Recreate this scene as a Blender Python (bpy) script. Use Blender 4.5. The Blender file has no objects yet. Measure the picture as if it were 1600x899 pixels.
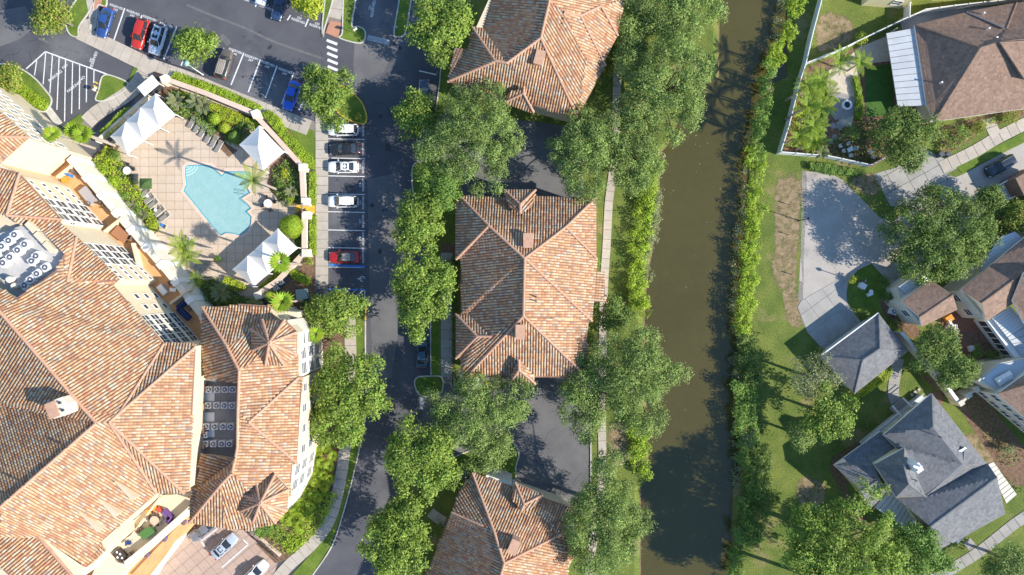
import bpy, math, random
import numpy as np
from mathutils import Vector, Matrix
from mathutils.geometry import tessellate_polygon

# ------------------------------------------------------------------ camera, sky, sun, exposure
H = 107.0                      # camera height in metres; 10 photo pixels = 1 m on the ground
SC = bpy.context.scene
cd = bpy.data.cameras.new('camera'); cam = bpy.data.objects.new('camera', cd)
SC.collection.objects.link(cam)
cam.location = (0, 0, H); cam.rotation_euler = (0, 0, 0)
cd.sensor_fit = 'HORIZONTAL'; cd.angle = 2*math.atan(80/H)
cd.clip_start = 1; cd.clip_end = 2000
SC.camera = cam

SUN_EL = math.radians(31.5)
SUN_V = Vector((0.947*math.cos(SUN_EL), -0.32*math.cos(SUN_EL), math.sin(SUN_EL)))
w = bpy.data.worlds.new('World'); SC.world = w; w.use_nodes = True
nt = w.node_tree; nt.nodes.clear()
sky = nt.nodes.new('ShaderNodeTexSky'); sky.sky_type = 'NISHITA'; sky.sun_disc = False
sky.sun_elevation = SUN_EL; sky.sun_rotation = math.atan2(SUN_V.x, SUN_V.y)
sky.air_density = 1.3; sky.dust_density = 0.0; sky.ozone_density = 5.0
bg = nt.nodes.new('ShaderNodeBackground'); bg.inputs['Strength'].default_value = 0.115
wo = nt.nodes.new('ShaderNodeOutputWorld')
nt.links.new(sky.outputs[0], bg.inputs[0]); nt.links.new(bg.outputs[0], wo.inputs[0])
sd = bpy.data.lights.new('sun', 'SUN'); sun = bpy.data.objects.new('sun', sd)
SC.collection.objects.link(sun)
sd.energy = 4.1; sd.angle = math.radians(0.6); sd.color = (1.0, 0.93, 0.82)
sun.rotation_euler = SUN_V.to_track_quat('Z', 'Y').to_euler()
SC.view_settings.view_transform = 'Standard'; SC.view_settings.look = 'None'
SC.view_settings.exposure = 0.92; SC.view_settings.gamma = 1.0
SC.cycles.max_bounces = 5; SC.cycles.diffuse_bounces = 3; SC.cycles.glossy_bounces = 2
SC.cycles.transmission_bounces = 3; SC.cycles.transparent_max_bounces = 6

random.seed(7)
RNG = np.random.default_rng(7)

# ------------------------------------------------------------------ helpers
def P(px, py, h=0.0):
    "the point at height h that the photograph shows at pixel px, py (camera looks straight down)"
    k = 1 - h/H
    return Vector(((px-800)/10*k, (449.5-py)/10*k, h))
def P2(px, py, h=0.0):
    p = P(px, py, h); return (p.x, p.y)

_mats = {}
def nodes(m):
    m.use_nodes = True
    t = m.node_tree; return t, t.nodes['Principled BSDF']
def MAT(name, c1, c2=None, scale=0.6, rough=0.85, fine=0.12, fscale=9.0, bump=0.0, metal=0.0, spec=0.3,
        attr=False, trans=0.0, detail=4, c3=None, scale3=0.08, thr=0.5, coat=0.0, wave=None):
    if name in _mats: return _mats[name]
    m = bpy.data.materials.new(name); t, b = nodes(m); L = t.links.new; N = t.nodes.new
    tc = N('ShaderNodeTexCoord')
    def noise(s, d=4):
        n = N('ShaderNodeTexNoise'); n.inputs['Scale'].default_value = s; n.inputs['Detail'].default_value = d
        n.inputs['Roughness'].default_value = 0.62
        L(tc.outputs['Object'], n.inputs['Vector']); return n
    def ramp(n, a, bb):
        r = N('ShaderNodeMapRange'); r.inputs[1].default_value = a; r.inputs[2].default_value = bb
        L(n.outputs['Fac'], r.inputs[0]); return r
    def mix(f, a, bb, typ='MIX'):
        x = N('ShaderNodeMix'); x.data_type = 'RGBA'; x.blend_type = typ
        if hasattr(f, 'is_output'): L(f, x.inputs[0])
        else: x.inputs[0].default_value = f
        for i, q in ((6, a), (7, bb)):
            if hasattr(q, 'is_output'): L(q, x.inputs[i])
            else: x.inputs[i].default_value = (*q, 1)
        return x.outputs[2]
    col = None
    if c2 is not None:
        col = mix(ramp(noise(scale, detail), 0.36, 0.64).outputs[0], c1, c2)
    else:
        col = mix(0.0, c1, c1)
    if c3 is not None:
        col = mix(ramp(noise(scale3, 5), thr, thr+0.09).outputs[0], col, c3)
    if attr:
        a = N('ShaderNodeAttribute'); a.attribute_name = 'Col'
        col = mix(1.0, col, a.outputs['Color'], 'MULTIPLY')
    if wave:
        wv = N('ShaderNodeTexWave'); wv.inputs['Scale'].default_value = wave[0]
        mp = N('ShaderNodeMapping'); mp.inputs['Rotation'].default_value = (0, 0, wave[1])
        L(tc.outputs['Object'], mp.inputs[0]); L(mp.outputs[0], wv.inputs['Vector'])
        r = N('ShaderNodeMapRange'); r.inputs[3].default_value = 1-wave[2]; r.inputs[4].default_value = 1.0
        L(wv.outputs['Fac'], r.inputs[0])
        col = mix(1.0, col, r.outputs[0], 'MULTIPLY')
    if fine > 0:
        r = N('ShaderNodeMapRange'); r.inputs[1].default_value = 0.3; r.inputs[2].default_value = 0.7
        r.inputs[3].default_value = 1-fine; r.inputs[4].default_value = 1+fine
        L(noise(fscale, 3).outputs['Fac'], r.inputs[0])
        col = mix(1.0, col, r.outputs[0], 'MULTIPLY')
    L(col, b.inputs['Base Color'])
    b.inputs['Roughness'].default_value = rough; b.inputs['Metallic'].default_value = metal
    b.inputs['Specular IOR Level'].default_value = spec
    if coat: b.inputs['Coat Weight'].default_value = coat; b.inputs['Coat Roughness'].default_value = 0.05
    if bump:
        bp = N('ShaderNodeBump'); bp.inputs['Strength'].default_value = 1; bp.inputs['Distance'].default_value = bump
        L(noise(fscale, 4).outputs['Fac'], bp.inputs['Height']); L(bp.outputs[0], b.inputs['Normal'])
    if trans:
        tr = N('ShaderNodeBsdfTranslucent'); L(col, tr.inputs[0])
        mx = N('ShaderNodeMixShader'); mx.inputs[0].default_value = trans
        L(b.outputs[0], mx.inputs[1]); L(tr.outputs[0], mx.inputs[2]); L(mx.outputs[0], t.nodes['Material Output'].inputs[0])
    _mats[name] = m; return m

class MB:
    "collects faces of one mesh"
    def __init__(s): s.v = []; s.f = []; s.m = []; s.c = []
    def add(s, vs, fs, mi=0, col=None):
        o = len(s.v); s.v.extend([tuple(v) for v in vs])
        for f in fs:
            s.f.append(tuple(i+o for i in f)); s.m.append(mi); s.c.append(col)
        return s
    def prism(s, poly, z0, z1, mi=0, side=None, bottom=False, col=None):
        n = len(poly); a = sum(poly[i][0]*poly[(i+1) % n][1]-poly[(i+1) % n][0]*poly[i][1] for i in range(n))
        if a < 0: poly = list(poly)[::-1]
        vs = [(p[0], p[1], z0) for p in poly]+[(p[0], p[1], z1) for p in poly]
        s.add(vs, [tuple(range(n, 2*n))], mi, col)
        s.add(vs, [(i, (i+1) % n, (i+1) % n+n, i+n) for i in range(n)], mi if side is None else side, col)
        if bottom: s.add(vs, [tuple(range(n-1, -1, -1))], mi, col)
        return s
    def box(s, c, size, rz=0.0, mi=0, col=None):
        hx, hy, hz = size[0]/2, size[1]/2, size[2]/2; cs, sn = math.cos(rz), math.sin(rz)
        vs = []
        for dz in (-hz, hz):
            for dx, dy in ((-hx, -hy), (hx, -hy), (hx, hy), (-hx, hy)):
                vs.append((c[0]+dx*cs-dy*sn, c[1]+dx*sn+dy*cs, c[2]+dz))
        return s.add(vs, [(0, 3, 2, 1), (4, 5, 6, 7), (0, 1, 5, 4), (1, 2, 6, 5), (2, 3, 7, 6), (3, 0, 4, 7)], mi, col)
    def tube(s, p, q, r0, r1, n=6, mi=0, cap=True):
        p = Vector(p); q = Vector(q); d = (q-p)
        if d.length < 1e-6: return s
        a = d.orthogonal().normalized(); b = d.normalized().cross(a)
        vs = []
        for c, r in ((p, r0), (q, r1)):
            for i in range(n):
                t = 2*math.pi*i/n; vs.append(c+a*math.cos(t)*r+b*math.sin(t)*r)
        fs = [(i, (i+1) % n, (i+1) % n+n, i+n) for i in range(n)]
        if cap: fs += [tuple(range(n, 2*n)), tuple(range(n-1, -1, -1))]
        return s.add(vs, fs, mi)
    def path(s, pts, rs, n=6, mi=0):
        for i in range(len(pts)-1): s.tube(pts[i], pts[i+1], rs[i], rs[i+1], n, mi)
        return s
    def lathe(s, c, prof, n=16, mi=0):
        vs = []; 
        for r, z in prof:
            for i in range(n):
                t = 2*math.pi*i/n; vs.append((c[0]+r*math.cos(t), c[1]+r*math.sin(t), c[2]+z))
        fs = []
        for k in range(len(prof)-1):
            for i in range(n):
                fs.append((k*n+i, k*n+(i+1) % n, (k+1)*n+(i+1) % n, (k+1)*n+i))
        fs.append(tuple((len(prof)-1)*n+i for i in range(n)))
        return s.add(vs, fs, mi)

def rootloc(o):
    v = Vector((0, 0, 0))
    while o is not None: v = v+o.location; o = o.parent
    return v
def link(o, parent=None, kind=None, label=None, cat=None, group=None):
    SC.collection.objects.link(o)
    if parent: o.parent = parent
    if kind: o['kind'] = kind
    if label: o['label'] = label
    if cat: o['category'] = cat
    if group: o['group'] = group
    return o
def T(name, label, cat, loc, group=None, rz=0.0):
    o = bpy.data.objects.new(name, None); o.empty_display_size = 0.5
    o.location = (loc[0], loc[1], loc[2] if len(loc) > 2 else 0); o.rotation_euler = (0, 0, rz)
    return link(o, None, None, label, cat, group)
def mesh_np(name, V, F, mats, col=None, smooth=False, mi=None):
    "V (n,3); F (m,k) with equal k"
    me = bpy.data.meshes.new(name); n, k = F.shape
    me.vertices.add(len(V)); me.vertices.foreach_set('co', V.astype(np.float32).ravel())
    me.loops.add(n*k); me.loops.foreach_set('vertex_index', F.astype(np.int32).ravel())
    me.polygons.add(n); me.polygons.foreach_set('loop_start', np.arange(0, n*k, k, dtype=np.int32))
    for m in mats: me.materials.append(m)
    if mi is not None: me.polygons.foreach_set('material_index', mi.astype(np.int32))
    if col is not None:
        a = me.attributes.new('Col', 'FLOAT_COLOR', 'FACE')
        a.data.foreach_set('color', np.concatenate([col, np.ones((n, 1))], 1).astype(np.float32).ravel())
    me.update(calc_edges=True)
    if smooth: me.polygons.foreach_set('use_smooth', np.ones(n, dtype=bool))
    return me
def B(name, mb, mats, parent=None, world=True, smooth=False, **kw):
    "links MB as one mesh object; world=True: its coordinates are the place's"
    if not isinstance(mats, (list, tuple)): mats = [mats]
    off = rootloc(parent) if (parent and world) else Vector((0, 0, 0))
    me = bpy.data.meshes.new(name)
    me.from_pydata([(v[0]-off.x, v[1]-off.y, v[2]-off.z) for v in mb.v], [], mb.f)
    for m in mats: me.materials.append(m)
    me.polygons.foreach_set('material_index', mb.m)
    if any(c is not None for c in mb.c):
        a = me.attributes.new('Col', 'FLOAT_COLOR', 'FACE')
        a.data.foreach_set('color', [x for c in mb.c for x in (*(c or (1, 1, 1)), 1)])
    if smooth: me.polygons.foreach_set('use_smooth', [True]*len(mb.f))
    me.update()
    return link(bpy.data.objects.new(name, me), parent, **kw)
def clone(o, parent=None, loc=None, rz=None, label=None):
    c = o.copy(); SC.collection.objects.link(c); c.parent = parent
    if loc is not None: c.location = (loc[0], loc[1], loc[2] if len(loc) > 2 else 0)
    if rz is not None: c.rotation_euler = (0, 0, rz)
    if label: c['label'] = label
    for ch in o.children: clone(ch, c)
    return c
def poly(pts, h=0.0): return [P2(x, y, h) for x, y in pts]
def area2(p): return sum(p[i][0]*p[(i+1) % len(p)][1]-p[(i+1) % len(p)][0]*p[i][1] for i in range(len(p)))
def inset(p, d):
    if area2(p) < 0: p = p[::-1]
    n = len(p); out = []
    for i in range(n):
        a, b, c = Vector(p[i-1]), Vector(p[i]), Vector(p[(i+1) % n])
        e1 = (b-a).normalized(); e2 = (c-b).normalized()
        n1 = Vector((-e1.y, e1.x)); n2 = Vector((-e2.y, e2.x)); q = n1+n2
        k = d/max(0.35, 1+n1.dot(n2)) if q.length > 1e-6 else d
        out.append((b.x+q.x*k, b.y+q.y*k))
    return out
def smooth_line(pts, n=4, closed=False):
    out = []; m = len(pts); g = lambda i: Vector(pts[i % m] if closed else pts[max(0, min(m-1, i))])
    for i in range(m if closed else m-1):
        a, b, c, d = g(i-1), g(i), g(i+1), g(i+2)
        for k in range(n):
            t = k/n
            out.append(tuple(0.5*((2*b)+(c-a)*t+(2*a-5*b+4*c-d)*t*t+(3*b-a-3*c+d)*t*t*t)))
    if not closed: out.append(tuple(pts[-1]))
    return out
def inpoly(x, y, p):
    x = np.asarray(x); y = np.asarray(y); r = np.zeros(x.shape, bool); n = len(p)
    for i in range(n):
        x1, y1 = p[i][:2]; x2, y2 = p[(i+1) % n][:2]
        if y1 == y2: continue
        r ^= ((y1 > y) != (y2 > y)) & (x < (x2-x1)*(y-y1)/(y2-y1)+x1)
    return r
def sheet(name, pts, z, mat, parent=None, **kw):
    mb = MB(); q = poly(pts) if not isinstance(pts[0], Vector) else [(p.x, p.y) for p in pts]
    if area2(q) < 0: q = q[::-1]
    mb.add([(x, y, z) for x, y in q], [tuple(range(len(q)))])
    return B(name, mb, mat, parent, **kw)
def slab(name, pts, top, mat, parent=None, side=None, bottom=0.0, **kw):
    mb = MB().prism(poly(pts), bottom, top, 0, 0 if side is None else 1)
    return B(name, mb, [mat] if side is None else [mat, side], parent, **kw)
def strip_verts(pts, w, closed=False):
    n = len(pts); L = []; R = []
    for i in range(n):
        a = Vector(pts[(i-1) % n] if closed else pts[max(i-1, 0)][:2]) if True else 0
        a = Vector((pts[(i-1) % n] if closed else pts[max(i-1, 0)])[:2]); c = Vector((pts[(i+1) % n] if closed else pts[min(i+1, n-1)])[:2])
        b = Vector(pts[i][:2]); d = (c-a)
        if d.length < 1e-9: d = Vector((1, 0))
        d.normalize(); nn = Vector((-d.y, d.x))
        L.append(b+nn*w/2); R.append(b-nn*w/2)
    return L, R
def sweep(mb, pts, w, z0, z1, closed=False, mi=0, col=None):
    "a bar of rectangular section along a line of xy points"
    L, R = strip_verts(pts, w, closed); n = len(pts); vs = []
    for l, r in zip(L, R): vs += [(l.x, l.y, z0), (l.x, l.y, z1), (r.x, r.y, z1), (r.x, r.y, z0)]
    fs = []
    for i in range(n if closed else n-1):
        j = (i+1) % n
        fs += [(4*i, 4*j, 4*j+1, 4*i+1), (4*i+1, 4*j+1, 4*j+2, 4*i+2), (4*i+2, 4*j+2, 4*j+3, 4*i+3)]
    if not closed: fs += [(0, 1, 2, 3), (4*n-1, 4*n-2, 4*n-3, 4*n-4)]
    mb.add(vs, fs, mi, col); return mb
def kerb(pts, mat, name='kerb', w=0.18, h=0.15, parent=None, closed=False, sm=True, kind='structure'):
    q = poly(pts)
    if sm: q = smooth_line(q, 4, closed)
    mb = MB(); 
    # kerb stones: short lengths with a joint between them
    sweep(mb, q, w, -0.02, h, closed)
    return B(name, mb, mat, parent, kind=kind if parent is None else None)

def clip_half(p, a, b, c):
    out = []; n = len(p)
    for i in range(n):
        q, r = p[i], p[(i+1) % n]; dq = a*q[0]+b*q[1]-c; dr = a*r[0]+b*r[1]-c
        if dq <= 0: out.append(q)
        if (dq < 0 < dr) or (dr < 0 < dq):
            t = dq/(dq-dr); out.append((q[0]+(r[0]-q[0])*t, q[1]+(r[1]-q[1])*t))
    return out
def cells(name, outline, hole, cw, ch, ang, gap, z0, z1, mats, parent, maxn=300, skip=None):
    "paving pieces: each piece of the grid inside the outline is an object of its own"
    cs, sn = math.cos(ang), math.sin(ang)
    rot = lambda p: (p[0]*cs+p[1]*sn, -p[0]*sn+p[1]*cs); back = lambda p: (p[0]*cs-p[1]*sn, p[0]*sn+p[1]*cs)
    loops = [[Vector((*rot(p), 0)) for p in outline]]
    if hole: loops.append([Vector((*rot(p), 0)) for p in hole])
    flat = [v for l in loops for v in l]
    tris = [[(flat[i].x, flat[i].y) for i in t] for t in tessellate_polygon(loops)]
    tris = [t if area2(t) > 0 else t[::-1] for t in tris if abs(area2(t)) > 1e-6]
    xs = [v.x for v in flat]; ys = [v.y for v in flat]; i0, i1 = int(math.floor(min(xs)/cw)), int(math.ceil(max(xs)/cw))
    j0, j1 = int(math.floor(min(ys)/ch)), int(math.ceil(max(ys)/ch)); off = rootloc(parent); made = 0; full = {}
    for i in range(i0, i1):
        for j in range(j0, j1):
            x0, x1, y0, y1 = i*cw+gap/2, (i+1)*cw-gap/2, j*ch+gap/2, (j+1)*ch-gap/2; pcs = []; ar = 0
            if skip is not None:
                c = back(((x0+x1)/2, (y0+y1)/2))
                if skip(c): continue
            for t in tris:
                p = clip_half(clip_half(clip_half(clip_half(t, 1, 0, x1), -1, 0, -x0), 0, 1, y1), 0, -1, -y0)
                if len(p) > 2 and area2(p) > 1e-4: pcs.append(p); ar += area2(p)/2
            if ar < 0.04*cw*ch: continue
            dz = random.uniform(-0.006, 0.006); mi = random.randrange(len(mats))
            if ar > 0.999*(x1-x0)*(y1-y0):
                if mi not in full:
                    mb = MB().box((0, 0, (z0-z1)/2), (x1-x0, y1-y0, z1-z0), ang)
                    ob = B(name, mb, mats[mi], parent, world=False); full[mi] = ob.data
                else:
                    ob = link(bpy.data.objects.new(name, full[mi]), parent)
                c = back(((x0+x1)/2, (y0+y1)/2)); ob.location = (c[0]-off.x, c[1]-off.y, z1+dz-off.z)
            else:
                mb = MB(); 
                for p in pcs: mb.prism([back(q) for q in p], z0, z1+dz)
                ob = B(name, mb, mats[mi], parent)
            made += 1
    return made
def along(pts, step):
    "points every step metres along a line, with direction"
    out = []; acc = 0.0
    for a, b in zip(pts[:-1], pts[1:]):
        a = Vector(a[:2]); b = Vector(b[:2]); L = (b-a).length; d = (b-a)/max(L, 1e-9); t = acc
        while t < L: out.append((a+d*t, d)); t += step
        acc = t-L
    return out
def walkway(name, line, width, slab_len, top, mats, side_gap=0.03):
    "a footpath: a bedding strip and single slabs lying on it"
    q = smooth_line(poly(line), 6); root = MB(); sweep(root, q, width+0.04, -0.05, top-0.05)
    ro = B(name, root, M_joint, None, kind='structure')
    pts = along(q, slab_len/4); L, R = strip_verts([p for p, d in pts], width)
    for k in range(0, len(pts)-4, 4):
        a = [tuple(L[i]) for i in range(k, k+5)]; b = [tuple(R[i]) for i in range(k, k+5)]
        # leave the joint open
        def sh(e, f, t=0.035): e = Vector(e); f = Vector(f); return tuple(e+(f-e).normalized()*t)
        a[0] = sh(a[0], a[1]); a[-1] = sh(a[-1], a[-2]); b[0] = sh(b[0], b[1]); b[-1] = sh(b[-1], b[-2])
        B('slab', MB().prism(b+a[::-1], top-0.06, top+random.uniform(-.006, .006)), random.choice(mats), ro)
    return ro
def text_mesh(body, size, mat, name='painted_lettering', bold=0.012):
    cu = bpy.data.curves.new(name, 'FONT'); cu.body = body; cu.size = size; cu.align_x = 'CENTER'; cu.align_y = 'CENTER'
    cu.offset = bold*size; cu.resolution_u = 2; cu.space_line = 0.85
    o = bpy.data.objects.new('t', cu); SC.collection.objects.link(o)
    me = bpy.data.meshes.new_from_object(o.evaluated_get(bpy.context.evaluated_depsgraph_get()))
    bpy.data.objects.remove(o); me.materials.clear(); me.materials.append(mat); return me

# ------------------------------------------------------------------ materials
M_asphalt = MAT('asphalt', (0.078, 0.080, 0.092), (0.108, 0.109, 0.120), 0.16, 0.9, 0.20, 14, detail=8, c3=(0.150, 0.150, 0.160), scale3=0.06, thr=0.53)
M_asphalt2 = MAT('asphalt_old', (0.125, 0.123, 0.128), (0.165, 0.160, 0.160), 0.25, 0.9, 0.14, 12)
M_paint = MAT('road_paint', (0.80, 0.80, 0.79), (0.60, 0.60, 0.60), 3.0, 0.7, 0.1, 20)
M_bluepaint = MAT('blue_road_paint', (0.05, 0.22, 0.62), None, 1, 0.7, 0.15, 12)
M_yellow = MAT('yellow_paint', (0.78, 0.50, 0.05), (0.60, 0.38, 0.06), 2, 0.7)
M_kerb = MAT('kerb_concrete', (0.60, 0.57, 0.50), (0.46, 0.43, 0.38), 0.9, 0.9, 0.1)
M_conc = [MAT('concrete_%s' % n, c, tuple(x*0.86 for x in c), 0.9, 0.92, 0.07, 8) for n, c in
          (('a', (0.50, 0.44, 0.37)), ('b', (0.475, 0.42, 0.35)), ('c', (0.52, 0.46, 0.39)))]
M_concg = [MAT('drive_concrete_%s' % n, c, tuple(x*0.82 for x in c), 0.35, 0.92, 0.08, 5, c3=tuple(x*.7 for x in c), scale3=.12, thr=.6) for n, c in
           (('a', (0.40, 0.38, 0.35)), ('b', (0.375, 0.355, 0.33)))]
M_joint = MAT('joint', (0.24, 0.21, 0.18))
M_grass = MAT('grass', (0.095, 0.142, 0.026), (0.168, 0.198, 0.042), 0.28, 0.95, 0.38, 5, bump=0.06, detail=8, c3=(0.235, 0.205, 0.085), scale3=0.16, thr=0.57)
M_lawn = MAT('lawn', (0.092, 0.155, 0.020), (0.155, 0.212, 0.032), 0.5, 0.95, 0.25, 7, bump=0.04)
M_mulch = MAT('mulch', (0.15, 0.088, 0.055), (0.23, 0.15, 0.10), 2.2, 0.95, 0.4, 12, bump=0.06)
M_redmulch = MAT('red_mulch', (0.16, 0.085, 0.055), (0.25, 0.15, 0.10), 2.2, 0.95, 0.4, 12, bump=0.06)
M_sand = MAT('pale_gravel', (0.50, 0.42, 0.32), (0.60, 0.52, 0.42), 1.5, 0.95, 0.18, 14)
M_earth = MAT('earth', (0.16, 0.11, 0.06), (0.10, 0.08, 0.04), 0.8, 0.95, 0.2)
M_cream = MAT('cream_stucco', (0.71, 0.60, 0.43), (0.67, 0.56, 0.395), 0.4, 0.9, 0.04, 6)
M_creamw = MAT('pale_stucco', (0.72, 0.67, 0.57), (0.68, 0.63, 0.53), 0.5, 0.9, 0.04, 6)
M_housew = MAT('house_wall', (0.66, 0.62, 0.52), (0.61, 0.57, 0.48), 0.5, 0.9, 0.04, 6)
M_yellowwall = MAT('yellow_siding', (0.72, 0.64, 0.38), None, 1, 0.85, 0.04, 6, wave=(3.2, 0, 0.12))
M_white = MAT('white_trim', (0.80, 0.80, 0.78), None, 1, 0.5, 0.03)
M_whitem = MAT('white_metal_roof', (0.74, 0.75, 0.75), (0.68, 0.69, 0.70), 0.5, 0.45, 0.03)
M_tile = MAT('clay_tile', (1.03, 1.0, 0.98), (0.88, 0.86, 0.86), 0.35, 0.85, 0.10, 5, attr=True, detail=8, c3=(0.74, 0.74, 0.76), scale3=0.22, thr=0.60)
M_pan = MAT('tile_pan', (0.31, 0.165, 0.11), (0.22, 0.12, 0.085), 1.2, 0.9, 0.2)
M_cap = MAT('ridge_cap_tile', (0.56, 0.34, 0.23), (0.48, 0.28, 0.19), 1.4, 0.85, 0.12)
M_fascia = MAT('fascia', (0.62, 0.50, 0.36), None, 1, 0.7, 0.03)
M_flat = MAT('flat_roof', (0.52, 0.50, 0.48), (0.44, 0.43, 0.42), 0.3, 0.9, 0.08, 2)
M_terr = MAT('terrace_tile', (0.72, 0.40, 0.18), (0.62, 0.33, 0.15), 0.7, 0.8, 0.1, 5)
M_terr2 = MAT('terracotta_floor', (0.48, 0.23, 0.13), (0.42, 0.20, 0.11), 0.7, 0.8, 0.1, 5)
M_glass = MAT('window_glass', (0.045, 0.05, 0.055), (0.09, 0.085, 0.08), 0.9, 0.12, 0.0, spec=0.6)
M_shg = MAT('grey_shingle', (0.195, 0.197, 0.205), (0.16, 0.163, 0.17), 1.2, 0.95, 0.16, 7, attr=True)
M_shg0 = MAT('grey_shingle_base', (0.195, 0.197, 0.205), (0.16, 0.163, 0.17), 1.2, 0.95, 0.16, 7)
M_shb0 = MAT('brown_shingle_base', (0.30, 0.20, 0.148), (0.245, 0.165, 0.122), 1.2, 0.95, 0.2, 6)
M_shb = MAT('brown_shingle', (0.30, 0.20, 0.148), (0.245, 0.165, 0.122), 1.2, 0.95, 0.2, 6, attr=True)
M_pool = MAT('pool_water', (0.32, 0.51, 0.50), (0.27, 0.47, 0.47), 0.8, 0.08, 0.05, 3, bump=0.01, spec=0.5)
M_coping = MAT('pool_coping', (0.70, 0.55, 0.44), (0.64, 0.49, 0.39), 1.0, 0.8, 0.06)
M_deck = [MAT('deck_paver_%s' % n, c, tuple(x*.93 for x in c), 0.9, 0.85, 0.06, 6) for n, c in
          (('a', (0.585, 0.475, 0.365)), ('b', (0.57, 0.455, 0.345)), ('c', (0.605, 0.49, 0.38)), ('d', (0.575, 0.465, 0.36)))]
M_deckj = MAT('deck_joint', (0.42, 0.27, 0.19))
M_canopy = MAT('white_canopy_fabric', (0.80, 0.80, 0.79), None, 1, 0.7, 0.02, trans=0.06)
M_water = MAT('canal_water', (0.086, 0.074, 0.022), (0.074, 0.064, 0.019), 0.06, 0.05, 0.05, 1.2, bump=0.006, spec=0.5, detail=6)
M_trunk = MAT('bark', (0.17, 0.13, 0.10), (0.25, 0.21, 0.17), 3, 0.95, 0.2)
M_ptrunk = MAT('palm_trunk_bark', (0.42, 0.36, 0.30), (0.34, 0.28, 0.23), 3, 0.95, 0.15)
M_leaf = MAT('leaves', (1, 1, 1), None, 1, 0.6, 0.0, attr=True, trans=0.30, spec=0.25)
M_black = MAT('black_rubber', (0.015, 0.015, 0.016), None, 1, 0.7, 0)
M_dark = MAT('dark_metal', (0.05, 0.05, 0.055), None, 1, 0.5, 0)
M_acbody = MAT('air_conditioner_casing', (0.76, 0.76, 0.75), None, 1, 0.5, 0.04)
M_acdark = MAT('air_conditioner_grille', (0.10, 0.11, 0.13), None, 1, 0.6, 0)
M_navy = MAT('navy_fabric', (0.03, 0.06, 0.17), None, 1, 0.9, 0.1)
M_sling = MAT('lounger_sling', (0.26, 0.235, 0.20), None, 1, 0.8, 0.08)
M_metalr = MAT('metal_grey_roof', (0.55, 0.57, 0.58), (0.48, 0.50, 0.52), 0.4, 0.45, 0.05)
TILE_COLS = np.array([(0.54, 0.300, 0.175), (0.46, 0.240, 0.145), (0.58, 0.365, 0.235), (0.38, 0.215, 0.14), (0.52, 0.405, 0.31), (0.48, 0.435, 0.39),
                      (0.33, 0.26, 0.24), (0.60, 0.42, 0.29), (0.42, 0.175, 0.115)])
TILE_COLS = (TILE_COLS*.86+TILE_COLS.mean(0)*.14)*np.array([0.99, 1.02, 0.90])
TILE_P = np.array([.17, .15, .15, .12, .12, .11, .07, .07, .04])
# ------------------------------------------------------------------ the ground and the canal
CW = [(1132, -3800), (1130, -20), (1112, 30), (1092, 90), (1075, 160), (1050, 225), (1036, 242), (1036, 330), (1026, 380), (1014, 460), (1012, 520), (1014, 600),
      (1016, 660), (1018, 740), (1010, 800), (1006, 899), (1004, 4700)]
CE = [(1232, -3800), (1226, -20), (1219, 60), (1196, 130), (1172, 220), (1164, 300), (1157, 400), (1150, 470), (1150, 560), (1155, 640), (1158, 700),
      (1148, 800), (1140, 899), (1136, 4700)]
def _resample(pts):
    q = smooth_line(poly(pts), 5); ys = np.array([p[1] for p in q][::-1]); xs = np.array([p[0] for p in q][::-1])
    yy = np.concatenate([np.linspace(420, 50, 12), np.arange(48, -50, -1.5), np.linspace(-52, -420, 12)])
    return [(float(np.interp(y, ys, xs)), float(y)) for y in yy]
cw = _resample(CW); ce = _resample(CE)
Lw, Rw = strip_verts(cw, 5.0); Le, Re = strip_verts(ce, 5.0)
far = 420.0
def ground():
    mb = MB(); n = len(cw); vs = []
    # eight columns of points from far west to far east; the bed lies 1.6 m down
    for i in range(n):
        a = cw[i]; b = ce[i]
        wx = [(-far, a[1], 0), (-40, a[1], 0), (a[0]-1.5, a[1], 0.0), (a[0]-0.6, a[1], -0.35), (a[0]+0.9, a[1], -1.3), (b[0]-0.9, b[1], -1.3),
              (b[0]+0.6, b[1], -0.35), (b[0]+1.5, b[1], 0.0), (far, b[1], 0)]
        vs += wx
    k = 9; fs = []; ms = []
    for i in range(n-1):
        for c in range(k-1):
            mb.f.append(((i+1)*k+c, (i+1)*k+c+1, i*k+c+1, i*k+c)); mb.m.append(1 if c in (3, 4, 5) else 0); mb.c.append(None)
    mb.v = vs
    return B('ground', mb, [M_grass, M_earth], kind='structure')
ground()
mb = MB(); vs = []
for a, b in zip(cw, ce): vs += [(a[0]-0.55, a[1], -0.5), (b[0]+0.55, b[1], -0.5)]
mb.add(vs, [(2*i, 2*i+2, 2*i+3, 2*i+1)[::1] for i in range(len(cw)-1)])
B('canal_water', mb, M_water, kind='structure')
sheet('asphalt', [(-900, -1500), (690, -1500), (690, 130), (683, 240), (672, 330), (672, 560), (668, 640), (640, 740), (600, 820), (590, 2300), (-900, 2300)], 0.005, M_asphalt, kind='structure')
LOT = bpy.data.objects.new('parking_lot', None); link(LOT, None, 'structure')
# courtyards between the townhouses
court1 = sheet('courtyard_paving', [(690, 170), (800, 186), (905, 200), (912, 303), (905, 320), (735, 320), (700, 300), (672, 240)], 0.009, M_asphalt2, kind='structure')
court2 = sheet('courtyard_paving', [(660, 590), (710, 580), (925, 580), (925, 795), (760, 745), (740, 770), (700, 720), (660, 660)], 0.009, M_asphalt2, kind='structure')
kerb([(922, 590), (923, 680), (923, 770)], M_kerb)
# repaired strips on the road
sheet('asphalt_patch', [(556, 40), (612, 48), (614, 84), (600, 112), (566, 128), (556, 150), (552, 100)], 0.009, M_asphalt2, kind='structure')
sheet('asphalt_patch', [(574, 280), (625, 270), (628, 330), (618, 470), (622, 520), (612, 590), (584, 600), (578, 480)], 0.009, M_asphalt2, kind='structure')

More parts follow.
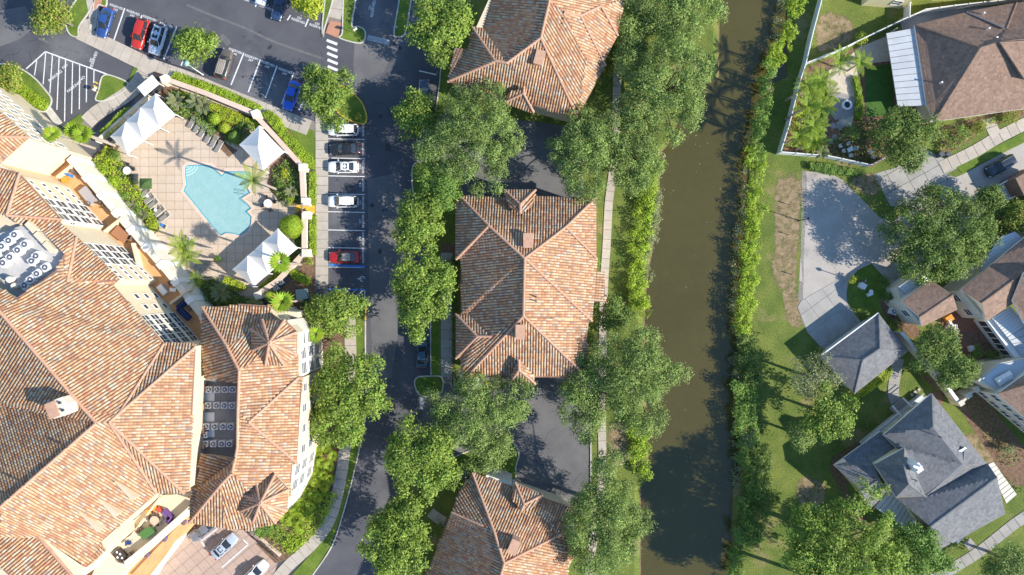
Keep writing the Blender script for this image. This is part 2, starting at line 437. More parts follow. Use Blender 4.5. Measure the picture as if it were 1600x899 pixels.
M_seam = MAT('asphalt_seam', (0.17, 0.165, 0.16), (0.12, 0.12, 0.125), 1.2, 0.9, 0.2, 10, detail=8)
for pts in ([(292, 8), (330, 24), (380, 43), (430, 66), (505, 92)], [(60, 60), (90, 72), (140, 88)], [(345, 56), (352, 62), (358, 70)]):
    sweepm = MB(); sweep(sweepm, smooth_line(poly(pts), 5), .35 if pts[0][0] != 345 else .9, 0.004, 0.0105); B('worn_seam', sweepm, M_seam, kind='structure')
sheet('asphalt_patch', [(-20, 20), (40, 10), (58, 40), (30, 62), (-20, 80)], 0.009, M_asphalt2, kind='structure')
rc = random.Random(3)
crack = T('road_cracks', 'x', 'x', (0, 0, 0)); del crack['label'], crack['category']; crack['kind'] = 'structure'
for k in range(26):
    x, y = rc.choice([(rc.uniform(200, 520), rc.uniform(20, 120)), (rc.uniform(575, 655), rc.uniform(60, 620)), (rc.uniform(560, 640), rc.uniform(640, 880)), (rc.uniform(20, 140), rc.uniform(40, 90)), (rc.uniform(820, 915), rc.uniform(610, 760))])
    a = rc.uniform(0, 3.14); pts = [(x, y)]
    for i in range(rc.randint(4, 9)): a += rc.uniform(-.6, .6); pts.append((pts[-1][0]+5*math.cos(a), pts[-1][1]+5*math.sin(a)))
    B('crack', sweep(MB(), poly(pts), rc.uniform(.03, .06), 0.0, 0.0125), MAT('tar', (.03, .03, .033)), crack)
for k in range(40):
    x, y = rc.choice([(rc.uniform(200, 480), rc.uniform(25, 150)), (rc.uniform(520, 568), rc.uniform(220, 440)), (rc.uniform(580, 650), rc.uniform(60, 620))]); c = P(x, y); r_ = rc.uniform(.12, .45)
    B('oil_stain', MB().add([(c.x+r_*rc.uniform(.6, 1.2)*math.cos(t), c.y+r_*rc.uniform(.6, 1.2)*math.sin(t), .0115) for t in [i*math.pi/5 for i in range(10)]], [tuple(range(10))]), MAT('oil', (.05, .05, .055)), crack)
# ---- raised kerbed grass islands and verges of the west side
def island(pts, grass=M_lawn, kmat=M_kerb, closed=True, w=0.2, top=0.10):
    q = smooth_line(poly(pts), 5, True)
    ro = B('lawn', MB().prism(q, -0.02, top), grass, kind='structure')
    mb = MB(); sweep(mb, q, w, -0.02, top+0.05, True); B('kerb', mb, kmat, ro)
    return ro
def lawn(pts, grass=M_lawn, top=0.09, name='lawn'):
    return slab(name, pts, top, grass, kind='structure')
island([(120, 0), (135, -12), (148, -6), (140, 18), (124, 42), (122, 58), (108, 52), (104, 30)])
island([(141, 45), (150, 42), (153, 10), (166, 10), (165, -8), (150, -10), (146, 20)])
lawn([(108, 55), (122, 60), (222, 100), (212, 98), (200, 128), (208, 126), (224, 98), (214, 92), (124, 54), (112, 42)])
island([(172, 118), (160, 121), (155, 140), (150, 156), (163, 158), (182, 150), (197, 140), (199, 129)])
island([(-40, 108), (8, 100), (30, 106), (54, 122), (72, 142), (81, 156), (76, 170), (66, 175), (40, 165), (-40, 150)])
lawn([(104, 194), (126, 178), (134, 186), (118, 204), (108, 206)])
lawn([(155, 205), (163, 198), (205, 165), (208, 178), (165, 216), (157, 214)])
island([(505, 58), (507, 45), (520, 0), (522, -40), (510, -40), (508, 0), (504, 40)])
island([(535, 52), (531, 60), (560, 68), (570, 62), (570, 48), (560, 42), (550, 40), (556, 0), (560, -40), (540, -40), (536, 20)])
island([(616, 52), (622, 58), (632, 54), (638, 30), (646, -40), (628, -40), (624, 0)])
island([(542, 186), (566, 194), (573, 186), (568, 166), (556, 150), (535, 135), (520, 140), (524, 170)], kmat=M_yellow)
island([(648, 256), (644, 270), (646, 300), (658, 320), (676, 320), (680, 255), (664, 252)])
island([(648, 600), (652, 590), (668, 588), (690, 590), (690, 612), (668, 620), (654, 615)])
island([(700, 720), (780, 690), (795, 688), (806, 697), (811, 710), (806, 728), (800, 752), (740, 742)])
lawn([(558, 480), (570, 488), (570, 540), (562, 560), (554, 545)]); 
kerb([(545, 466), (560, 466), (571, 474), (571, 500)], M_yellow, h=0.14)
kerb([(571, 500), (571, 560), (571, 650), (562, 700), (553, 740), (537, 800), (519, 853), (488, 900), (470, 930)], M_kerb)
lawn([(570, 560), (570, 655), (561, 700), (552, 740), (535, 800), (517, 852), (484, 905), (450, 905), (500, 850), (522, 800), (540, 740), (545, 690), (548, 560)])
kerb([(673, 470), (673, 560), (674, 588)], M_kerb)
lawn([(674, 420), (690, 420), (690, 590), (674, 590)])
lawn([(688, 100), (704, 100), (694, 180), (680, 180)]); kerb([(690, 92), (687, 130), (681, 175)], M_kerb)
lawn([(438, 195), (447, 190), (492, 205), (492, 262), (480, 258), (462, 228), (445, 205)])
sheet('mulch_bed', [(432, 184), (440, 187), (446, 200), (458, 210), (462, 232), (450, 214), (437, 196)], 0.10, M_mulch, kind='structure')
sheet('mulch_bed', [(455, 440), (480, 400), (492, 400), (494, 500), (560, 480), (560, 560), (545, 700), (500, 790), (440, 870), (400, 830), (470, 700), (496, 560), (500, 500), (420, 480), (415, 465)], 0.06, M_mulch, kind='structure')
sheet('mulch_bed', [(688, 410), (690, 380), (712, 380), (712, 600), (706, 600), (706, 400)], 0.05, M_mulch, kind='structure')
sheet('mulch_bed', [(425, 830), (470, 760), (500, 700), (540, 700), (532, 760), (515, 805), (490, 840), (455, 872), (430, 880), (400, 850)], 0.055, M_mulch, kind='structure')
lawn([(395, 822), (425, 815), (480, 850), (470, 868), (450, 860), (420, 838)])

# ---- footpaths
walkway('footpath', [(137, -30), (148, 30), (134, 40), (127, 52)], 1.7, 1.5, 0.12, M_conc)
walkway('footpath', [(124, 50), (170, 72), (237, 104), (290, 123), (350, 148), (430, 180), (496, 205)], 2.4, 1.5, 0.125, M_conc)
walkway('footpath', [(233, 102), (210, 138), (180, 160), (150, 178), (128, 200)], 2.3, 1.5, 0.118, M_conc)
walkway('footpath', [(503, 178), (503, 300), (503, 400), (503, 452)], 1.95, 1.4, 0.121, M_conc)
walkway('footpath', [(531, -30), (527, 10), (521, 38)], 1.9, 1.5, 0.12, M_conc)
walkway('footpath', [(546, 480), (548, 560), (545, 640), (538, 710), (528, 770), (514, 815), (488, 850), (450, 885), (425, 915)], 1.8, 1.5, 0.12, M_conc)
walkway('footpath', [(698, 395), (698, 480), (698, 600)], 1.8, 1.5, 0.10, M_concg)
walkway('footpath', [(968, -30), (964, 120), (962, 220), (956, 280), (951, 320), (948, 380), (944, 440), (942, 520), (940, 640), (941, 720), (936, 780), (926, 850), (915, 930)], 1.25, 1.5, 0.10, M_conc)
walkway('footpath', [(672, 800), (688, 812), (706, 820)], 1.6, 1.4, 0.10, M_conc)
slab('brick_ramp', [(516, 33), (533, 36), (528, 60), (509, 52)], 0.13, MAT('ramp_brick', (0.52, 0.26, 0.17), (0.46, 0.22, 0.14), 1.5), kind='structure')
slab('brick_ramp', [(148, 2), (160, -10), (160, 2), (155, 16), (144, 13)], 0.13, MAT('ramp_brick', (0.52, 0.26, 0.17)), kind='structure')
slab('orange_paving', [(237, 116), (243, 112), (258, 118), (256, 124), (240, 120)], 0.135, MAT('ramp_brick', (0.52, 0.26, 0.17)), kind='structure')

# ---- east bank: dry patches, drives
def dry_mat():
    if 'dry_grass' in _mats: return _mats['dry_grass']
    m = MAT('dry_grass', (0.34, 0.25, 0.155), (0.21, 0.165, 0.08), 1.1, 0.95, 0.32, 8, bump=0.04)
    t = m.node_tree; N = t.nodes.new; L = t.links.new
    a = N('ShaderNodeAttribute'); a.attribute_name = 'Col'
    tc = N('ShaderNodeTexCoord'); n = N('ShaderNodeTexNoise'); n.inputs['Scale'].default_value = 0.9; n.inputs['Detail'].default_value = 10; n.inputs['Roughness'].default_value = .85
    L(tc.outputs['Object'], n.inputs['Vector'])
    ad = N('ShaderNodeMath'); ad.operation = 'ADD'; L(a.outputs['Fac'], ad.inputs[0]); L(n.outputs['Fac'], ad.inputs[1])
    mr = N('ShaderNodeMapRange'); mr.inputs[1].default_value = 0.90; mr.inputs[2].default_value = 1.0; L(ad.outputs[0], mr.inputs[0])
    L(mr.outputs[0], t.nodes['Principled BSDF'].inputs['Alpha']); return m
def dry(pts, z=0.012):
    q = poly(pts); c = (sum(p[0] for p in q)/len(q), sum(p[1] for p in q)/len(q)); q = smooth_line(q, 3, True)
    me = bpy.data.meshes.new('dry_grass'); n = len(q)
    rings = [(1.0, 0.0), (0.6, 0.9), (0.0, 1.0)]
    vs = []
    for s, a in rings[:2]: vs += [(c[0]+(p[0]-c[0])*s, c[1]+(p[1]-c[1])*s, z) for p in q]
    vs.append((c[0], c[1], z))
    fs = [(i, (i+1) % n, (i+1) % n+n, i+n) for i in range(n)]+[(i+n, (i+1) % n+n, 2*n) for i in range(n)]
    me.from_pydata(vs, [], fs); me.materials.append(dry_mat())
    a = me.attributes.new('Col', 'FLOAT_COLOR', 'POINT')
    a.data.foreach_set('color', [x for i in range(2*n+1) for x in ([0, 0, 0, 1] if i < n else [.50, .50, .50, 1])])
    link(bpy.data.objects.new('dry_grass', me), None, 'structure')
dry([(1215, 250), (1258, 248), (1256, 400), (1250, 500), (1215, 490), (1195, 440), (1208, 380), (1206, 300)])
dry([(1208, 250), (1262, 256), (1258, 330), (1252, 420), (1205, 430), (1200, 330)], 0.014)
dry([(1215, 440), (1245, 440), (1262, 520), (1230, 520)], 0.016)
dry([(1270, 10), (1335, 15), (1350, 60), (1300, 90), (1262, 90)])
dry([(1325, 270), (1385, 262), (1380, 310), (1350, 310), (1320, 290)])
dry([(1240, 735), (1300, 750), (1290, 800), (1240, 800)])
dry([(948, 650), (985, 650), (984, 735), (950, 745)]); dry([(945, 650), (980, 660), (980, 740), (950, 730)], 0.016)
dry([(1460, 680), (1560, 660), (1580, 760), (1500, 740)])
cul = [(1253, 267), (1297, 271), (1318, 282), (1374, 340), (1391, 346), (1420, 330), (1440, 300), (1508, 271), (1620, 210), (1760, 140), (1780, 190), (1620, 280), (1560, 300), (1530, 340), (1470, 400), (1440, 440),
       (1398, 452), (1362, 412), (1340, 422), (1325, 442), (1322, 462), (1325, 476), (1350, 510), (1300, 560), (1287, 548), (1261, 519), (1246, 484), (1251, 400)]
M_road = MAT('pale_road_concrete', (0.45, 0.41, 0.365), (0.385, 0.35, 0.31), 0.35, 0.92, 0.12, 7, detail=8, c3=(0.30, 0.27, 0.245), scale3=0.14, thr=0.57)
sheet('road', cul, 0.012, M_road, kind='structure')
dw = T('driveway', 'x', 'x', P(1440, 280)); del dw['label'], dw['category']; dw['kind'] = 'structure'
cells('slab', poly([(1365, 272), (1400, 262), (1437, 229), (1470, 246), (1482, 252), (1520, 232), (1524, 240), (1506, 258), (1478, 272), (1500, 280), (1478, 296), (1452, 300), (1425, 325), (1391, 322)]), None, 2.6, 2.6, math.radians(29), 0.06, -0.02, 0.05, M_concg, dw)
dw2 = T('driveway', 'x', 'x', P(1290, 510)); del dw2['label'], dw2['category']; dw2['kind'] = 'structure'
cells('slab', poly([(1246, 480), (1252, 470), (1318, 432), (1322, 450), (1323, 476), (1336, 500), (1350, 512), (1295, 556), (1262, 520)]), None, 3.0, 3.0, math.radians(36), 0.06, -0.02, 0.05, M_concg, dw2)
walkway('footpath', [(1470, 262), (1520, 238), (1565, 212), (1640, 175)], 1.9, 1.5, 0.08, M_conc)
walkway('footpath', [(1544, 185), (1552, 205), (1560, 214)], 1.8, 1.5, 0.075, M_conc)
lawn([(1491, 258), (1503, 271), (1620, 213), (1620, 195), (1570, 222)], top=0.07)
walkway('footpath', [(1404, 560), (1398, 590), (1396, 618), (1406, 640)], 1.7, 1.4, 0.07, M_concg)
walkway('footpath', [(1640, 785), (1590, 815), (1530, 862), (1480, 893), (1440, 915)], 1.7, 1.5, 0.07, M_concg)
walkway('footpath', [(1510, 845), (1525, 862)], 1.4, 1.2, 0.065, M_concg)
lawn([(1330, 440), (1345, 422), (1362, 416), (1392, 450), (1400, 470), (1370, 500), (1350, 500), (1332, 480)], top=0.06)
sheet('mulch_bed', [(1395, 450), (1408, 470), (1440, 520), (1425, 530), (1380, 490), (1372, 470)], 0.07, M_mulch, kind='structure')
sheet('mulch_bed', [(1430, 580), (1470, 600), (1520, 600), (1600, 700), (1640, 760), (1580, 760), (1540, 700), (1500, 640)], 0.03, M_mulch, kind='structure')
sheet('mulch_bed', [(1300, 715), (1400, 655), (1440, 625), (1455, 612), (1478, 610), (1470, 640), (1320, 760), (1360, 820), (1340, 815), (1296, 735)], 0.03, M_mulch, kind='structure')
sheet('mulch_bed', [(1468, 240), (1465, 200), (1600, 165), (1640, 160), (1640, 170), (1540, 200), (1500, 232)], 0.03, M_mulch, kind='structure')
sheet('brick_patio', [(1470, 500), (1490, 470), (1535, 500), (1560, 560), (1560, 600), (1520, 600), (1490, 560)], 0.04, MAT('patio_brick', (0.26, 0.12, 0.075), (0.20, 0.10, 0.07), 3, fine=.2), kind='structure')
sheet('mulch_bed', [(1505, 520), (1530, 515), (1552, 545), (1570, 575), (1545, 590), (1520, 570)], 0.05, M_mulch, kind='structure')
# fenced garden
sheet('garden_soil', [(1224, 236), (1250, 125), (1262, 106), (1310, 86), (1400, 50), (1460, 36), (1450, 170), (1440, 230), (1385, 248), (1360, 262), (1293, 248)], 0.03, M_redmulch, kind='structure')
sheet('gravel_bed', [(1290, 130), (1296, 110), (1318, 100), (1340, 75), (1402, 50), (1400, 95), (1350, 100), (1334, 130), (1338, 160), (1330, 200), (1312, 195), (1305, 160), (1286, 155)], 0.045, M_sand, kind='structure')
lawn([(1352, 106), (1392, 100), (1398, 180), (1352, 184)], top=0.05, grass=MAT('turf', (0.05, 0.12, 0.02), (0.07, 0.15, 0.025), 1, fine=.2, fscale=12))
cobb = T('stepping_stones', 'x', 'x', P(1305, 200)); del cobb['label'], cobb['category']; cobb['kind'] = 'structure'
for i in range(26):
    px = random.uniform(1286, 1318); py = random.uniform(170, 226); r = random.uniform(.25, .55)
    q = [(P(px, py).x+r*random.uniform(.75, 1.1)*math.cos(a), P(px, py).y+r*random.uniform(.75, 1.1)*math.sin(a)) for a in [k*math.pi/4 for k in range(8)]]
    B('stone', MB().prism(q, 0.03, 0.08+random.uniform(0, .03)), MAT('flagstone', (0.36, 0.33, 0.31), (0.28, 0.26, 0.25), 2), cobb)

# ---- painted markings of the car park
def line(p, q, w=0.13, mat=M_paint, z=0.013, name='painted_line', parent=LOT):
    a = Vector(P2(*p)); b = Vector(P2(*q)); d = (b-a).normalized(); n = Vector((-d.y, d.x))*w/2
    return B(name, MB().add([(a.x+n.x, a.y+n.y, z), (a.x-n.x, a.y-n.y, z), (b.x-n.x, b.y-n.y, z), (b.x+n.x, b.y+n.y, z)], [(0, 1, 2, 3)]), mat, parent)
_txt = {}
def letters(s, px, py, ang, size=0.75, mat=M_paint, z=0.014):
    k = (s, size, mat.name)
    if k not in _txt: _txt[k] = text_mesh(s, size, mat)
    o = bpy.data.objects.new('painted_lettering', _txt[k]); link(o, LOT)
    p = P(px, py); o.location = (p.x, p.y, z); o.rotation_euler = (0, 0, ang)
ys = [216.5, 246, 274, 303, 331, 359, 387]
for k, y in enumerate([217, 247, 275, 303, 331, 359.5, 387]): line((512, y), (570, y+1.2))
line((514, 414), (570, 417), 0.32, M_bluepaint); line((514, 452), (570, 453), 0.2, M_bluepaint)
line((513, 417.5), (570, 418.5), 0.09); line((560, 453), (570, 455)); line((570, 453), (570, 470)); 
for x in (516, 528, 540, 552): line((x, 470), (x+14, 455), 0.1)
for n, y in zip(('212', '213', '214', '215', '216', '217', '218', '219'), (203, 233, 261, 289, 317, 346, 373, 401)):
    letters('RESERVED', 567.6, y, math.pi/2, 0.46); letters(n, 563, y, math.pi/2, 0.46)
# accessible bay symbol
mb = MB(); c = P(566, 436); 
sweep(mb, [(c.x+0.38*math.cos(t), c.y+0.38*math.sin(t)) for t in [k*math.pi/8 for k in range(14)]], 0.1, 0.012, 0.015)
sweep(mb, [(c.x-0.75, c.y+0.1), (c.x-0.7, c.y), (c.x-0.2, c.y), (c.x, c.y+.05)], 0.1, 0.012, 0.0152)
B('wheelchair_symbol', mb, M_paint, LOT)
A1 = math.radians(-20.5)
for x0, y0, x1, y1 in ((195, 13, 178, 63), (222, 24, 214, 45), (276, 42, 256, 93), (288, 90, 283, 103), (381, 83, 361, 133), (407, 93, 388, 144), (433, 103, 415, 153),
                       (459, 114, 440, 163), (475, 155, 467, 173), (404, -2, 399, 11), (432, -6, 425, 21), (454, 24, 449, 32), (482, 30, 477, 42)): line((x0, y0), (x1, y1), 0.2)
for s, n, x, y in (('RESERVED', '242', 182, 11), ('RESERVED', '243', 208, 20), ('RESERVED', '244', 234, 29), ('RESERVED', '245', 260, 40), ('RESERVED', '246', 368, 80),
                   ('RESERVED', '247', 393, 90), ('RESERVED', '248', 419, 100), ('RESERVED', '249', 446, 111)):
    letters(s, x, y, A1, 0.5); letters(n, x-1.5, y+4.6, A1, 0.5)
for n, x, y in (('237', 390, 2), ('236', 415, 12), ('234', 466, 33), ('233', 494, 42)):
    letters('RESERVED', x, y, A1, 0.5); letters(n, x+1.5, y-4.4, A1, 0.5)
letters('RESERVED', 583, 14, math.radians(80), 0.6); letters('231', 578.5, 12, math.radians(80), 0.55)
letters('RESERVED', 146.5, 94, math.radians(70), 0.62); letters('241', 142, 94, math.radians(70), 0.5)
for k in range(5): line((510.5+k*.4, 63+k*10.2), (527+k*.2, 69.5+k*10.2), 0.42)
line((574, 59), (609, 67), 0.85, MAT('worn_stop_line', (0.42, 0.44, 0.46), (0.30, 0.32, 0.34), 2))
line((655, 111), (682, 117), 0.16); line((656, 220), (656, 234), 0.7, MAT('worn_stop_line', (0.42, 0.44, 0.46))); line((659, 620), (658, 640), 0.6, MAT('worn_stop_line', (0.42, 0.44, 0.46)))
# hatched no parking area
line((41, 108), (71, 81), 0.2); line((71, 81), (172, 118), 0.2)
for x, y0, x1, y1 in ((57.5, 95, 54, 118), (71.5, 82, 67.5, 132), (82, 86, 78, 146), (92.5, 90, 89, 172), (102.5, 94, 101, 190), (113.5, 97, 112, 178), (124.5, 101, 124, 171), (135.5, 105, 135, 160), (147, 109, 146.5, 130)): line((x, y0), (x1, y1), 0.16)
for x, y in ((101.5, 104), (128.5, 123)): letters('NO', x, y, math.radians(38), 0.62)
for x, y in ((86.5, 119), (115.5, 136)): letters('PARKING', x, y, math.radians(38), 0.62)
for k in range(3): line((148-k*2.2, 128+k*5.5), (157-k*2.4, 133+k*5.5), 0.22, M_yellow, name='yellow_line')
slab('access_ramp', [(70, 173), (80, 168), (98, 192), (88, 198)], 0.05, M_kerb, kind='structure')
for nm, pts in (('drain_grate', [(602, 224), (610, 224), (610, 236), (602, 236)]), ('drain_grate', [(605, 632), (612, 632), (612, 642), (605, 642)])):
    gr = T('x', 'x', 'x', P(pts[0][0], pts[0][1])); bpy.data.objects.remove(gr)
    g = slab(nm, pts, 0.02, M_dark, label='dark drain grate in the road by the parking bays' if pts[0][1] < 300 else 'dark drain grate in the road north of the twin trees', cat='drain grate')

# ---- pool terrace
POOL = [(320, 255.5), (331, 257), (347, 271), (352, 265.5), (382, 265.5), (393, 268), (396, 280), (390, 295), (394, 303), (380, 311), (390, 318), (396, 326), (389, 331), (396, 338),
        (395, 352), (388, 364), (376, 371), (365, 368), (354, 367), (345, 371), (335, 362), (300, 318), (284.5, 299), (289, 288), (287, 275), (287, 262), (292, 256)]
deck = T('pool_deck', 'x', 'x', P(340, 300)); del deck['label'], deck['category']; deck['kind'] = 'structure'
DK = [(148, 250), (240, 150), (262, 128), (405, 183), (478, 266), (482, 398), (415, 465), (400, 478), (330, 455), (270, 425)]
pq = poly(POOL)
mbj = MB(); l = [[Vector((*p, 0)) for p in poly(DK)], [Vector((*p, 0)) for p in pq]]; fl = [v for q in l for v in q]
mbj.add([(v.x, v.y, 0.06) for v in fl], [t for t in tessellate_polygon(l)]); B('joint_bed', mbj, M_deckj, deck)
cells('paver', poly(DK), pq, 1.35, 1.35, 0.0, 0.05, 0.0, 0.13, M_deck, deck, skip=lambda c: inpoly([c[0]], [c[1]], poly([(400, 183), (480, 266), (484, 300), (440, 300), (405, 240)]))[0])
pool = T('swimming_pool', 'turquoise swimming pool with zigzag edge in the pink paved terrace', 'swimming pool', P(340, 310))
mb = MB(); q = pq if area2(pq) > 0 else pq[::-1]
mb.add([(x, y, 0.04) for x, y in q], [tuple(range(len(q)))]); B('water', mb, M_pool, pool)
mb = MB(); sweep(mb, pq, 0.5, 0.0, 0.17, True); B('coping', mb, M_coping, pool)
mb = MB(); qq = inset(pq, 0.32); sweep(mb, qq, 0.14, 0.0, 0.09, True); B('waterline_tile', mb, MAT('waterline_tile', (0.06, 0.38, 0.50), (0.05, 0.30, 0.42), 3, rough=.3), pool)
for k in range(4):
    c = P(291, 258); mb = MB(); r = 0.7+0.42*k
    sweep(mb, [(c.x-0.1+r*math.cos(t), c.y+0.3+r*math.sin(t)) for t in np.linspace(-1.75, 0.12, 12)], 0.09, 0.03, 0.05)
    B('step_edge', mb, MAT('pool_step', (0.55, 0.78, 0.80)), pool)
mb = MB(); c = P(379, 302)
for s in (-.25, .25): B('ladder_rail', MB().path([(c.x-.5, c.y+s, .05), (c.x-.3, c.y+s, .75), (c.x+.3, c.y+s, .75), (c.x+.5, c.y+s, .17)], [.03]*4, 6), MAT('steel', (0.6, 0.6, 0.6), rough=.25, metal=1), pool)
# beds of the terrace
def bed(pts, mat=M_mulch, top=0.16): return slab('planting_bed', pts, top, mat, kind='structure')
bed([(262, 133), (402, 186), (372, 204), (350, 222), (372, 236), (358, 246), (334, 222), (300, 190), (270, 182), (244, 152)])
bed([(423, 262), (446, 242), (478, 268), (480, 316), (462, 322), (442, 321), (424, 300), (418, 288)])
bed([(142, 250), (170, 222), (186, 230), (178, 248), (196, 262), (254, 352), (243, 366), (205, 330), (140, 262)])
bed([(440, 345), (478, 325), (482, 396), (436, 440), (420, 428), (462, 380)])
bed([(262, 412), (290, 440), (330, 432), (350, 450), (410, 478), (340, 500), (300, 470), (250, 425)])
# ------------------------------------------------------------------ roofs
TILE_V = []; 
def fit_plane(p):
    A = np.c_[p[:, 0], p[:, 1], np.ones(len(p))]; s, *_ = np.linalg.lstsq(A, p[:, 2], rcond=None); return s
def roof(parent, V, Fs, pitch=0.40, tiled='clay', caps=(), name='roof', skirt=0.28, tcol=None, mats=None, caph=0.0):
    """V: id -> (px, py, h or None); Fs: list of (ids, pitch or None); the first two ids of a face are its eave.
    Unknown heights are solved so that the faces rise from their eaves at the pitch."""
    h = {k: (v[2] if v[2] is not None else max(x[2] for x in V.values() if x[2] is not None)+2.5) for k, v in V.items()}
    free = [k for k, v in V.items() if v[2] is None]
    Fn = [(f[0], f[1] if len(f) > 1 else pitch) if isinstance(f, tuple) and isinstance(f[0], (list, tuple)) else (f, pitch) for f in Fs]
    for it in range(25):
        pos = {k: P(V[k][0], V[k][1], h[k]) for k in V}; acc = {k: [] for k in free}
        for ids, pt in Fn:
            if pt is None: continue
            a, b = pos[ids[0]], pos[ids[1]]; d = (b-a).xy; L = d.length; d = d/L; n = Vector((-d.y, d.x))
            c = sum((pos[i].xy for i in ids), Vector((0, 0)))/len(ids)
            if (c-a.xy).dot(n) < 0: n = -n
            for i in ids[2:]:
                if i in acc:
                    r = pos[i].xy-a.xy; acc[i].append(a.z+(b.z-a.z)*min(1, max(0, r.dot(d)/L))+pt*max(0, r.dot(n)))
        for k in free:
            if acc[k]: h[k] = 0.5*h[k]+0.5*sum(acc[k])/len(acc[k])
    pos = {k: P(V[k][0], V[k][1], h[k]) for k in V}
    mb = MB(); edges = {}
    TV = []; TC = []
    for ids, pt in Fn:
        p = [pos[i] for i in ids]
        if area2([(q.x, q.y) for q in p]) < 0: ids = ids[::-1]; p = p[::-1]
        tris = tessellate_polygon([[Vector((q.x, q.y, 0)) for q in p]])
        tris = [t if area2([(p[i].x, p[i].y) for i in t]) > 0 else t[::-1] for t in tris]
        if skirt is None: continue
        mb.add(p, tris, 0)
        for i in range(len(ids)):
            a, b = ids[i], ids[(i+1) % len(ids)]
            if (b, a) in edges: edges[(b, a)] = None
            else: edges[(a, b)] = 1
        if tiled:
            arr = np.array([tuple(q) for q in p]); s = fit_plane(arr); g = np.array([s[0], s[1]])
            if pt is not None and len(ids) > 3 or np.linalg.norm(g) < .05:
                a, b = Vector(p[0]), Vector(p[1])
            gn = np.linalg.norm(g)
            if gn < 1e-4: continue
            down = -g/gn; u = np.array([-down[1], down[0]])
            TV.append((arr, tris, down, u))
    for (a, b), v in edges.items():
        if v: A, Bq = pos[a], pos[b]; mb.add([A, Bq, Bq-Vector((0, 0, skirt)), A-Vector((0, 0, skirt))], [(1, 0, 3, 2)], 1)
    base = mats or {'clay': [M_pan, M_fascia]}.get(tiled, [M_shg0 if tiled == 'shg' else M_shb0, M_white])
    rf = B(name, mb, base, parent)
    off = np.array(rootloc(rf))
    if tiled in ('clay',):
        cw_, cl = 0.40, 0.44; VV = []; FF = []; CC = []
        for arr, tris, down, u in TV:
            U = arr[:, :2] @ u; D = arr[:, :2] @ down
            gu = np.arange(U.min(), U.max()+cw_, cw_); gd = np.arange(D.min(), D.max()+cl, cl)
            uu, dd = np.meshgrid(gu, gd); uu = uu.ravel(); dd = dd.ravel()
            x = uu*u[0]+dd*down[0]; y = uu*u[1]+dd*down[1]
            for t in tris:
                tp = arr[list(t)]
                m = inpoly(x, y, [tuple(q[:2]) for q in tp])
                if not m.any(): continue
                s = fit_plane(tp); xs = x[m]+RNG.normal(0, .008, m.sum()); ys_ = y[m]; n = m.sum()
                slope = s[0]*down[0]+s[1]*down[1]
                prof = [(-0.135, 0.0), (-0.07, 0.10), (0.07, 0.10), (0.135, 0.0)]
                blk = np.zeros((n, 8, 3)); lift = RNG.uniform(-.008, .012, n)
                for k, (pu, pz) in enumerate(prof):
                    for e, (pd, ez) in enumerate(((-cl*0.52, -0.012), (cl*0.52, 0.035))):
                        X = xs+pu*u[0]+pd*down[0]; Y = ys_+pu*u[1]+pd*down[1]
                        Z = s[0]*X+s[1]*Y+s[2]+pz+ez+lift
                        blk[:, e*4+k] = np.stack([X, Y, Z], 1)
                VV.append(blk.reshape(-1, 3))
                base_i = (np.arange(n)*8)[:, None]
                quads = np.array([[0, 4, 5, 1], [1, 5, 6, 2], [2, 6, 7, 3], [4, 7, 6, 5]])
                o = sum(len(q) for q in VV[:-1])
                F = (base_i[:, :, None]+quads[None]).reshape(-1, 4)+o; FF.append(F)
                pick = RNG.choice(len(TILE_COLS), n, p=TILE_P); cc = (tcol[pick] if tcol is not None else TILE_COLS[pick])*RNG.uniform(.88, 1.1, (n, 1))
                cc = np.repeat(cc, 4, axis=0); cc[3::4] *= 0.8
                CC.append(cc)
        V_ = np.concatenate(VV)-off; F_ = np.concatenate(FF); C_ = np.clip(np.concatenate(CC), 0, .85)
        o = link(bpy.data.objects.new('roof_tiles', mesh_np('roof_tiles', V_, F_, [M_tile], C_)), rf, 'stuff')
    elif tiled in ('shg', 'shb'):
        # courses of shingles: every course a row of tabs with its own tone, the lower edge standing proud
        VV = []; FF = []; CC = []; cl = 0.32; cwid = 0.42
        for arr, tris, down, u in TV:
            U = arr[:, :2] @ u; D = arr[:, :2] @ down
            uu, dd = np.meshgrid(np.arange(U.min()-1, U.max()+1, cwid), np.arange(D.min(), D.max()+cl, cl))
            uu = uu+(np.arange(dd.shape[0]) % 2)[:, None]*cwid/2; uu = uu.ravel(); dd = dd.ravel()
            x = uu*u[0]+dd*down[0]; y = uu*u[1]+dd*down[1]; FULL = np.ones(x.shape, bool); pl = [tuple(q[:2]) for q in arr]
            for su, sd in ((-1, -1), (-1, 1), (1, 1), (1, -1)): FULL &= inpoly(x+su*cwid/2*u[0]+sd*cl*.5*down[0], y+su*cwid/2*u[1]+sd*cl*.5*down[1], pl)
            for t in tris:
                tp = arr[list(t)]; m = inpoly(x, y, [tuple(q[:2]) for q in tp]) & FULL
                if not m.any(): continue
                s = fit_plane(tp); n = int(m.sum()); blk = np.zeros((n, 4, 3)); wj = RNG.uniform(.92, 1.0, n)*cwid/2
                for k, (su, pd, ez) in enumerate(((-1, -cl*.5, 0.006), (-1, cl*.5, 0.018), (1, cl*.5, 0.018), (1, -cl*.5, 0.006))):
                    X = x[m]+su*wj*u[0]+pd*down[0]; Y = y[m]+su*wj*u[1]+pd*down[1]
                    blk[:, k] = np.stack([X, Y, s[0]*X+s[1]*Y+s[2]+ez], 1)
                o = sum(len(q) for q in VV); VV.append(blk.reshape(-1, 3)); FF.append((np.arange(n)*4)[:, None]+np.array([[0, 1, 2, 3]])+o)
                CC.append(np.repeat(RNG.uniform(.82, 1.14, (n, 1)), 3, axis=1))
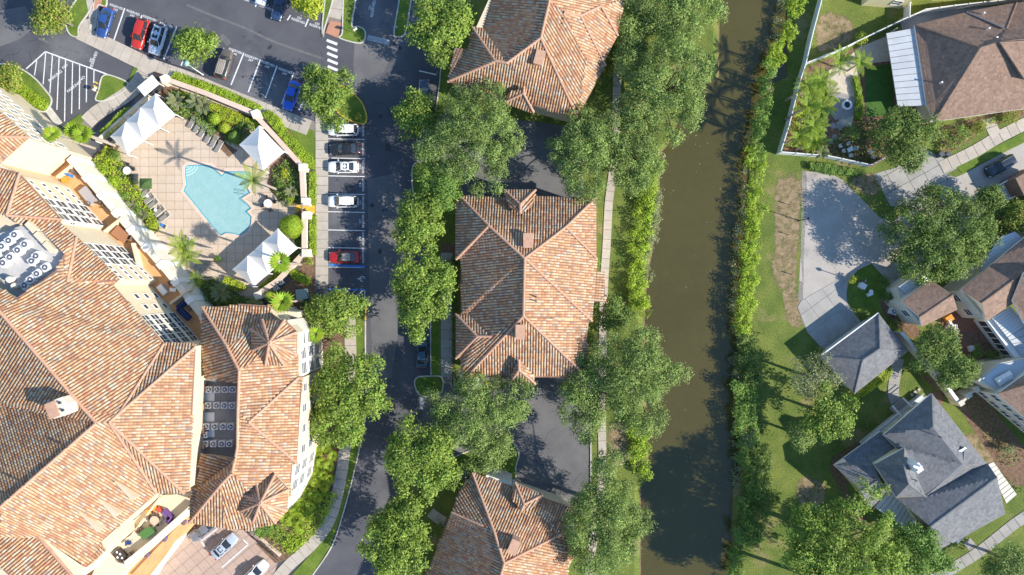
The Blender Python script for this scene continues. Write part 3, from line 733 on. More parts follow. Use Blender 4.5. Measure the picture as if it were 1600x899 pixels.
        if VV:
            V_ = np.concatenate(VV)-off
            link(bpy.data.objects.new('shingles', mesh_np('shingles', V_, np.concatenate(FF), [M_shg if tiled == 'shg' else M_shb], np.concatenate(CC))), rf, 'stuff')
    if caps:
        mb = MB(); cm = M_cap if tiled == 'clay' else (M_shg if tiled == 'shg' else M_shb)
        r = 0.17 if tiled == 'clay' else 0.12; up = 0.10 if tiled == 'clay' else 0.02; st = 0.45
        for a, b in caps:
            A, Bq = pos[a], pos[b]; d = Bq-A; L = d.length; d.normalize(); side = d.cross(Vector((0, 0, 1))).normalized(); upv = side.cross(d)
            n = max(1, int(L/st))
            for k in range(n):
                p0 = A+d*(L*k/n); p1 = A+d*(L*(k+1)/n+.03); vs = []
                for pp, ex in ((p0, 0.0), (p1, 0.03)):
                    for t in (0, 45, 90, 135, 180):
                        t = math.radians(t); vs.append(pp+side*math.cos(t)*(r+ex)+upv*(math.sin(t)*(r*(0.9 if tiled == 'clay' else .35))+up+ex+caph)-upv*(0.12 if t in (0, math.pi) else 0))
                c = random.uniform(.86, 1.1)
                mb.add(vs, [(i, i+5, i+6, i+1) for i in range(4)]+[(9, 8, 7, 6, 5)], 0, (c, c, c))
        B('ridge_caps', mb, cm, rf, kind='stuff')
    return rf, pos
def walls(parent, outline, top, mat, name='wall', z0=0.0, ins=0.45):
    q = inset([(p.x, p.y) for p in outline], ins)
    return B(name, MB().prism(q, z0, top-0.04), mat, parent), q
def windows(parent, A, Bp, zs, n, w, h, out, mull=(0, 1), t0=0.0, t1=1.0, fr=None, sill=False):
    "rows of n windows on the wall from A to B (xy); out: a point on the outer side"
    A = Vector(A[:2]); Bp = Vector(Bp[:2]); d = (Bp-A); L = d.length; d.normalize(); nn = Vector((-d.y, d.x))
    if (Vector(out[:2])-A).dot(nn) < 0: nn = -nn
    ang = math.atan2(d.y, d.x)
    for z in zs:
        for k in range(n):
            c = A+d*L*(t0+(t1-t0)*(k+.5)/n)
            f = MB(); 
            f.box((c.x+nn.x*.03, c.y+nn.y*.03, z-h/2-.05), (w+.14, .12, .08), ang); f.box((c.x+nn.x*.03, c.y+nn.y*.03, z+h/2+.05), (w+.14, .12, .08), ang)
            for s in (-1, 1): f.box((c.x+d.x*s*(w/2+.05)+nn.x*.03, c.y+d.y*s*(w/2+.05)+nn.y*.03, z), (.07, .12, h), ang)
            for i in range(1, mull[0]+1): q = c+d*(w*(i/(mull[0]+1)-.5)); f.box((q.x+nn.x*.02, q.y+nn.y*.02, z), (.07, .1, h), ang)
            for i in range(1, mull[1]+1): f.box((c.x+nn.x*.02, c.y+nn.y*.02, z+h*(i/(mull[1]+1)-.5)), (w, .09, .06), ang)
            o = B('window', f, fr or M_white, parent)
            g = MB().box((c.x-nn.x*.03, c.y-nn.y*.03, z), (w, .1, h), ang); B('pane', g, M_glass, o)

M_dwall = M_cream
# ---- the big clay tiled building on the left
bA = T('clubhouse', 'huge cream building with hipped clay tile roofs filling the left side, windows facing the pool', 'building', P(60, 600))
E = 15.0
VA = {'a': (-90, 97, E), 'b': (46, 215, E), 'c': (3, 254, E), 'r1': (-25, 213, None), 'r0': (-100, 160, None), 'c2': (-90, 335, E),
      'd': (31, 271, E), 'e': (97, 343, E), 'h1': (11, 337, None), 'h0': (-60, 330, None), 'c3': (0, 262, E),
      'f': (120, 371, E), 'g': (106, 441, None), 'k1': (100, 397, None), 'k2': (60, 354, None), 'k3': (32, 352, None), 'k4': (-30, 375, None), 'e2': (94, 348, E),
      'i': (187, 437, E), 'j': (177, 446, E), 'l': (257, 537, E), 'm': (306, 538, E), 'm2': (306, 542, E), 'n': (187, 646, None), 'o': (137, 645, None), 'o2': (151, 661, None), 'n2': (171, 660, None),
      'k5': (86, 424, None), 'k6': (26, 466, None), 'k7': (-40, 430, None), 'p': (0, 487, None), 'p2': (-60, 417, None),
      'q': (296, 768, E), 'q0': (301, 640, E), 'q2': (288, 771, E), 's': (245, 771, E), 't': (158, 847, E), 't2': (165, 861, E), 'u': (135, 887, E), 'u1': (95, 930, E),
      'x': (0, 793, None), 'x2': (-70, 855, None), 'y': (12, 637, None), 'y0': (-70, 618, None), 'v': (0, 840, None)}
FA = [['a', 'b', 'r1', 'r0'], ['b', 'c', 'r1'], ['c', 'c2', 'r0', 'r1'],
      ['d', 'e', 'h1'], (['e2', 'f', 'g', 'k1', 'k2', 'k3', 'h1', 'e'], .3), (['c3', 'd', 'h1', 'h0'], .35),
      ['f', 'i', 'g'], (['i', 'j', 'k5', 'k1', 'g'], .3), ['j', 'l', 'n', 'o', 'p', 'k6', 'k5'], ['l', 'm', 'n'], ['m2', 'q0', 'q', 'q2', 'n2', 'n'], (['n', 'n2', 'o2', 'o'], None),
      ['s', 'q2', 'n2'], ['t', 's', 'n2', 'o2', 'x', 'v', 'u', 't2'], (['p', 'o', 'o2', 'y', 'y0', 'p2'], None), (['o2', 'x', 'x2', 'y0', 'y'], None), (['k6', 'p', 'p2', 'k7'], None)]
VA['y'] = (12, 637, 16.6); VA['y0'] = (-70, 618, 16.0); VA['p2'] = (-60, 417, 20.5); VA['x2'] = (-70, 855, 20.5); VA['k7'] = (-40, 430, 18.5); VA['k4'] = (-30, 375, 18.0); VA['h0'] = (-60, 330, 17); VA['x'] = (0, 793, 20.5); VA['p'] = (0, 487, 20.5)
rfA, pA = roof(bA, VA, FA, 0.40, caps=[('b', 'r1'), ('c', 'r1'), ('d', 'h1'), ('f', 'g'), ('p', 'o'), ('o', 'o2'), ('o2', 'x'), ('x', 'x2'), ('p', 'p2'), ('l', 'n'), ('m2', 'n'), ('n', 'n2'), ('n2', 's'), ('n2', 'q2'), ('h1', 'e')])
foot = [pA[k] for k in ('a', 'b', 'c', 'd', 'e', 'e2', 'f', 'i', 'j', 'l', 'm', 'q0', 'q', 'q2', 's', 't', 't2', 'u')]+[P(95, 930, E), P(-70, 955, E), P(-100, 330, E), P(-100, 97, E)]
qA = [(p.x, p.y) for p in foot]; qin = inset(qA, 0.35)
# keep the roof well open: the wall block stops below it
B('wall', MB().prism(qin, 0.0, E-0.05), M_cream, bA)
# roof well with its air conditioners
well = poly([(-40, 378), (0, 365), (32, 353), (60, 354), (100, 397), (86, 424), (26, 466), (0, 436), (-40, 436)], 15.6)
B('flat_roof', MB().prism(well, E-0.2, 15.6), M_flat, bA)
for a, b in (('k1', 'k2'), ('k2', 'k3'), ('k5', 'k6'), ('k1', 'k5')):
    A, Bq = pA[a], pA[b]; mb = MB().add([A, Bq, (Bq.x, Bq.y, 15.6), (A.x, A.y, 15.6)], [(0, 1, 2, 3)]); B('parapet', mb, M_creamw, bA)
A, Bq = pA['k6'], P(0, 436, 17)
# terrace podium, sawtooth balconies and parapet
TZ = 4.3
tq = poly([(-120, 90), (-60, 118), (0, 150), (56, 190), (75, 210), (118, 250), (190, 338), (262, 420), (325, 503), (318, 545), (318, 780), (306, 800), (258, 870), (235, 899), (200, 960), (-120, 960)], TZ)
B('podium', MB().prism(tq, 0.0, TZ, 0, 1), [M_terr, M_creamw], bA)
par = poly([(-60, 116), (0, 152), (56, 190)], 5.0)
mb = MB(); sweep(mb, par, .35, 0, 5.2); B('parapet', mb, M_creamw, bA)
par = poly([(112, 250), (190, 343), (262, 426), (322, 502)], 5.4)
mb = MB(); sweep(mb, par, .95, 0, 5.4); B('parapet', mb, M_creamw, bA)
for p, d in along(par, 3.4): B('pilaster', MB().box((p.x, p.y, 2.75), (.9, 1.15, 5.5), math.atan2(d.y, d.x)), M_white, bA)
B('parapet', sweep(MB(), poly([(56, 190), (80, 215), (114, 250)], 4.9), .4, 0, 4.9), M_creamw, bA)
# projecting bays below the eaves, with terraces between them (h = top of each bay wall seen)
def bay(pts, top, mat=M_creamw): return B('bay', MB().prism(poly(pts, top), TZ, top), mat, bA)
outp = P(500, 300)
def W(p): return (p[0], p[1])
iA = {k: qin_ for k, qin_ in zip(('a', 'b', 'c', 'd', 'e', 'e2', 'f', 'i', 'j', 'l'), (inset(qA, 0.35)[i] if area2(qA) > 0 else inset(qA, 0.35)[len(qA)-1-i] for i in range(10)))}
windows(bA, iA['a'], iA['b'], (6.6, 9.4, 12.2), 7, 1.0, 1.5, outp)
STO = (5.7, 8.3, 10.9, 13.4)
windows(bA, iA['d'], iA['e'], STO, 3, .62, .85, outp, mull=(0, 0), t0=.05, t1=.48)
windows(bA, iA['d'], iA['e'], STO, 3, 1.36, 2.05, outp, mull=(0, 1), t0=.5, t1=.98)
windows(bA, iA['f'], iA['i'], STO, 3, 1.3, 2.05, outp, mull=(0, 1), t0=.08, t1=.60)
windows(bA, iA['f'], iA['i'], STO, 3, .6, .85, outp, mull=(0, 0), t0=.63, t1=1)
windows(bA, iA['j'], iA['l'], STO[:3], 2, .8, 1.0, outp, mull=(0, 0), t0=.1, t1=.46)
windows(bA, iA['j'], iA['l'], STO, 3, 1.7, 1.9, outp, mull=(1, 1), t0=.5, t1=1)
windows(bA, iA['e'], iA['e2'], (12,), 1, .3, 1, outp)
# walls that divide the terraces, the lower bay faces
for a, b in (((162, 362), (190, 340)), ((220, 437), (206, 380)), ((265, 475), (296, 452)), ((88, 277), (114, 256))):
    B('terrace_wall', sweep(MB(), poly([a, b], 5.6), .3, TZ, 5.6), M_cream, bA)
# cupola chimney on the dark slope
mb = MB(); c = P(93, 637, 21)
R_ = lambda x, y: (c.x+x*.93-y*.36, c.y+x*.36+y*.93)
mb.prism([R_(-.9, -1.1), R_(1.0, -1.1), R_(1.5, 0), R_(1.0, 1.1), R_(-.9, 1.1)], 16.5, 21.4)
B('chimney', mb, M_creamw, bA)
mb = MB().prism([R_(-1.3, -1.0), R_(.1, -1.0), R_(.1, 1.0), R_(-1.3, 1.0)], 21.4, 21.6); B('chimney_cap', mb, M_cap, bA)
for s in (-.5, .5): B('flue', MB().tube((*R_(.6, s), 21.4), (*R_(.6, s), 21.7), .16, .16, 8), M_dark, bA)
# dormer wedges and gable parapet on the lower left slope
for (x0, y0, x1, y1, x2, y2) in ((178, 753, 212, 778, 206, 783), (150, 778, 185, 803, 178, 809), (122, 800, 158, 827, 151, 832)):
    a, b, c2 = P(x0, y0, 17.45), P(x1, y1, 16.75), P(x2, y2, 16.35)
    mb = MB(); lo = Vector((0, 0, -1.2)); mb.add([a, b, c2, a+lo, b+lo, c2+lo], [(0, 2, 1), (0, 1, 4, 3), (1, 2, 5, 4), (2, 0, 3, 5)])
    B('dormer', mb, M_cream, bA)
VG = {'a': (56, 833, 17.2), 'b': (118, 905, 17.2), 'c': (-60, 833, 19.5), 'd': (20, 905, 19.5)}
roof(bA, VG, [(['a', 'b', 'd', 'c'], None)], .35, caps=[('a', 'b')], name='roof')
B('gable_wall', MB().add([P(62, 838, 17.2), P(135, 889, 16.0), P(120, 905, 16.0)], [(0, 2, 1)]).add([P(62, 838, 17.2), P(120, 905, 16.0), P(118, 905, 13), P(62, 838, 13)], [(0, 1, 2, 3)]), M_cream, bA)
# lower left balcony terrace with parapets
bt = poly([(160, 862), (248, 775), (300, 770), (300, 800), (205, 885), (190, 899), (170, 930), (130, 930)], 6.5)
B('balcony', MB().prism(bt, TZ, 6.5, 0, 1), [M_cream, M_creamw], bA)
B('parapet', sweep(MB(), poly([(190, 885), (240, 845), (302, 790)], 7.4), .6, TZ, 7.4), M_creamw, bA)
B('parapet', sweep(MB(), poly([(162, 866), (205, 838), (250, 778)], 7.0), .3, 6.4, 7.0), M_cream, bA)
B('walkway_floor', MB().prism(poly([(205, 899), (232, 870), (302, 797), (300, 818), (250, 872), (226, 899)], 4.6), 0.0, 4.6), M_terr, bA)

# ---- the lower east wing with two octagonal turrets
bW = T('turret_wing', 'long clay tiled wing with two eight sided turrets beside the street', 'building', P(420, 650))
EW = 12.5
VW = {'a': (316, 480, EW), 'b': (372, 478, EW), 'b2': (372, 475, EW), 'c': (421, 478, EW), 'c1': (427, 492, EW), 'd': (440, 500, EW), 'e': (464, 519, EW), 'f': (467, 590, EW), 'f2': (473, 590, EW), 'g': (469, 640, EW), 'h': (464, 724, EW), 'h2': (457, 724, EW),
      'i': (453, 775, EW), 'j': (431, 817, EW), 'k': (391, 829, EW), 'k2': (352, 826, EW), 'l': (296, 817, EW), 'l1': (297, 764, EW), 'l2': (309, 763, EW), 'm': (312, 709, EW), 'm1': (366, 718, EW), 'n': (372, 640, None), 'n1': (372, 599, EW), 'n2': (321, 592, EW), 'o': (313, 545, EW),
      'p': (355, 541, None), 'q': (374, 579, None), 'r': (407, 640, None), 's': (389, 660, None), 't': (363, 739, None), 'u': (345, 758, None), 'v': (368, 700, None)}
FW = [['a', 'b', 'b2', 'c', 'c1', 'p'], (['a', 'o', 'n2', 'n1', 'q', 'p'], .4), (['c1', 'd', 'e', 'q', 'p'], .35), (['e', 'f', 'r', 's', 'n', 'q'], None), ['f2', 'g', 'h', 's', 'r', 'f'],
      (['h2', 'i', 'j', 't', 'v', 'n', 's', 'h'], None), ['k2', 'k', 'j', 't', 'u'], ['l', 'k2', 'u'], (['l', 'l1', 'l2', 'm', 'm1', 'v', 't', 'u'], None), (['n1', 'q', 'n', 'm1'], None)]
FW = FW[:-1]; VW['v'] = (371, 700, None); 
rfW, pW = roof(bW, VW, FW, 0.40, caps=[('a', 'p'), ('p', 'q'), ('q', 'n'), ('n', 'v'), ('v', 't'), ('t', 'u'), ('l', 'u'), ('f', 's'), ('s', 'h'), ('f2', 'f')])
qW = [pW[k] for k in ('a', 'c', 'd', 'e', 'f', 'g', 'h', 'i', 'j', 'k', 'l', 'l1', 'l2', 'm', 'm1', 'n1', 'n2', 'o')]
ow, qWi = walls(bW, qW, 11.4, M_cream)
qq = inset([(p.x, p.y) for p in qW], .45)
E_e, E_f, E_g, E_h, E_j = [P2(*t, EW) for t in ((463, 519), (467, 590), (468, 640), (462, 724), (447, 797))]
def offset_pts(A, Bq, d): 
    A = Vector(A); Bq = Vector(Bq); t = (Bq-A).normalized(); n = Vector((-t.y, t.x)); n = n if n.x > 0 else -n
    return tuple(A+n*d), tuple(Bq+n*d)
B('wall', MB().prism([P2(450, 500, 12), E_e, E_f, P2(450, 590, 12)], 0, 12.2), M_creamw, bW)
B('wall', MB().prism([P2(440, 592, 12), P2(470, 592, 12), P2(466, 722, 12), P2(440, 722, 12)], 0, 12.2), M_cream, bW)
B('wall', MB().prism([P2(420, 726, 12), P2(460, 726, 12), P2(452, 775, 12), P2(431, 815, 12), P2(415, 815, 12)], 0, 12.2), M_creamw, bW)
windows(bW, E_e, E_f, (3.2, 6.6, 10.0), 3, 1.5, 2.2, (60, 0), mull=(0, 2))
windows(bW, P2(470, 592, 12), P2(466, 722, 12), (3.2, 6.6, 10.0), 4, 1.0, 1.6, (60, 0))
windows(bW, P2(460, 726, 12), P2(452, 775, 12), (3.4, 7.0, 10.2), 2, 1.4, 2.2, (60, 0), mull=(0, 2))
windows(bW, P2(452, 775, 12), P2(431, 815, 12), (3.4, 7.0), 2, 1.3, 2.4, (60, -60), mull=(0, 2))
def turret(cx, cy, ring, hr, ha, hw):
    V = {'z': (cx, cy, ha)}; n = len(ring)
    for i, p in enumerate(ring): V[i] = (p[0], p[1], hr)
    rf, ps = roof(bW, V, [([i, (i+1) % n, 'z'], None) for i in range(n)], caps=[(i, 'z') for i in range(n)], name='turret_roof')
    B('turret', MB().prism(inset([(ps[i].x, ps[i].y) for i in range(n)], .35), hw, hr-.02), M_cream, bW)
turret(421, 536, [(410, 500), (445, 500), (465, 519), (464, 554), (445, 572), (415, 571), (393, 548), (392, 514)], 14.0, 16.4, 10)
turret(407, 786, [(399, 748), (430, 741), (451, 765), (449, 797), (431, 817), (396, 815), (376, 799), (374, 770)], 13.8, 16.2, 10)
B('flat_roof', MB().prism(poly([(314, 592), (373, 598), (366, 719), (309, 709)], 10.2), 9.5, 10.2), MAT('flat_roof_dark', (0.30, 0.29, 0.29), (0.24, 0.235, 0.24), .4), bW)
B('parapet', MB().prism(poly([(303, 541), (315, 541), (311, 709), (300, 760), (297, 764)], 11.4), 4.0, 11.4), M_creamw, bA)
B('parapet', MB().prism(poly([(313, 590), (338, 594), (338, 597), (313, 593)], 11.5), 10.1, 11.5), M_creamw, bW)
for y in (606, 635, 671, 695): B('duct_box', MB().box((*P2(318, y, 10.6), 10.7), (.8, .9, 1.2)), MAT('duct_brown', (.45, .28, .18)), bW)
for y in (620, 652, 676): B('roof_pad', MB().box((*P2(325, y, 10.3), 10.22), (1.8, 1.3, .12)), M_white, bW)
# small cream pavilions north of the wing
B('porch_wall', MB().prism(poly([(428, 485), (465, 488), (465, 497), (428, 494)], 7), 0, 7), M_cream, bW)

# ---- three townhouses with clay roofs
def townhouse(label, V, F, caps, outline, eave, anchor, chims=(), pitch=.4):
    t = T('townhouse', label, 'house', P(*anchor), group='clay tiled townhouses by the canal')
    rf, ps = roof(t, V, F, pitch, caps=caps)
    B('wall', MB().prism(inset([(ps[k].x, ps[k].y) for k in outline], .5), 0, eave-.05), M_cream, t)
    for cx, cy, ang, zt in chims:
        c = P(cx, cy, zt); cs, sn = math.cos(ang), math.sin(ang)
        o = B('chimney', MB().box((c.x, c.y, zt-1.4), (1.1, 1.9, 2.8), ang), MAT('chimney_stucco', (.58, .40, .29)), t)
        B('chimney_cap', MB().box((c.x-cs*.0, c.y, zt+.06), (1.35, 2.1, .14), ang), M_cap, o)
    return t, ps
h = 5.9
VC = {'a': (713, 313, h), 'a2': (720, 308, h), 'b': (932, 308, h), 'c': (932, 404, h), 'c1': (930, 424, h), 'c2': (945, 425, h), 'd': (945, 472, h), 'd1': (928, 472, h), 'd2': (925, 502, h), 'e': (918, 505, h), 'f': (918, 590, h),
      'g': (728, 590, h), 'g2': (720, 583, h), 'g3': (720, 560, h), 'i': (712, 560, h), 'j': (712, 491, h), 'j1': (720, 491, h), 'k': (720, 405, h), 'k1': (713, 405, h),
      'w': (764, 353, None), 'x': (820, 404, None), 'y': (884, 355, None), 'z': (818, 494, None), 'v': (746, 526, None), 'v2': (768, 526, None), 'p1': (731, 491, h)}
FC = [['a2', 'b', 'y', 'x', 'w'], ['a', 'k1', 'w'], (['a', 'a2', 'w'], None), (['k', 'j1', 'p1', 'v2', 'z', 'x', 'w', 'k1'], None), ['j', 'i', 'v'], (['j', 'p1', 'v2', 'v'], None), (['i', 'g3', 'g2', 'v2', 'v'], None), (['v2', 'g2', 'g', 'z'], None),
      ['g', 'f', 'z'], (['f', 'e', 'd2', 'z'], None), (['z', 'd2', 'x'], None), ['b', 'c', 'y'], (['c', 'c1', 'c2', 'd', 'd1', 'd2', 'x', 'y'], None)]
VC['w'] = (764, 353, 8.6); VC['v'] = (746, 526, 7.9); VC['v2'] = (768, 526, 8.0)
tC, pC = townhouse('townhouse in the middle between two courtyards, its whole clay roof in view', VC, FC,
    [('a2', 'w'), ('w', 'x'), ('w', 'k1'), ('x', 'z'), ('x', 'y'), ('y', 'b'), ('y', 'c'), ('x', 'd2'), ('z', 'g'), ('z', 'f'), ('j', 'v'), ('i', 'v'), ('v', 'v2')],
    ('a', 'b', 'c', 'c1', 'c2', 'd', 'd1', 'd2', 'f', 'g', 'i', 'j', 'j1', 'k', 'k1'), h, (820, 450), ((825, 376, 0, 9.8), (813, 519, 0, 9.8)))
def dormer(t, pts, h0, ph, inner, caps=True):
    "small hipped porch roof: two eave corners, hip peak, inner end of the ridge"
    V = {'a': (*pts[0], h0), 'b': (*pts[1], h0), 'p': (*pts[2], ph), 'q': (*inner, ph+.05), 'a2': (*pts[3], h0+1.0), 'b2': (*pts[4], h0+1.0)}
    roof(t, V, [(['a', 'b', 'p'], None), (['b', 'b2', 'q', 'p'], None), (['a', 'a2', 'q', 'p'], None)], caps=[('a', 'p'), ('b', 'p'), ('p', 'q')], name='dormer_roof')
dormer(tC, [(788, 297), (837, 297), (813, 320), (795, 322), (832, 322)], 6.6, 8.0, (813, 334))
dormer(tC, [(796, 600), (837, 600), (811, 578), (803, 576), (826, 576)], 6.6, 8.0, (811, 562))
B('garage_wall', MB().prism(poly([(790, 298), (835, 298), (835, 312), (790, 312)], 6.4), 0, 6.4), M_cream, tC); B('garage_wall', MB().prism(poly([(798, 585), (835, 585), (835, 598), (798, 598)], 6.4), 0, 6.4), M_cream, tC)
VB = {'a': (700, 128, h), 'b': (791, 167, h), 'b1': (800, 170, h), 'c': (866, 184, h), 'd': (902, 184, h), 'e': (946, 103, h), 'e2': (944, 96, h), 'f': (965, 56, h), 'g': (978, 0, h), 'g2': (990, -50, h),
      'i': (710, 75, h), 'j': (731, 77, h), 'k': (738, 43, h), 'k2': (755, 44, h), 'l': (768, 0, h), 'l2': (780, -50, h), 'm': (774, 96, 8.9), 'n': (792, 99, 9.0), 'x': (845, 60, None), 'y': (859, 0, None), 'y2': (872, -50, None), 'w': (907, 25, 8.8), 'w0': (881, 20, 9.6), 'w3': (939, 10, 8.0), 's': (917, 98, 7.6)}
FB = [['a', 'd', 'x', 'n', 'm'], (['a', 'i', 'j', 'k', 'm'], None), (['k', 'k2', 'n', 'm'], None), (['k2', 'l', 'l2', 'y2', 'y', 'x', 'n'], .4), (['d', 's', 'w0', 'y', 'x'], None), (['w0', 'w', 'e', 's', ], None), (['w', 'w3', 'f', 'e2', 'e'], None), (['w3', 'g', 'f'], None), (['y', 'w0', 'w', 'w3', 'g', 'g2', 'y2'], None), (['s', 'e', 'd'], None)]
VB['y'] = (859, 0, 10.3); VB['y2'] = (872, -50, 10.3)
tB, pB = townhouse('townhouse at the top edge between the street trees and the oaks', VB, FB,
    [('x', 'y'), ('x', 'n'), ('m', 'a'), ('m', 'k'), ('m', 'n'), ('x', 'd'), ('w', 'e'), ('w0', 'w'), ('w', 'w3'), ('w3', 'f'), ('y', 'y2')],
    ('a', 'd', 'e', 'f', 'g2', 'l2', 'k', 'j', 'i'), h, (850, 80), ((843, 90, math.radians(-15), 9.4),))
dormer(tB, [(789, 160), (834, 176), (818, 146), (795, 145), (832, 160)], 6.7, 8.0, (819, 136))
VD = {'a': (738, 739, h), 'b': (800, 760, h), 'c': (884, 790, h), 'd': (905, 802, h), 'd1': (884, 831, h), 'e': (908, 858, h), 'e2': (888, 880, h), 'f': (886, 905, h), 'g': (840, 960, h), 'i': (640, 960, h), 'i2': (666, 899, h), 'j': (695, 827, h), 'k': (719, 764, h), 'l': (727, 761, h),
      'w': (773, 833, 9.0), 'x': (788, 880, None), 'v': (754, 821, 8.3), 'v0': (706, 800, 6.9), 'x2': (765, 960, 10.3)}
FD = [(['a', 'b', 'c', 'd', 'd1', 'x', 'w'], .4), (['a', 'w', 'v', 'v0', 'k', 'l'], None), (['v0', 'v', 'w', 'x', 'x2', 'i', 'i2', 'j'], None), (['d1', 'e', 'e2', 'f', 'g', 'x2', 'x'], None)]
tD, pD = townhouse('townhouse at the bottom edge with a clay roof turned towards the courtyard', VD, FD, [('a', 'w'), ('w', 'x'), ('x', 'd1'), ('v0', 'v'), ('x', 'x2')],
    ('a', 'c', 'd', 'e', 'f', 'g', 'i', 'j', 'k', 'l'), h, (790, 860), ((803, 855, math.radians(-24), 10.2),))
dormer(tD, [(805, 754), (849, 773), (819, 788), (800, 778), (836, 792)], 6.7, 7.9, (814, 800))
B('garage_wall', MB().prism(poly([(760, 742), (800, 756), (795, 770), (755, 756)], 5.6), 0, 5.6), M_creamw, tD)
windows(tD, P2(765, 743, 3), P2(798, 755, 3), (2.0,), 2, 2.4, 2.2, P(790, 700), mull=(3, 3))
# ------------------------------------------------------------------ houses east of the canal
def ribs(mb, A, Bq, C, D, n, hgt=.05, mi=0, w=.05):
    "raised seams running from edge A-D to edge B-C"
    for k in range(n+1):
        t = k/n; p = A+(D-A)*t; q = Bq+(C-Bq)*t; d = (D-A).normalized()*w/2; u = Vector((0, 0, hgt))
        mb.add([p-d, q-d, q-d+u, p-d+u, p+d, q+d, q+d+u, p+d+u], [(0, 1, 2, 3), (3, 2, 6, 7), (5, 4, 7, 6)], mi)
def metal_roof(parent, pts, n, mat=M_whitem, name='metal_roof', along=0, panel=True):
    p = [P(*q) for q in pts]; o = None
    if along: p = p[1:]+p[:1]
    A, Bq, C, D = p
    # single pans, each its own piece, seams between
    root = MB(); dz = Vector((0, 0, .12)); root.add([A-dz, Bq-dz, C-dz, D-dz, A-dz*.3, Bq-dz*.3, C-dz*.3, D-dz*.3], [(3, 2, 1, 0), (0, 1, 5, 4), (1, 2, 6, 5), (2, 3, 7, 6), (3, 0, 4, 7)])
    ro = B(name, root, mat, parent)
    for k in range(n):
        a = A+(D-A)*((k+.04)/n); d = A+(D-A)*((k+.96)/n); b = Bq+(C-Bq)*((k+.04)/n); c = Bq+(C-Bq)*((k+.96)/n)
        u = Vector((0, 0, .05)); r = (d-a)*.07
        mb = MB().add([a, b, c, d, a+u, b+u, b+u+r, a+u+r], [(0, 1, 2, 3)] if area2([(a.x, a.y), (b.x, b.y), (c.x, c.y), (d.x, d.y)]) > 0 else [(3, 2, 1, 0)])
        mb.add([a, b, b+u, a+u, b+r, a+r, b+u+r, a+u+r], [(0, 1, 2, 3), (3, 2, 6, 7), (5, 4, 7, 6)])
        B('panel', mb, mat, ro)
    return ro
def vent(parent, px, py, z, r=.14, hh=.5, mat=M_white):
    c = P(px, py, z); return B('roof_vent', MB().tube((c.x, c.y, z-.4), (c.x, c.y, z+hh), r, r, 8), mat, parent)

# house with the brown roof, upper right
bE = T('brown_roof_house', 'house with a wide brown shingle roof and pale metal patio cover, beside the fenced garden', 'house', P(1530, 100))
h = 3.4
VE = {'a': (1429, 39, h), 'b': (1448, 165, h), 'b2': (1449, 166, h), 'c': (1460, 190, h), 'd': (1600, 170, h), 'd2': (1700, 156, h), 'e': (1511, 19, h), 'f': (1588, 5, h), 'g': (1720, -18, h),
      'x': (1532, 75, 7.4), 'y': (1563, 66, 7.4), 'z': (1680, 52, 7.4), 'p': (1572, 45, 5.4), 's1': (1446, 44, 3.9), 's2': (1462, 158, 3.9), 'q': (1700, 150, 3.6)}
FE = [(['a', 'b', 'c', 's2', 's1'], None), (['s1', 's2', 'x'], None), (['c', 'x', 's2'], None), (['a', 's1', 'x'], None), (['a', 'e', 'p', 'f', 'g', 'z', 'y', 'x'], None), (['c', 'd', 'd2', 'z', 'y', 'x'], None)]
rE, pE = roof(bE, VE, FE, .32, tiled='shb', caps=[('a', 'x'), ('c', 'x'), ('x', 'y'), ('y', 'z')], mats=[M_shb0, M_white])
V2 = {'a': (1511, 19, h), 'b': (1588, 4, h), 'p': (1572, 45, 5.6), 'q': (1580, 30, 5.6)}
roof(bE, {'a': (1511, 18, h+.3), 'b': (1589, 4, h+.3), 'p': (1573, 45, 5.9)}, [(['a', 'b', 'p'], None)], tiled='shb', caps=[('b', 'p')], mats=[M_shb0, M_white], name='cross_roof')
roof(bE, {'a': (1563, 66, 7.8), 'b': (1600, 122, 6.2), 'c': (1680, 140, 4.6), 'd': (1660, 60, 7.8)}, [(['a', 'b', 'c', 'd'], None)], tiled='shb', caps=[('a', 'b')], mats=[M_shb0, M_white], name='cross_roof')
walls(bE, [pE[k] for k in ('a', 'b', 'c', 'd2', 'g')], h, M_housew)
metal_roof(bE, [(1385, 52, 2.7), (1428, 44, 3.1), (1448, 165, 3.1), (1403, 167, 2.7)], 12, M_metalr, along=0)
for x, y, z in ((1535, 22, 4.3), (1543, 46, 5.4), (1555, 60, 6.2), (1469, 130, 4.4)): vent(bE, x, y, z)
for x, y in ((1387, 54), (1395, 110), (1404, 165)): B('post', MB().tube(P(x, y, 0)*1.0, P(x, y, 0)+Vector((0, 0, 2.65)), .06, .06), M_white, bE)
slab('patio', [(1405, 30), (1440, 20), (1600, 6), (1600, 20), (1440, 48), (1410, 50)], 0.06, M_concg[0], kind='structure')

# yellow house at the very top
bF = T('yellow_house', 'corner of a pale yellow sided house at the top edge above the white fence', 'house', P(1390, -10))
B('wall', MB().prism(poly([(1346, 9), (1405, 14), (1418, -4), (1450, -4), (1455, 1), (1700, -6), (1700, -120), (1346, -120)]), 0, 5.4), M_yellowwall, bF)
roof(bF, {'a': (1338, -14, 5.5), 'b': (1700, -16, 5.5), 'c': (1700, -60, 8), 'd': (1380, -60, 8), 'e': (1340, -110, 5.5)}, [(['a', 'b', 'c', 'd'], None), (['a', 'd', 'e'], None)], tiled='shb', mats=[M_shb0, M_white])
windows(bF, P2(1346, 9), P2(1405, 14), (2.0,), 1, 1.2, 1.3, P(1380, 100), t0=.5)

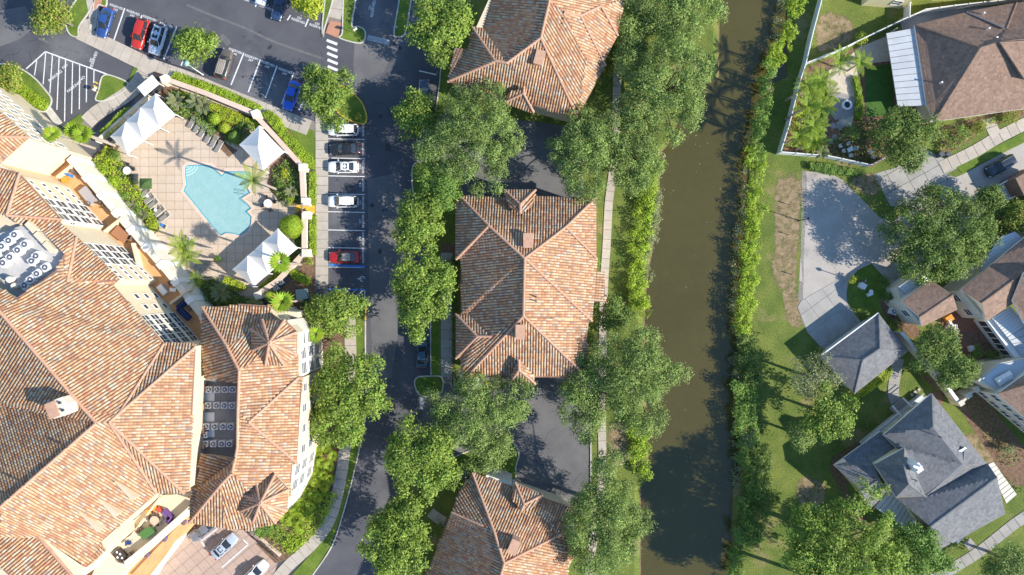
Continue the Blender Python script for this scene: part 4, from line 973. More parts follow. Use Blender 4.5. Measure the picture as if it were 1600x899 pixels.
# house behind the round tree (brown roof, white seamed patio cover)
bG = T('courtyard_house', 'large brown roofed house with white walls round a brick courtyard', 'house', P(1540, 470))
h = 5.6
rG, pG = roof(bG, {'a': (1500, 453, h), 'b': (1568, 398, h), 'b2': (1700, 290, h), 'x': (1533, 475, None), 'y': (1600, 426, None), 'y2': (1720, 335, 8.0), 'c': (1540, 503, h), 'd': (1590, 470, h), 'd2': (1740, 365, h)},
     [['a', 'b', 'b2', 'y2', 'y', 'x'], (['c', 'd', 'd2', 'y2', 'y', 'x'], .4)], .4, tiled='shb', caps=[('x', 'y'), ('y', 'y2')], mats=[M_shb0, M_white])
B('wall', MB().prism([(v.x, v.y) for v in (P(1503, 455, h), P(1700, 300, h), P(1735, 362, h), P(1541, 499, h))], 0, h), M_housew, bG)
B('gable_wall', MB().add([P(1503, 455, h), P(1541, 500, h), P(1535, 475, 7.6)], [(0, 1, 2), (2, 1, 0)]), M_housew, bG)
roof(bG, {'a': (1600, 426, 7.9), 'b': (1582, 470, 6.5), 'c': (1600, 505, 6.2), 'd': (1660, 560, 6), 'e': (1700, 400, 8.2)}, [(['a', 'b', 'c', 'd', 'e'], None)], .3, tiled='shb', mats=[M_shb0, M_white], name='cross_roof')
h = 5.0
rg, pg = roof(bG, {'a': (1408, 471, h), 'b': (1454, 437, h), 'c': (1440, 511, h), 'd': (1496, 484, h), 'x': (1437, 496, None), 'y': (1489, 461, None)},
     [['a', 'b', 'y', 'x'], ['c', 'd', 'y', 'x']], .4, tiled='shb', caps=[('x', 'y')], mats=[M_shb0, M_white], name='wing_roof')
wq = [P(1409, 472, h), P(1454, 439, h), P(1493, 484, h), P(1441, 508, h)]
B('wing_wall', MB().prism([(v.x, v.y) for v in wq], 0, h-.05), M_housew, bG)
B('porch_wall', MB().prism(poly([(1402, 450), (1436, 427), (1452, 437), (1408, 470)], 3.4), 0, 3.3), M_housew, bG)
metal_roof(bG, [(1404, 449, 3.9), (1418, 462, 3.5), (1453, 437, 3.5), (1437, 426, 3.9)][::1], 9, M_whitem)
windows(bG, W(wq[0]), W(wq[3]), (3.4,), 1, 1.2, 1.4, P(1380, 520), t0=.3, t1=.7)
windows(bG, P2(1503, 455, 5.6), P2(1541, 500, 5.6), (3.0,), 2, 1.2, 1.4, P(1480, 520))
metal_roof(bG, [(1550, 497, 3.8), (1579, 479, 4.2), (1604, 508, 4.2), (1574, 527, 3.8)][::1], 8, M_whitem)
metal_roof(bG, [(1574, 527, 3.8), (1604, 508, 4.2), (1660, 580, 4.2), (1598, 558, 3.6)], 6, M_metalr)
scr = B('sunroom_wall', MB().prism(poly([(1543, 502), (1550, 497), (1598, 558), (1591, 566)], 3.3), 0, 3.3), M_white, bG)
windows(bG, P2(1543, 502, 3.3), P2(1591, 566, 3.3), (1.9,), 7, .95, 1.7, P(1500, 560), mull=(0, 0))
metal_roof(bG, [(1560, 372, 4.4), (1586, 362, 4.4), (1604, 378, 4.4), (1530, 425, 4.2)], 7, M_whitem)
# lower white walled house with windows, right edge
bH = T('white_wall_house', 'two storey house with cream window wall and brown roof at the right edge', 'house', P(1580, 640))
h = 6.0
rH, pH = roof(bH, {'a': (1558, 616, h), 'b': (1604, 583, h), 'b2': (1700, 510, h), 'c': (1606, 657, h), 'c2': (1700, 740, h), 'x': (1640, 590, 8.0), 'y': (1720, 600, 8.2)},
     [(['a', 'b', 'b2', 'y', 'x'], None), (['c', 'a', 'x'], None), (['c2', 'c', 'x', 'y'], None)], .35, tiled='shb', caps=[('a', 'x')], mats=[M_shb0, M_white])
hq = [P(1560, 617, h), P(1700, 515, h), P(1700, 735, h), P(1606, 655, h)]
B('wall', MB().prism([(v.x, v.y) for v in hq], 0, h-.05), M_housew, bH)
windows(bH, W(hq[0]), P2(1650, 694, h), (1.6, 4.3), 5, 1.5, 1.3, P(1500, 700), mull=(1, 0))
B('annex', MB().prism(poly([(1528, 595), (1560, 568), (1600, 560), (1640, 600), (1562, 615)], 4.6), 0, 4.6), M_housew, bH)
B('annex_flat_roof', MB().prism(poly([(1535, 592), (1562, 570), (1598, 563), (1610, 585), (1563, 610)], 4.7), 4.6, 4.72), M_metalr, bH)
windows(bH, P2(1540, 590, 4.6), P2(1585, 566, 4.6), (2.6,), 2, 1.8, 1.5, P(1520, 540), mull=(0, 0))
o = B('gable_canopy', MB().add([P(1553, 592, 5.0), P(1577, 579, 5.0), P(1584, 592, 5.0), P(1562, 604, 5.0), P(1560, 596, 5.7), P(1582, 584, 5.7)], [(0, 3, 4), (3, 2, 5, 4), (2, 1, 5), (1, 0, 4, 5)]), M_whitem, bH)
# garden walls of the courtyard
bw = T('courtyard_wall', 'long white garden wall running beside the dark trees behind the grey garage', 'wall', P(1455, 570))
B('wall', sweep(MB(), poly([(1409, 520), (1440, 556), (1470, 590), (1501, 632)], 2.2), .35, 0, 2.2), M_housew, bw); B('coping', sweep(MB(), poly([(1409, 520), (1440, 556), (1470, 590), (1501, 632)], 2.3), .5, 2.2, 2.32), M_white, bw)
bw = T('pillar_wall', 'short white wall with square pillars south of the dark trees', 'wall', P(1510, 622))
B('wall', sweep(MB(), poly([(1503, 630), (1518, 614), (1530, 606)], 2.2), .35, 0, 2.2), M_housew, bw)
for x, y in ((1502, 630), (1514, 618), (1526, 608)): B('pillar', MB().box((*P2(x, y, 2.4), 1.25), (.8, .8, 2.5), .6), M_housew, bw)

# grey garage
bI = T('grey_garage', 'detached garage with a grey shingle hip roof between drive and lawn', 'garage', P(1350, 555))
h = 2.9
rI, pI = roof(bI, {'a': (1284, 556, h), 'b': (1373, 490, h), 'c': (1419, 549, h), 'd': (1335, 616, h), 'x': (1375, 545, None), 'y': (1348, 563, None)},
     [['a', 'b', 'x', 'y'], ['b', 'c', 'x'], ['c', 'd', 'y', 'x'], ['d', 'a', 'y']], .5, tiled='shg', caps=[('b', 'x'), ('c', 'x'), ('x', 'y'), ('a', 'y'), ('d', 'y')])
walls(bI, [pI[k] for k in 'abcd'], h, M_housew)
B('gutter', sweep(MB(), [(pI['a'].x-.05, pI['a'].y+.08), (pI['b'].x-.05, pI['b'].y+.08)], .14, h-.2, h+.03), M_white, bI)

# grey victorian house
bJ = T('grey_victorian_house', 'big grey shingled house with many gables and white porches, lower right', 'house', P(1450, 740))
h = 4.9
VJ = {'n': (1456, 615, h), 'w': (1380, 680, h), 'e': (1542, 725, h), 'x': (1458, 671, None), 'v': (1504, 726, 8.2), 'w2': (1400, 700, h+.6), 'k': (1412, 701, 6.4), 'm': (1446, 776, 6.2), 'e2': (1509, 700, 6.2)}
VJ['x'] = (1458, 668, 7.6); VJ['v'] = (1504, 726, 7.4)
rJ, pJ = roof(bJ, VJ, [(['w', 'n', 'x', 'v', 'm', 'k', 'w2'], None), (['n', 'e', 'e2', 'v', 'x'], None)], .42, tiled='shg', caps=[('n', 'x')])
rJ2, pJ2 = roof(bJ, {'a': (1400, 778, 5.4), 'b': (1446, 776, 6.3), 'c': (1504, 726, 7.3), 'd': (1509, 700, 6.7), 'e': (1558, 746, 7.8), 'f': (1454, 823, 7.5), 'g': (1571, 803, 4.8), 'i': (1489, 849, 4.5), 'j': (1462, 866, 4.5), 'k': (1456, 838, 5.6), 'l': (1543, 724, 5.8)},
      [(['a', 'f', 'e', 'l', 'd', 'c', 'b'], None), (['f', 'e', 'g', 'i', 'k'], None)], .42, tiled='shg', caps=[('f', 'e')], name='south_roof')
roof(bJ, {'a': (1366, 726, 6.6), 'b': (1413, 700, 6.6), 'c': (1446, 776, 6.8), 'd': (1400, 777, 6.6), 'x': (1412, 727, 9.2), 'y': (1420, 757, 8.4)},
     [(['a', 'b', 'x'], None), (['b', 'c', 'y', 'x'], None), (['c', 'd', 'y'], None), (['d', 'a', 'x', 'y'], None)], tiled='shg', caps=[('a', 'x'), ('b', 'x'), ('x', 'y'), ('y', 'c')], name='tower_roof')
B('tower_wall', MB().prism(poly([(1370, 727), (1411, 704), (1440, 772), (1402, 774)], 6.4), 3, 6.5), M_yellowwall, bJ)
roof(bJ, {'a': (1303, 727, 4.0), 'b': (1376, 674, 4.0), 'b2': (1400, 700, 4.6), 'c': (1366, 728, 5.4), 'd': (1391, 764, 4.6), 'e': (1360, 796, 4.0), 'x': (1346, 767, 5.8), 'y': (1374, 750, 5.8)},
     [(['a', 'b', 'b2', 'c', 'y', 'x'], None), (['e', 'd', 'y', 'x'], None)], tiled='shg', caps=[('x', 'y')], name='west_roof')
B('wall', MB().prism(poly([(1322, 736), (1384, 692), (1400, 710), (1388, 758), (1361, 781)], 3.9), 0, 3.9), M_yellowwall, bJ)
B('gable_wall', MB().add([P(1306, 728, 3.9), P(1360, 793, 3.9), P(1346, 767, 5.7)], [(0, 1, 2), (2, 1, 0)]), M_yellowwall, bJ)
B('wall', MB().prism(poly([(1396, 690), (1458, 636), (1530, 728), (1558, 792), (1484, 836), (1460, 848), (1406, 775)], 5.0), 0, 4.4), M_yellowwall, bJ)
roof(bJ, {'a': (1541, 766, 6.6), 'b': (1572, 803, 5.0), 'c': (1533, 808, 5.4)}, [(['a', 'b', 'c'], None)], tiled='shg', name='dormer_roof')
roof(bJ, {'a': (1454, 826, 6.6), 'b': (1485, 850, 5.0), 'c': (1463, 862, 5.0), 'd': (1446, 848, 5.6), 'e': (1478, 829, 6.4)}, [(['a', 'd', 'c', 'b', 'e'], None)], tiled='shg', name='dormer_roof')
B('bay', MB().prism(poly([(1429, 838), (1434, 818), (1452, 830), (1446, 850)], 4.8), 0, 4.8), M_white, bJ)
windows(bJ, P2(1429, 838, 4.8), P2(1446, 850, 4.8), (3.6,), 1, 1.0, 1.2, P(1400, 870))
B('gable_trim', MB().add([P(1508, 699, 6.9), P(1513, 703, 6.5), P(1498, 712, 6.6), P(1494, 707, 7.0)], [(0, 1, 2, 3), (3, 2, 1, 0)]), M_white, bJ)
ch = P(1434, 731, 9.6); B('chimney', MB().box((ch.x, ch.y, 8.2), (1.0, 1.3, 3.2), .6), M_white, bJ); 
for s in (-.3, .3): B('chimney_pot', MB().tube((ch.x+s*.5, ch.y+s, 9.7), (ch.x+s*.5, ch.y+s, 10.2), .17, .17, 8), M_white, bJ)
metal_roof(bJ, [(1366, 793, 3.2), (1391, 764, 3.9), (1434, 816, 3.9), (1429, 836, 3.2)][::1], 10, M_metalr)
metal_roof(bJ, [(1543, 726, 3.4), (1552, 722, 3.0), (1589, 773, 3.0), (1573, 787, 3.0)], 9, M_housew)
metal_roof(bJ, [(1491, 840, 3.2), (1532, 808, 3.2), (1536, 812, 3.0), (1496, 850, 3.0)], 8, M_whitem)
B('veranda_floor', MB().prism(poly([(1346, 693), (1440, 617), (1462, 640), (1372, 714)], .9), 0, .9), M_metalr, bJ)
for off in (0, 4, 8): B('rail', MB().tube(P(1352+off, 689+off, 2.1), P(1404+off, 646+off, 2.1), .06, .06, 5), M_white, bJ)
for off in (0, 4): B('rail', MB().tube(P(1424+off, 631+off, 2.1), P(1444+off, 615+off, 2.1), .06, .06, 5), M_white, bJ)
for t in (0, .25, .5, .75, 1):
    a = P(1352+52*t, 689-43*t, 0); B('post', MB().tube(a, a+Vector((0, 0, 2.6)), .08, .08, 6), M_white, bJ)
for k in range(5): B('step', MB().box((*P2(1403+2.6*k, 632+3.2*k, .5), .14*(k+1)), (2.6, .36, .3), .70), M_concg[0], bJ)
for a, b in (((1394, 634), (1408, 650)), ((1411, 622), (1425, 636))): B('stair_wall', MB().tube(P(*a, 1.0), P(*b, 1.6), .14, .14, 6), M_white, bJ)
for x, y, z in ((1366, 748, 6.0), (1469, 683, 8.0), (1431, 751, 8.2), (1413, 756, 7.6), (1341, 743, 5.4), (1350, 749, 5.6)): vent(bJ, x, y, z, .08, .4, M_dark)
# small porch with a rail, right edge
bK = T('white_porch', 'small white railed porch at the right edge below the parked dark suv', 'porch', P(1580, 300))
B('porch_roof', MB().prism(poly([(1587, 279), (1620, 260), (1640, 300), (1600, 305)], 3.4), 0.2, 3.4), M_shb0, bK)
B('porch_floor', MB().prism(poly([(1557, 294), (1588, 275), (1602, 300), (1576, 314)], .7), 0, .7), M_metalr, bK)
for a, b in (((1553, 294), (1588, 275)), ((1557, 294), (1572, 312)), ((1572, 312), (1602, 302))):
    B('rail', MB().tube(P(*a, 1.6), P(*b, 1.6), .09, .09, 6), M_white, bK)
for a in ((1553, 294), (1587, 276), (1572, 312)): B('post', MB().tube(P(*a, 1.6)-Vector((0, 0, 1.6)), P(*a, 1.6)+Vector((0, 0, .1)), .1, .1, 6), M_white, bK)

# ---- white vinyl fences, each panel a part
def fence(label, pts, h=1.85, mat=M_white):
    q = poly(pts); t = T('vinyl_fence', label, 'fence', (q[0][0], q[0][1], 0)); 
    for a, b in zip(q[:-1], q[1:]):
        a = Vector(a); b = Vector(b); n = max(1, round((b-a).length/2.4)); d = (b-a)/n; ang = math.atan2(d.y, d.x)
        for k in range(n):
            p = a+d*k; m = p+d/2
            B('post', MB().box((p.x, p.y, h/2+.05), (.16, .16, h+.12), ang), mat, t)
            mb = MB().box((m.x, m.y, h/2), (d.length-.17, .06, h-.1), ang); mb.box((m.x, m.y, h-.05), (d.length-.17, .11, .12), ang); B('panel', mb, mat, t)
    B('post', MB().box((b.x, b.y, h/2+.05), (.16, .16, h+.12), ang), mat, t); return t
fence('white fence along the canal lawn, running up the left side of the garden', [(1286, -30), (1262, 60), (1252, 104), (1243, 132), (1226, 200), (1213, 241)])
fence('white fence along the bottom of the garden above the concrete turning circle', [(1213, 241), (1286, 247), (1352, 261), (1376, 249)])
fence('white diagonal fence between the garden and the neighbour lawn above', [(1256, 103), (1308, 82), (1400, 38), (1436, 22), (1480, 16), (1570, 6), (1660, 2)])
fence('short white gate fence between yellow house and garden fence', [(1412, 12), (1411, 34)])

# ---- pool compound wall
cw1 = T('pool_wall', 'pale stucco wall with stone piers enclosing the pool terrace', 'wall', P(400, 180))
for pts in ([(263, 127), (330, 151), (401, 180)], [(401, 180), (440, 222), (476, 262)], [(476, 262), (479, 318)], [(480, 338), (480, 394)], [(478, 398), (440, 438), (405, 462)]):
    q = poly(pts); B('wall', sweep(MB(), q, .4, 0, 1.5), M_creamw, cw1); B('coping', sweep(MB(), q, .75, 1.5, 1.62), M_coping, cw1)
for x, y in ((261, 126), (402, 180), (475, 263), (479, 316), (480, 337), (480, 396), (406, 462)): B('pier', MB().box((*P2(x, y, 1), .95), (1.15, 1.15, 1.9), .4 if x < 450 else 0), M_creamw, cw1)
cw2 = T('equipment_yard_wall', 'low pale wall behind the long white canopy beside the golf cart shelter', 'wall', P(215, 190))
B('wall', sweep(MB(), poly([(262, 128), (240, 150), (170, 212), (158, 224)]), .3, 0, 1.4), M_creamw, cw2)
gt = T('pool_gate', 'orange paved gateway with an arch between two wall piers by the parking bays', 'gate', P(480, 327))
B('threshold', MB().prism(poly([(462, 321), (492, 321), (492, 334), (462, 334)]), 0, .15), M_yellow, gt)
B('arch', MB().path([P(479, 321, 0)+Vector((0, 0, .1)), P(479, 321, 0)+Vector((0, 0, 2.3)), P(479, 334, 0)+Vector((0, 0, 2.3)), P(479, 334, 0)+Vector((0, 0, .1))], [.09]*4, 6), M_trunk, gt)
# ------------------------------------------------------------------ foliage
def leafcloud(C, Nrm, size, cols, seed=0, aspect=.62):
    "C (n,3) centres, Nrm (n,3) facing, size (n,), cols (n,3) -> one quad per leaf cluster"
    r = np.random.default_rng(seed); n = len(C)
    N_ = Nrm/np.maximum(np.linalg.norm(Nrm, axis=1, keepdims=True), 1e-6)
    t = r.normal(size=(n, 3)); t -= (t*N_).sum(1, keepdims=True)*N_; t /= np.maximum(np.linalg.norm(t, axis=1, keepdims=True), 1e-6)
    b = np.cross(N_, t); s = size[:, None]
    V = np.stack([C-t*s*.5, C+b*s*aspect*.5+t*s*.05-N_*s*.1, C+t*s*.5, C-b*s*aspect*.5+t*s*.05-N_*s*.1], 1).reshape(-1, 3)
    return V, np.arange(4*n).reshape(n, 4)
PAL = {'oak': [(0.108, 0.160, 0.038), (0.145, 0.195, 0.052), (0.070, 0.112, 0.028), (0.190, 0.225, 0.075)],
       'maple': [(0.118, 0.178, 0.028), (0.152, 0.208, 0.036), (0.086, 0.142, 0.024), (0.190, 0.222, 0.046)],
       'lime': [(0.200, 0.260, 0.020), (0.250, 0.290, 0.022), (0.150, 0.210, 0.020), (0.290, 0.270, 0.030)],
       'dark': [(0.075, 0.120, 0.026), (0.100, 0.148, 0.032), (0.140, 0.165, 0.040), (0.050, 0.090, 0.022)],
       'mid': [(0.090, 0.160, 0.030), (0.120, 0.190, 0.035), (0.070, 0.130, 0.028), (0.150, 0.200, 0.040)],
       'rust': [(0.135, 0.180, 0.026), (0.175, 0.200, 0.032), (0.100, 0.150, 0.024), (0.220, 0.170, 0.060)],
       'grey': [(0.150, 0.165, 0.085), (0.200, 0.200, 0.130), (0.120, 0.150, 0.055), (0.170, 0.200, 0.050)],
       'hedge': [(0.170, 0.250, 0.020), (0.210, 0.285, 0.022), (0.130, 0.205, 0.018), (0.240, 0.290, 0.025)],
       'bank': [(0.150, 0.225, 0.020), (0.190, 0.260, 0.022), (0.095, 0.155, 0.016), (0.235, 0.265, 0.028)]}
PAL = {k: [tuple(min(.55, c*(2.0 if k == 'bank' else 1.9)) for c in q) for q in v] for k, v in PAL.items()}
def pick(pal, n, r, jit=.2):
    p = np.array(PAL[pal]); return p[r.choice(len(p), n, p=[.35, .25, .25, .15])]*r.uniform(1-jit, 1+jit, (n, 1))
def crown(rx, ry, rz, pal, seed, leaf=.30, dens=120, hollow=.45, lobe=(.7, 1.35), out=.16):
    r = np.random.default_rng(seed); area = math.pi*rx*ry; nl = int(area/.95)+12
    ph = r.uniform(0, 6.28, 5); am = r.uniform(.3, 1, 5)*out
    a = r.uniform(0, 2*np.pi, nl); rad = np.sqrt(r.uniform(0.0, 1, nl))
    edge = 1+sum(am[k]*np.sin((k+2)*a+ph[k]) for k in range(5))*.5
    lr = r.uniform(*lobe, nl)
    fx = rad*np.maximum(edge-lr/np.sqrt(rx*ry)*.8, .2)
    zz = np.sqrt(np.maximum(0, 1-(rad*.93)**2))*rz*r.uniform(.55, 1.05, nl)+rz*.1*np.sin(3*a+ph[0])
    zz = np.where(r.uniform(size=nl) < .28, zz*r.uniform(-.2, .6, nl), zz)
    L = np.stack([fx*rx*np.cos(a), fx*ry*np.sin(a), zz], 1)
    m = (dens*lr**2/1.0).astype(int); idx = np.repeat(np.arange(nl), m); n = len(idx)
    d = r.normal(size=(n, 3)); d[:, 2] = np.abs(d[:, 2])*1.0-.25; d /= np.linalg.norm(d, axis=1, keepdims=True)
    rr = lr[idx]*r.uniform(.45, 1.08, n)
    # the lobe's own surface is broken into sprays
    spr = r.normal(size=(nl, 3, 3)); w_ = 1+.22*np.sin(3.1*(d*spr[idx, 0]).sum(1)*2)+.15*np.sin(5.3*(d*spr[idx, 1]).sum(1)*2)
    C = L[idx]+d*(rr*w_)[:, None]*np.array([1, 1, .85])
    Nn = d*.75+np.array([0, 0, .55])+r.normal(size=(n, 3))*.42
    tone = r.uniform(.72, 1.26, nl)[idx]
    cols = pick(pal, n, r)*tone[:, None]
    V, F = leafcloud(C, Nn, leaf*r.uniform(.6, 1.25, n), cols, seed)
    return V, F, np.clip(cols, 0, .62), L, lr
_tn = 0
def tree(label, px, py, rx, ry, pal, h=None, kind='street_tree', cat='tree', group=None, leaf=.30, dens=120, rz=None, trunk=.22, rot=0.0, out=.28, lobe=(.7, 1.35), mat=None):
    "px, py, rx, ry in photo pixels of the crown; h: height of the crown's middle"
    global _tn; _tn += 1; r_ = random.Random(_tn*13)
    leaf = {'oak': .25, 'maple': .36, 'lime': .36, 'rust': .33, 'grey': .24}.get(pal, leaf); dens = dens*(.30/leaf)**1.3
    if h is None: h = 2.6+max(rx, ry)/10*.52
    c = P(px, py, h); k = (1-h/H); rx = rx/10*k; ry = ry/10*k
    if rz is None: rz = min(rx, ry)*.62
    t = T(kind, label, cat, (c.x, c.y, 0), group)
    V, F, col, L, lr = crown(rx, ry, rz, pal, 100+_tn, leaf, dens, out=out, lobe=lobe)
    if rot:
        cs, sn = math.cos(rot), math.sin(rot)
        for A_ in (V, L): x = A_[:, 0]*cs-A_[:, 1]*sn; y = A_[:, 0]*sn+A_[:, 1]*cs; A_[:, 0] = x; A_[:, 1] = y
    z0 = h-rz*.35; V = V+np.array([0, 0, z0]); L = L+np.array([0, 0, z0])
    link(bpy.data.objects.new('crown', mesh_np('crown', V, F, [M_leaf], col)), t)
    mb = MB(); s = trunk*max(1, (rx+ry)/9); fork = max(1.6, h-rz*.9)
    mb.path([(0, 0, -.1), (.08, .03, fork*.5), (0, .08, fork)], [s*1.25, s, s*.8], 8)
    order = list(range(len(L))); r_.shuffle(order)
    for i in order[:min(len(order), 26)]:
        q = Vector(L[i]); m = Vector((q.x*.45, q.y*.45, fork+(q.z-fork)*.62))
        mb.path([(0, .05, fork-.2), m, q], [s*.42, s*.22, .04], 5)
    B('trunk', mb, M_trunk, t, world=False); return t
ST = 'trees shading the street'
tree('olive green tree with rusty tips, upper left corner above the kerb bend', 82, 22, 32, 38, 'rust', group=None)
tree('small green tree at the left edge beside the hatched bay', 8, 125, 27, 28, 'rust', h=3.4)
tree('round green tree between the silver suv and the bronze suv', 304, 70, 35, 32, 'maple')
tree('yellow green tree at the top edge of the car park', 484, 2, 30, 24, 'lime')
tree('bright green tree on the yellow kerbed island by the bays', 512, 146, 47, 46, 'maple', h=5)
tree('bright green tree beside the top townhouse, left of its clay roof', 688, 42, 50, 56, 'maple', h=6)
tree('bright green tree at the left edge of the big olive oak', 652, 182, 38, 40, 'maple', h=4.6)
tree('broad olive oak between the top and middle townhouses', 742, 218, 82, 88, 'oak', h=7.2)
tree('green tree between the broad oak and the street trees south of it', 690, 285, 44, 44, 'mid', h=5.5)
tree('green street tree north west of the middle townhouse', 655, 347, 44, 54, 'maple', h=5.5)
tree('green street tree west of the middle townhouse wall', 662, 456, 52, 70, 'maple', h=6)
tree('green tree over the end of the parking row, north of the large street tree', 522, 488, 46, 42, 'maple', h=4.8)
tree('large green tree beside the turret wing', 540, 620, 62, 84, 'maple', h=7)
tree('twin crowned green tree south west of the lower courtyard', 656, 722, 66, 68, 'maple', h=7)
tree('large green tree at the bottom edge beside the street', 620, 846, 62, 64, 'maple', h=7)
tree('olive oak south of the middle townhouse, west of the courtyard', 750, 640, 84, 66, 'oak', h=6.8)
tree('olive oak beside the drive above the lower townhouse', 760, 705, 48, 34, 'oak', h=5)
tree('olive oak overhanging the canal at the top edge', 1062, 16, 74, 46, 'oak', h=6.5)
tree('widest olive oak on the west bank, leaning over the canal', 1040, 138, 76, 86, 'oak', h=7.5)
tree('olive oak between the top townhouse and the footpath', 920, 238, 66, 72, 'oak', h=6.5)
tree('olive oak over the footpath south of the widest oak', 990, 232, 46, 74, 'oak', h=6.2)
tree('olive tree above the footpath near the top edge', 990, 60, 34, 60, 'oak', h=5)
tree('grey green oak leaning over the canal beside the middle townhouse', 990, 592, 76, 78, 'oak', h=7.2)
tree('grey green oak hiding the corner of the lower courtyard', 912, 622, 44, 66, 'oak', h=6)
tree('olive oak on the bank beside the lower townhouse', 945, 812, 70, 90, 'oak', h=8.4)
tree('dark glossy tree at the foot of the fenced garden', 1413, 214, 52, 52, 'dark', h=4.6, kind='garden_tree')
tree('huge round tree shading the concrete turning circle', 1468, 368, 92, 80, 'dark', h=5.6, kind='round_tree', out=.08)
tree('pale grey barked tree with thin crown on the east lawn, upper part', 1270, 590, 44, 34, 'grey', h=5.5, kind='lawn_tree', dens=60)
tree('green tree on the east lawn beside the grey victorian house', 1292, 648, 44, 52, 'maple', h=5.6, kind='lawn_tree', dens=75)
tree('small olive tree on the lawn, left of the victorian house tree', 1250, 682, 20, 24, 'oak', h=3.6, kind='lawn_tree')
tree('very large yellow green tree at the bottom right', 1322, 866, 114, 86, 'maple', h=10.5, kind='park_tree', rot=-.1)
tree('yellow green tree cut by the bottom edge, below the very large one', 1305, 945, 80, 52, 'maple', h=10.5, kind='park_tree')
tree('dense bright tree beside the victorian house porch', 1425, 868, 62, 44, 'mid', h=7, kind='park_tree')
tree('upper of two dark magnolias in the courtyard garden', 1463, 541, 40, 36, 'dark', h=4.4, kind='magnolia')
tree('lower of two dark magnolias in the courtyard garden', 1494, 577, 37, 34, 'dark', h=4.4, kind='magnolia')
tree('pale tree in the bottom right corner below the path', 1580, 882, 48, 38, 'oak', h=5, kind='lawn_tree')
tree('golden tipped tree at the right edge behind the white porch', 1588, 338, 28, 28, 'rust', h=3.6, kind='garden_tree')
tree('dark green tree behind the porch, right of the round tree', 1548, 312, 24, 22, 'dark', h=3, kind='garden_tree')
tree('dark green tree at the corner of the middle townhouse and the canal path', 958, 496, 34, 30, 'dark', h=3.6, kind='garden_tree')

# ---- shrubs, hedges, bank growth
def bush(label, px, py, rx, ry, pal='mid', h=1.0, group=None, leaf=.2, dens=130, kind='shrub', cat='shrub', rz=None):
    global _tn; _tn += 1
    c = P(px, py, h); rx /= 10; ry /= 10; rz = rz or min(rx, ry)*.8
    t = T(kind, label, cat, (c.x, c.y, 0), group)
    V, F, col, L, lr = crown(rx, ry, rz, pal, 500+_tn, leaf, dens, lobe=(min(.35, rx*.4), min(.65, rx*.6)), out=.1)
    nreq = 1
    V = V+np.array([0, 0, max(.1, h-rz*.5)])
    link(bpy.data.objects.new('foliage', mesh_np('foliage', V, F, [M_leaf], col)), t)
    mb = MB()
    for k in range(6):
        q = L[k % len(L)]; mb.tube((0, 0, -.05), (q[0]*.7, q[1]*.7, max(.2, q[2]+h-rz*.5)), .05, .02, 4)
    B('stems', mb, M_trunk, t, world=False); return t
def hedge(label, pts, h, pal='hedge', group=None, leaf=.19, dens=120, core=True, name='hedge', cat='hedge', rough=.12, h0=0.0, kind=None):
    global _tn; _tn += 1; r = np.random.default_rng(900+_tn)
    q = poly(pts, h); 
    if area2(q) < 0: q = q[::-1]
    c = q[0]; t = T(name, label, cat, (c[0], c[1], 0), group) if not kind else None
    A = np.array(q); x0, y0 = A.min(0); x1, y1 = A.max(0); ar = area2(q)/2; n = int(dens*(x1-x0)*(y1-y0))
    x = r.uniform(x0, x1, n); y = r.uniform(y0, y1, n); m = inpoly(x, y, q); x = x[m]; y = y[m]; n = len(x)
    bump = .10*np.sin(x*2.1+y*1.3)+.08*np.sin(x*4.7-y*3.1)
    Ct = np.stack([x, y, h+bump*.8+r.normal(0, rough, n)*.4], 1); Nt = np.stack([r.normal(0, .3, n)+.15, r.normal(0, .3, n), np.ones(n)], 1)
    Cs = [Ct]; Ns = [Nt]
    for i in range(len(q)):
        a = np.array(q[i]); b = np.array(q[(i+1) % len(q)]); L = np.linalg.norm(b-a); k = int(dens*.8*L*(h-h0))
        if k < 1: continue
        s = r.uniform(0, 1, k)[:, None]; d = (b-a)/max(L, 1e-6); nn = np.array([d[1], -d[0]])
        pnt = a+(b-a)*s+nn*r.normal(0, rough*.8, (k, 1)); z = r.uniform(h0, h, k)
        Cs.append(np.c_[pnt, z]); Ns.append(np.c_[np.tile(nn, (k, 1)), np.full(k, .35)]+r.normal(0, .4, (k, 3)))
    C = np.concatenate(Cs); Nn = np.concatenate(Ns); n = len(C)
    cols = pick(pal, n, r)*(1+.12*np.sin(C[:, :1]*1.7)+.1*np.sin(C[:, 1:2]*2.3))
    V, F = leafcloud(C, Nn, leaf*r.uniform(.7, 1.35, n), cols, _tn)
    if kind:
        o = link(bpy.data.objects.new(name, mesh_np(name, V, F, [M_leaf], np.clip(cols, 0, .62))), None, 'stuff'); o['label'] = label; return o
    V = V-np.array([c[0], c[1], 0])
    link(bpy.data.objects.new('foliage', mesh_np('foliage', V, F, [M_leaf], np.clip(cols, 0, .62))), t)
    if core: 
        ins = inset(q, .12)
        B('branches', MB().prism(ins, 0, h-.12), MAT('hedge_inside', (0.10, 0.15, 0.025), (0.07, 0.11, 0.02), 3), t)
    return t
hedge('long clipped hedge between pool wall and footpath, upper stretch', [(266, 122), (345, 154), (397, 178), (408, 166), (350, 139), (274, 112)], .7)
hedge('long clipped hedge between pool wall and footpath, lower stretch', [(408, 176), (420, 172), (436, 184), (446, 204), (488, 248), (490, 264), (478, 262), (444, 222)], .8)
hedge('narrow hedge beside the parking row footpath, above the pool gate', [(483, 268), (493, 268), (493, 320), (483, 320)], .6)
hedge('narrow hedge beside the parking row footpath, below the pool gate', [(484, 337), (493, 337), (493, 398), (484, 398)], .6)
hedge('lime clipped hedge bar beside the long white canopy', [(156, 205), (190, 172), (200, 167), (197, 179), (164, 210), (158, 214)], 1.3)
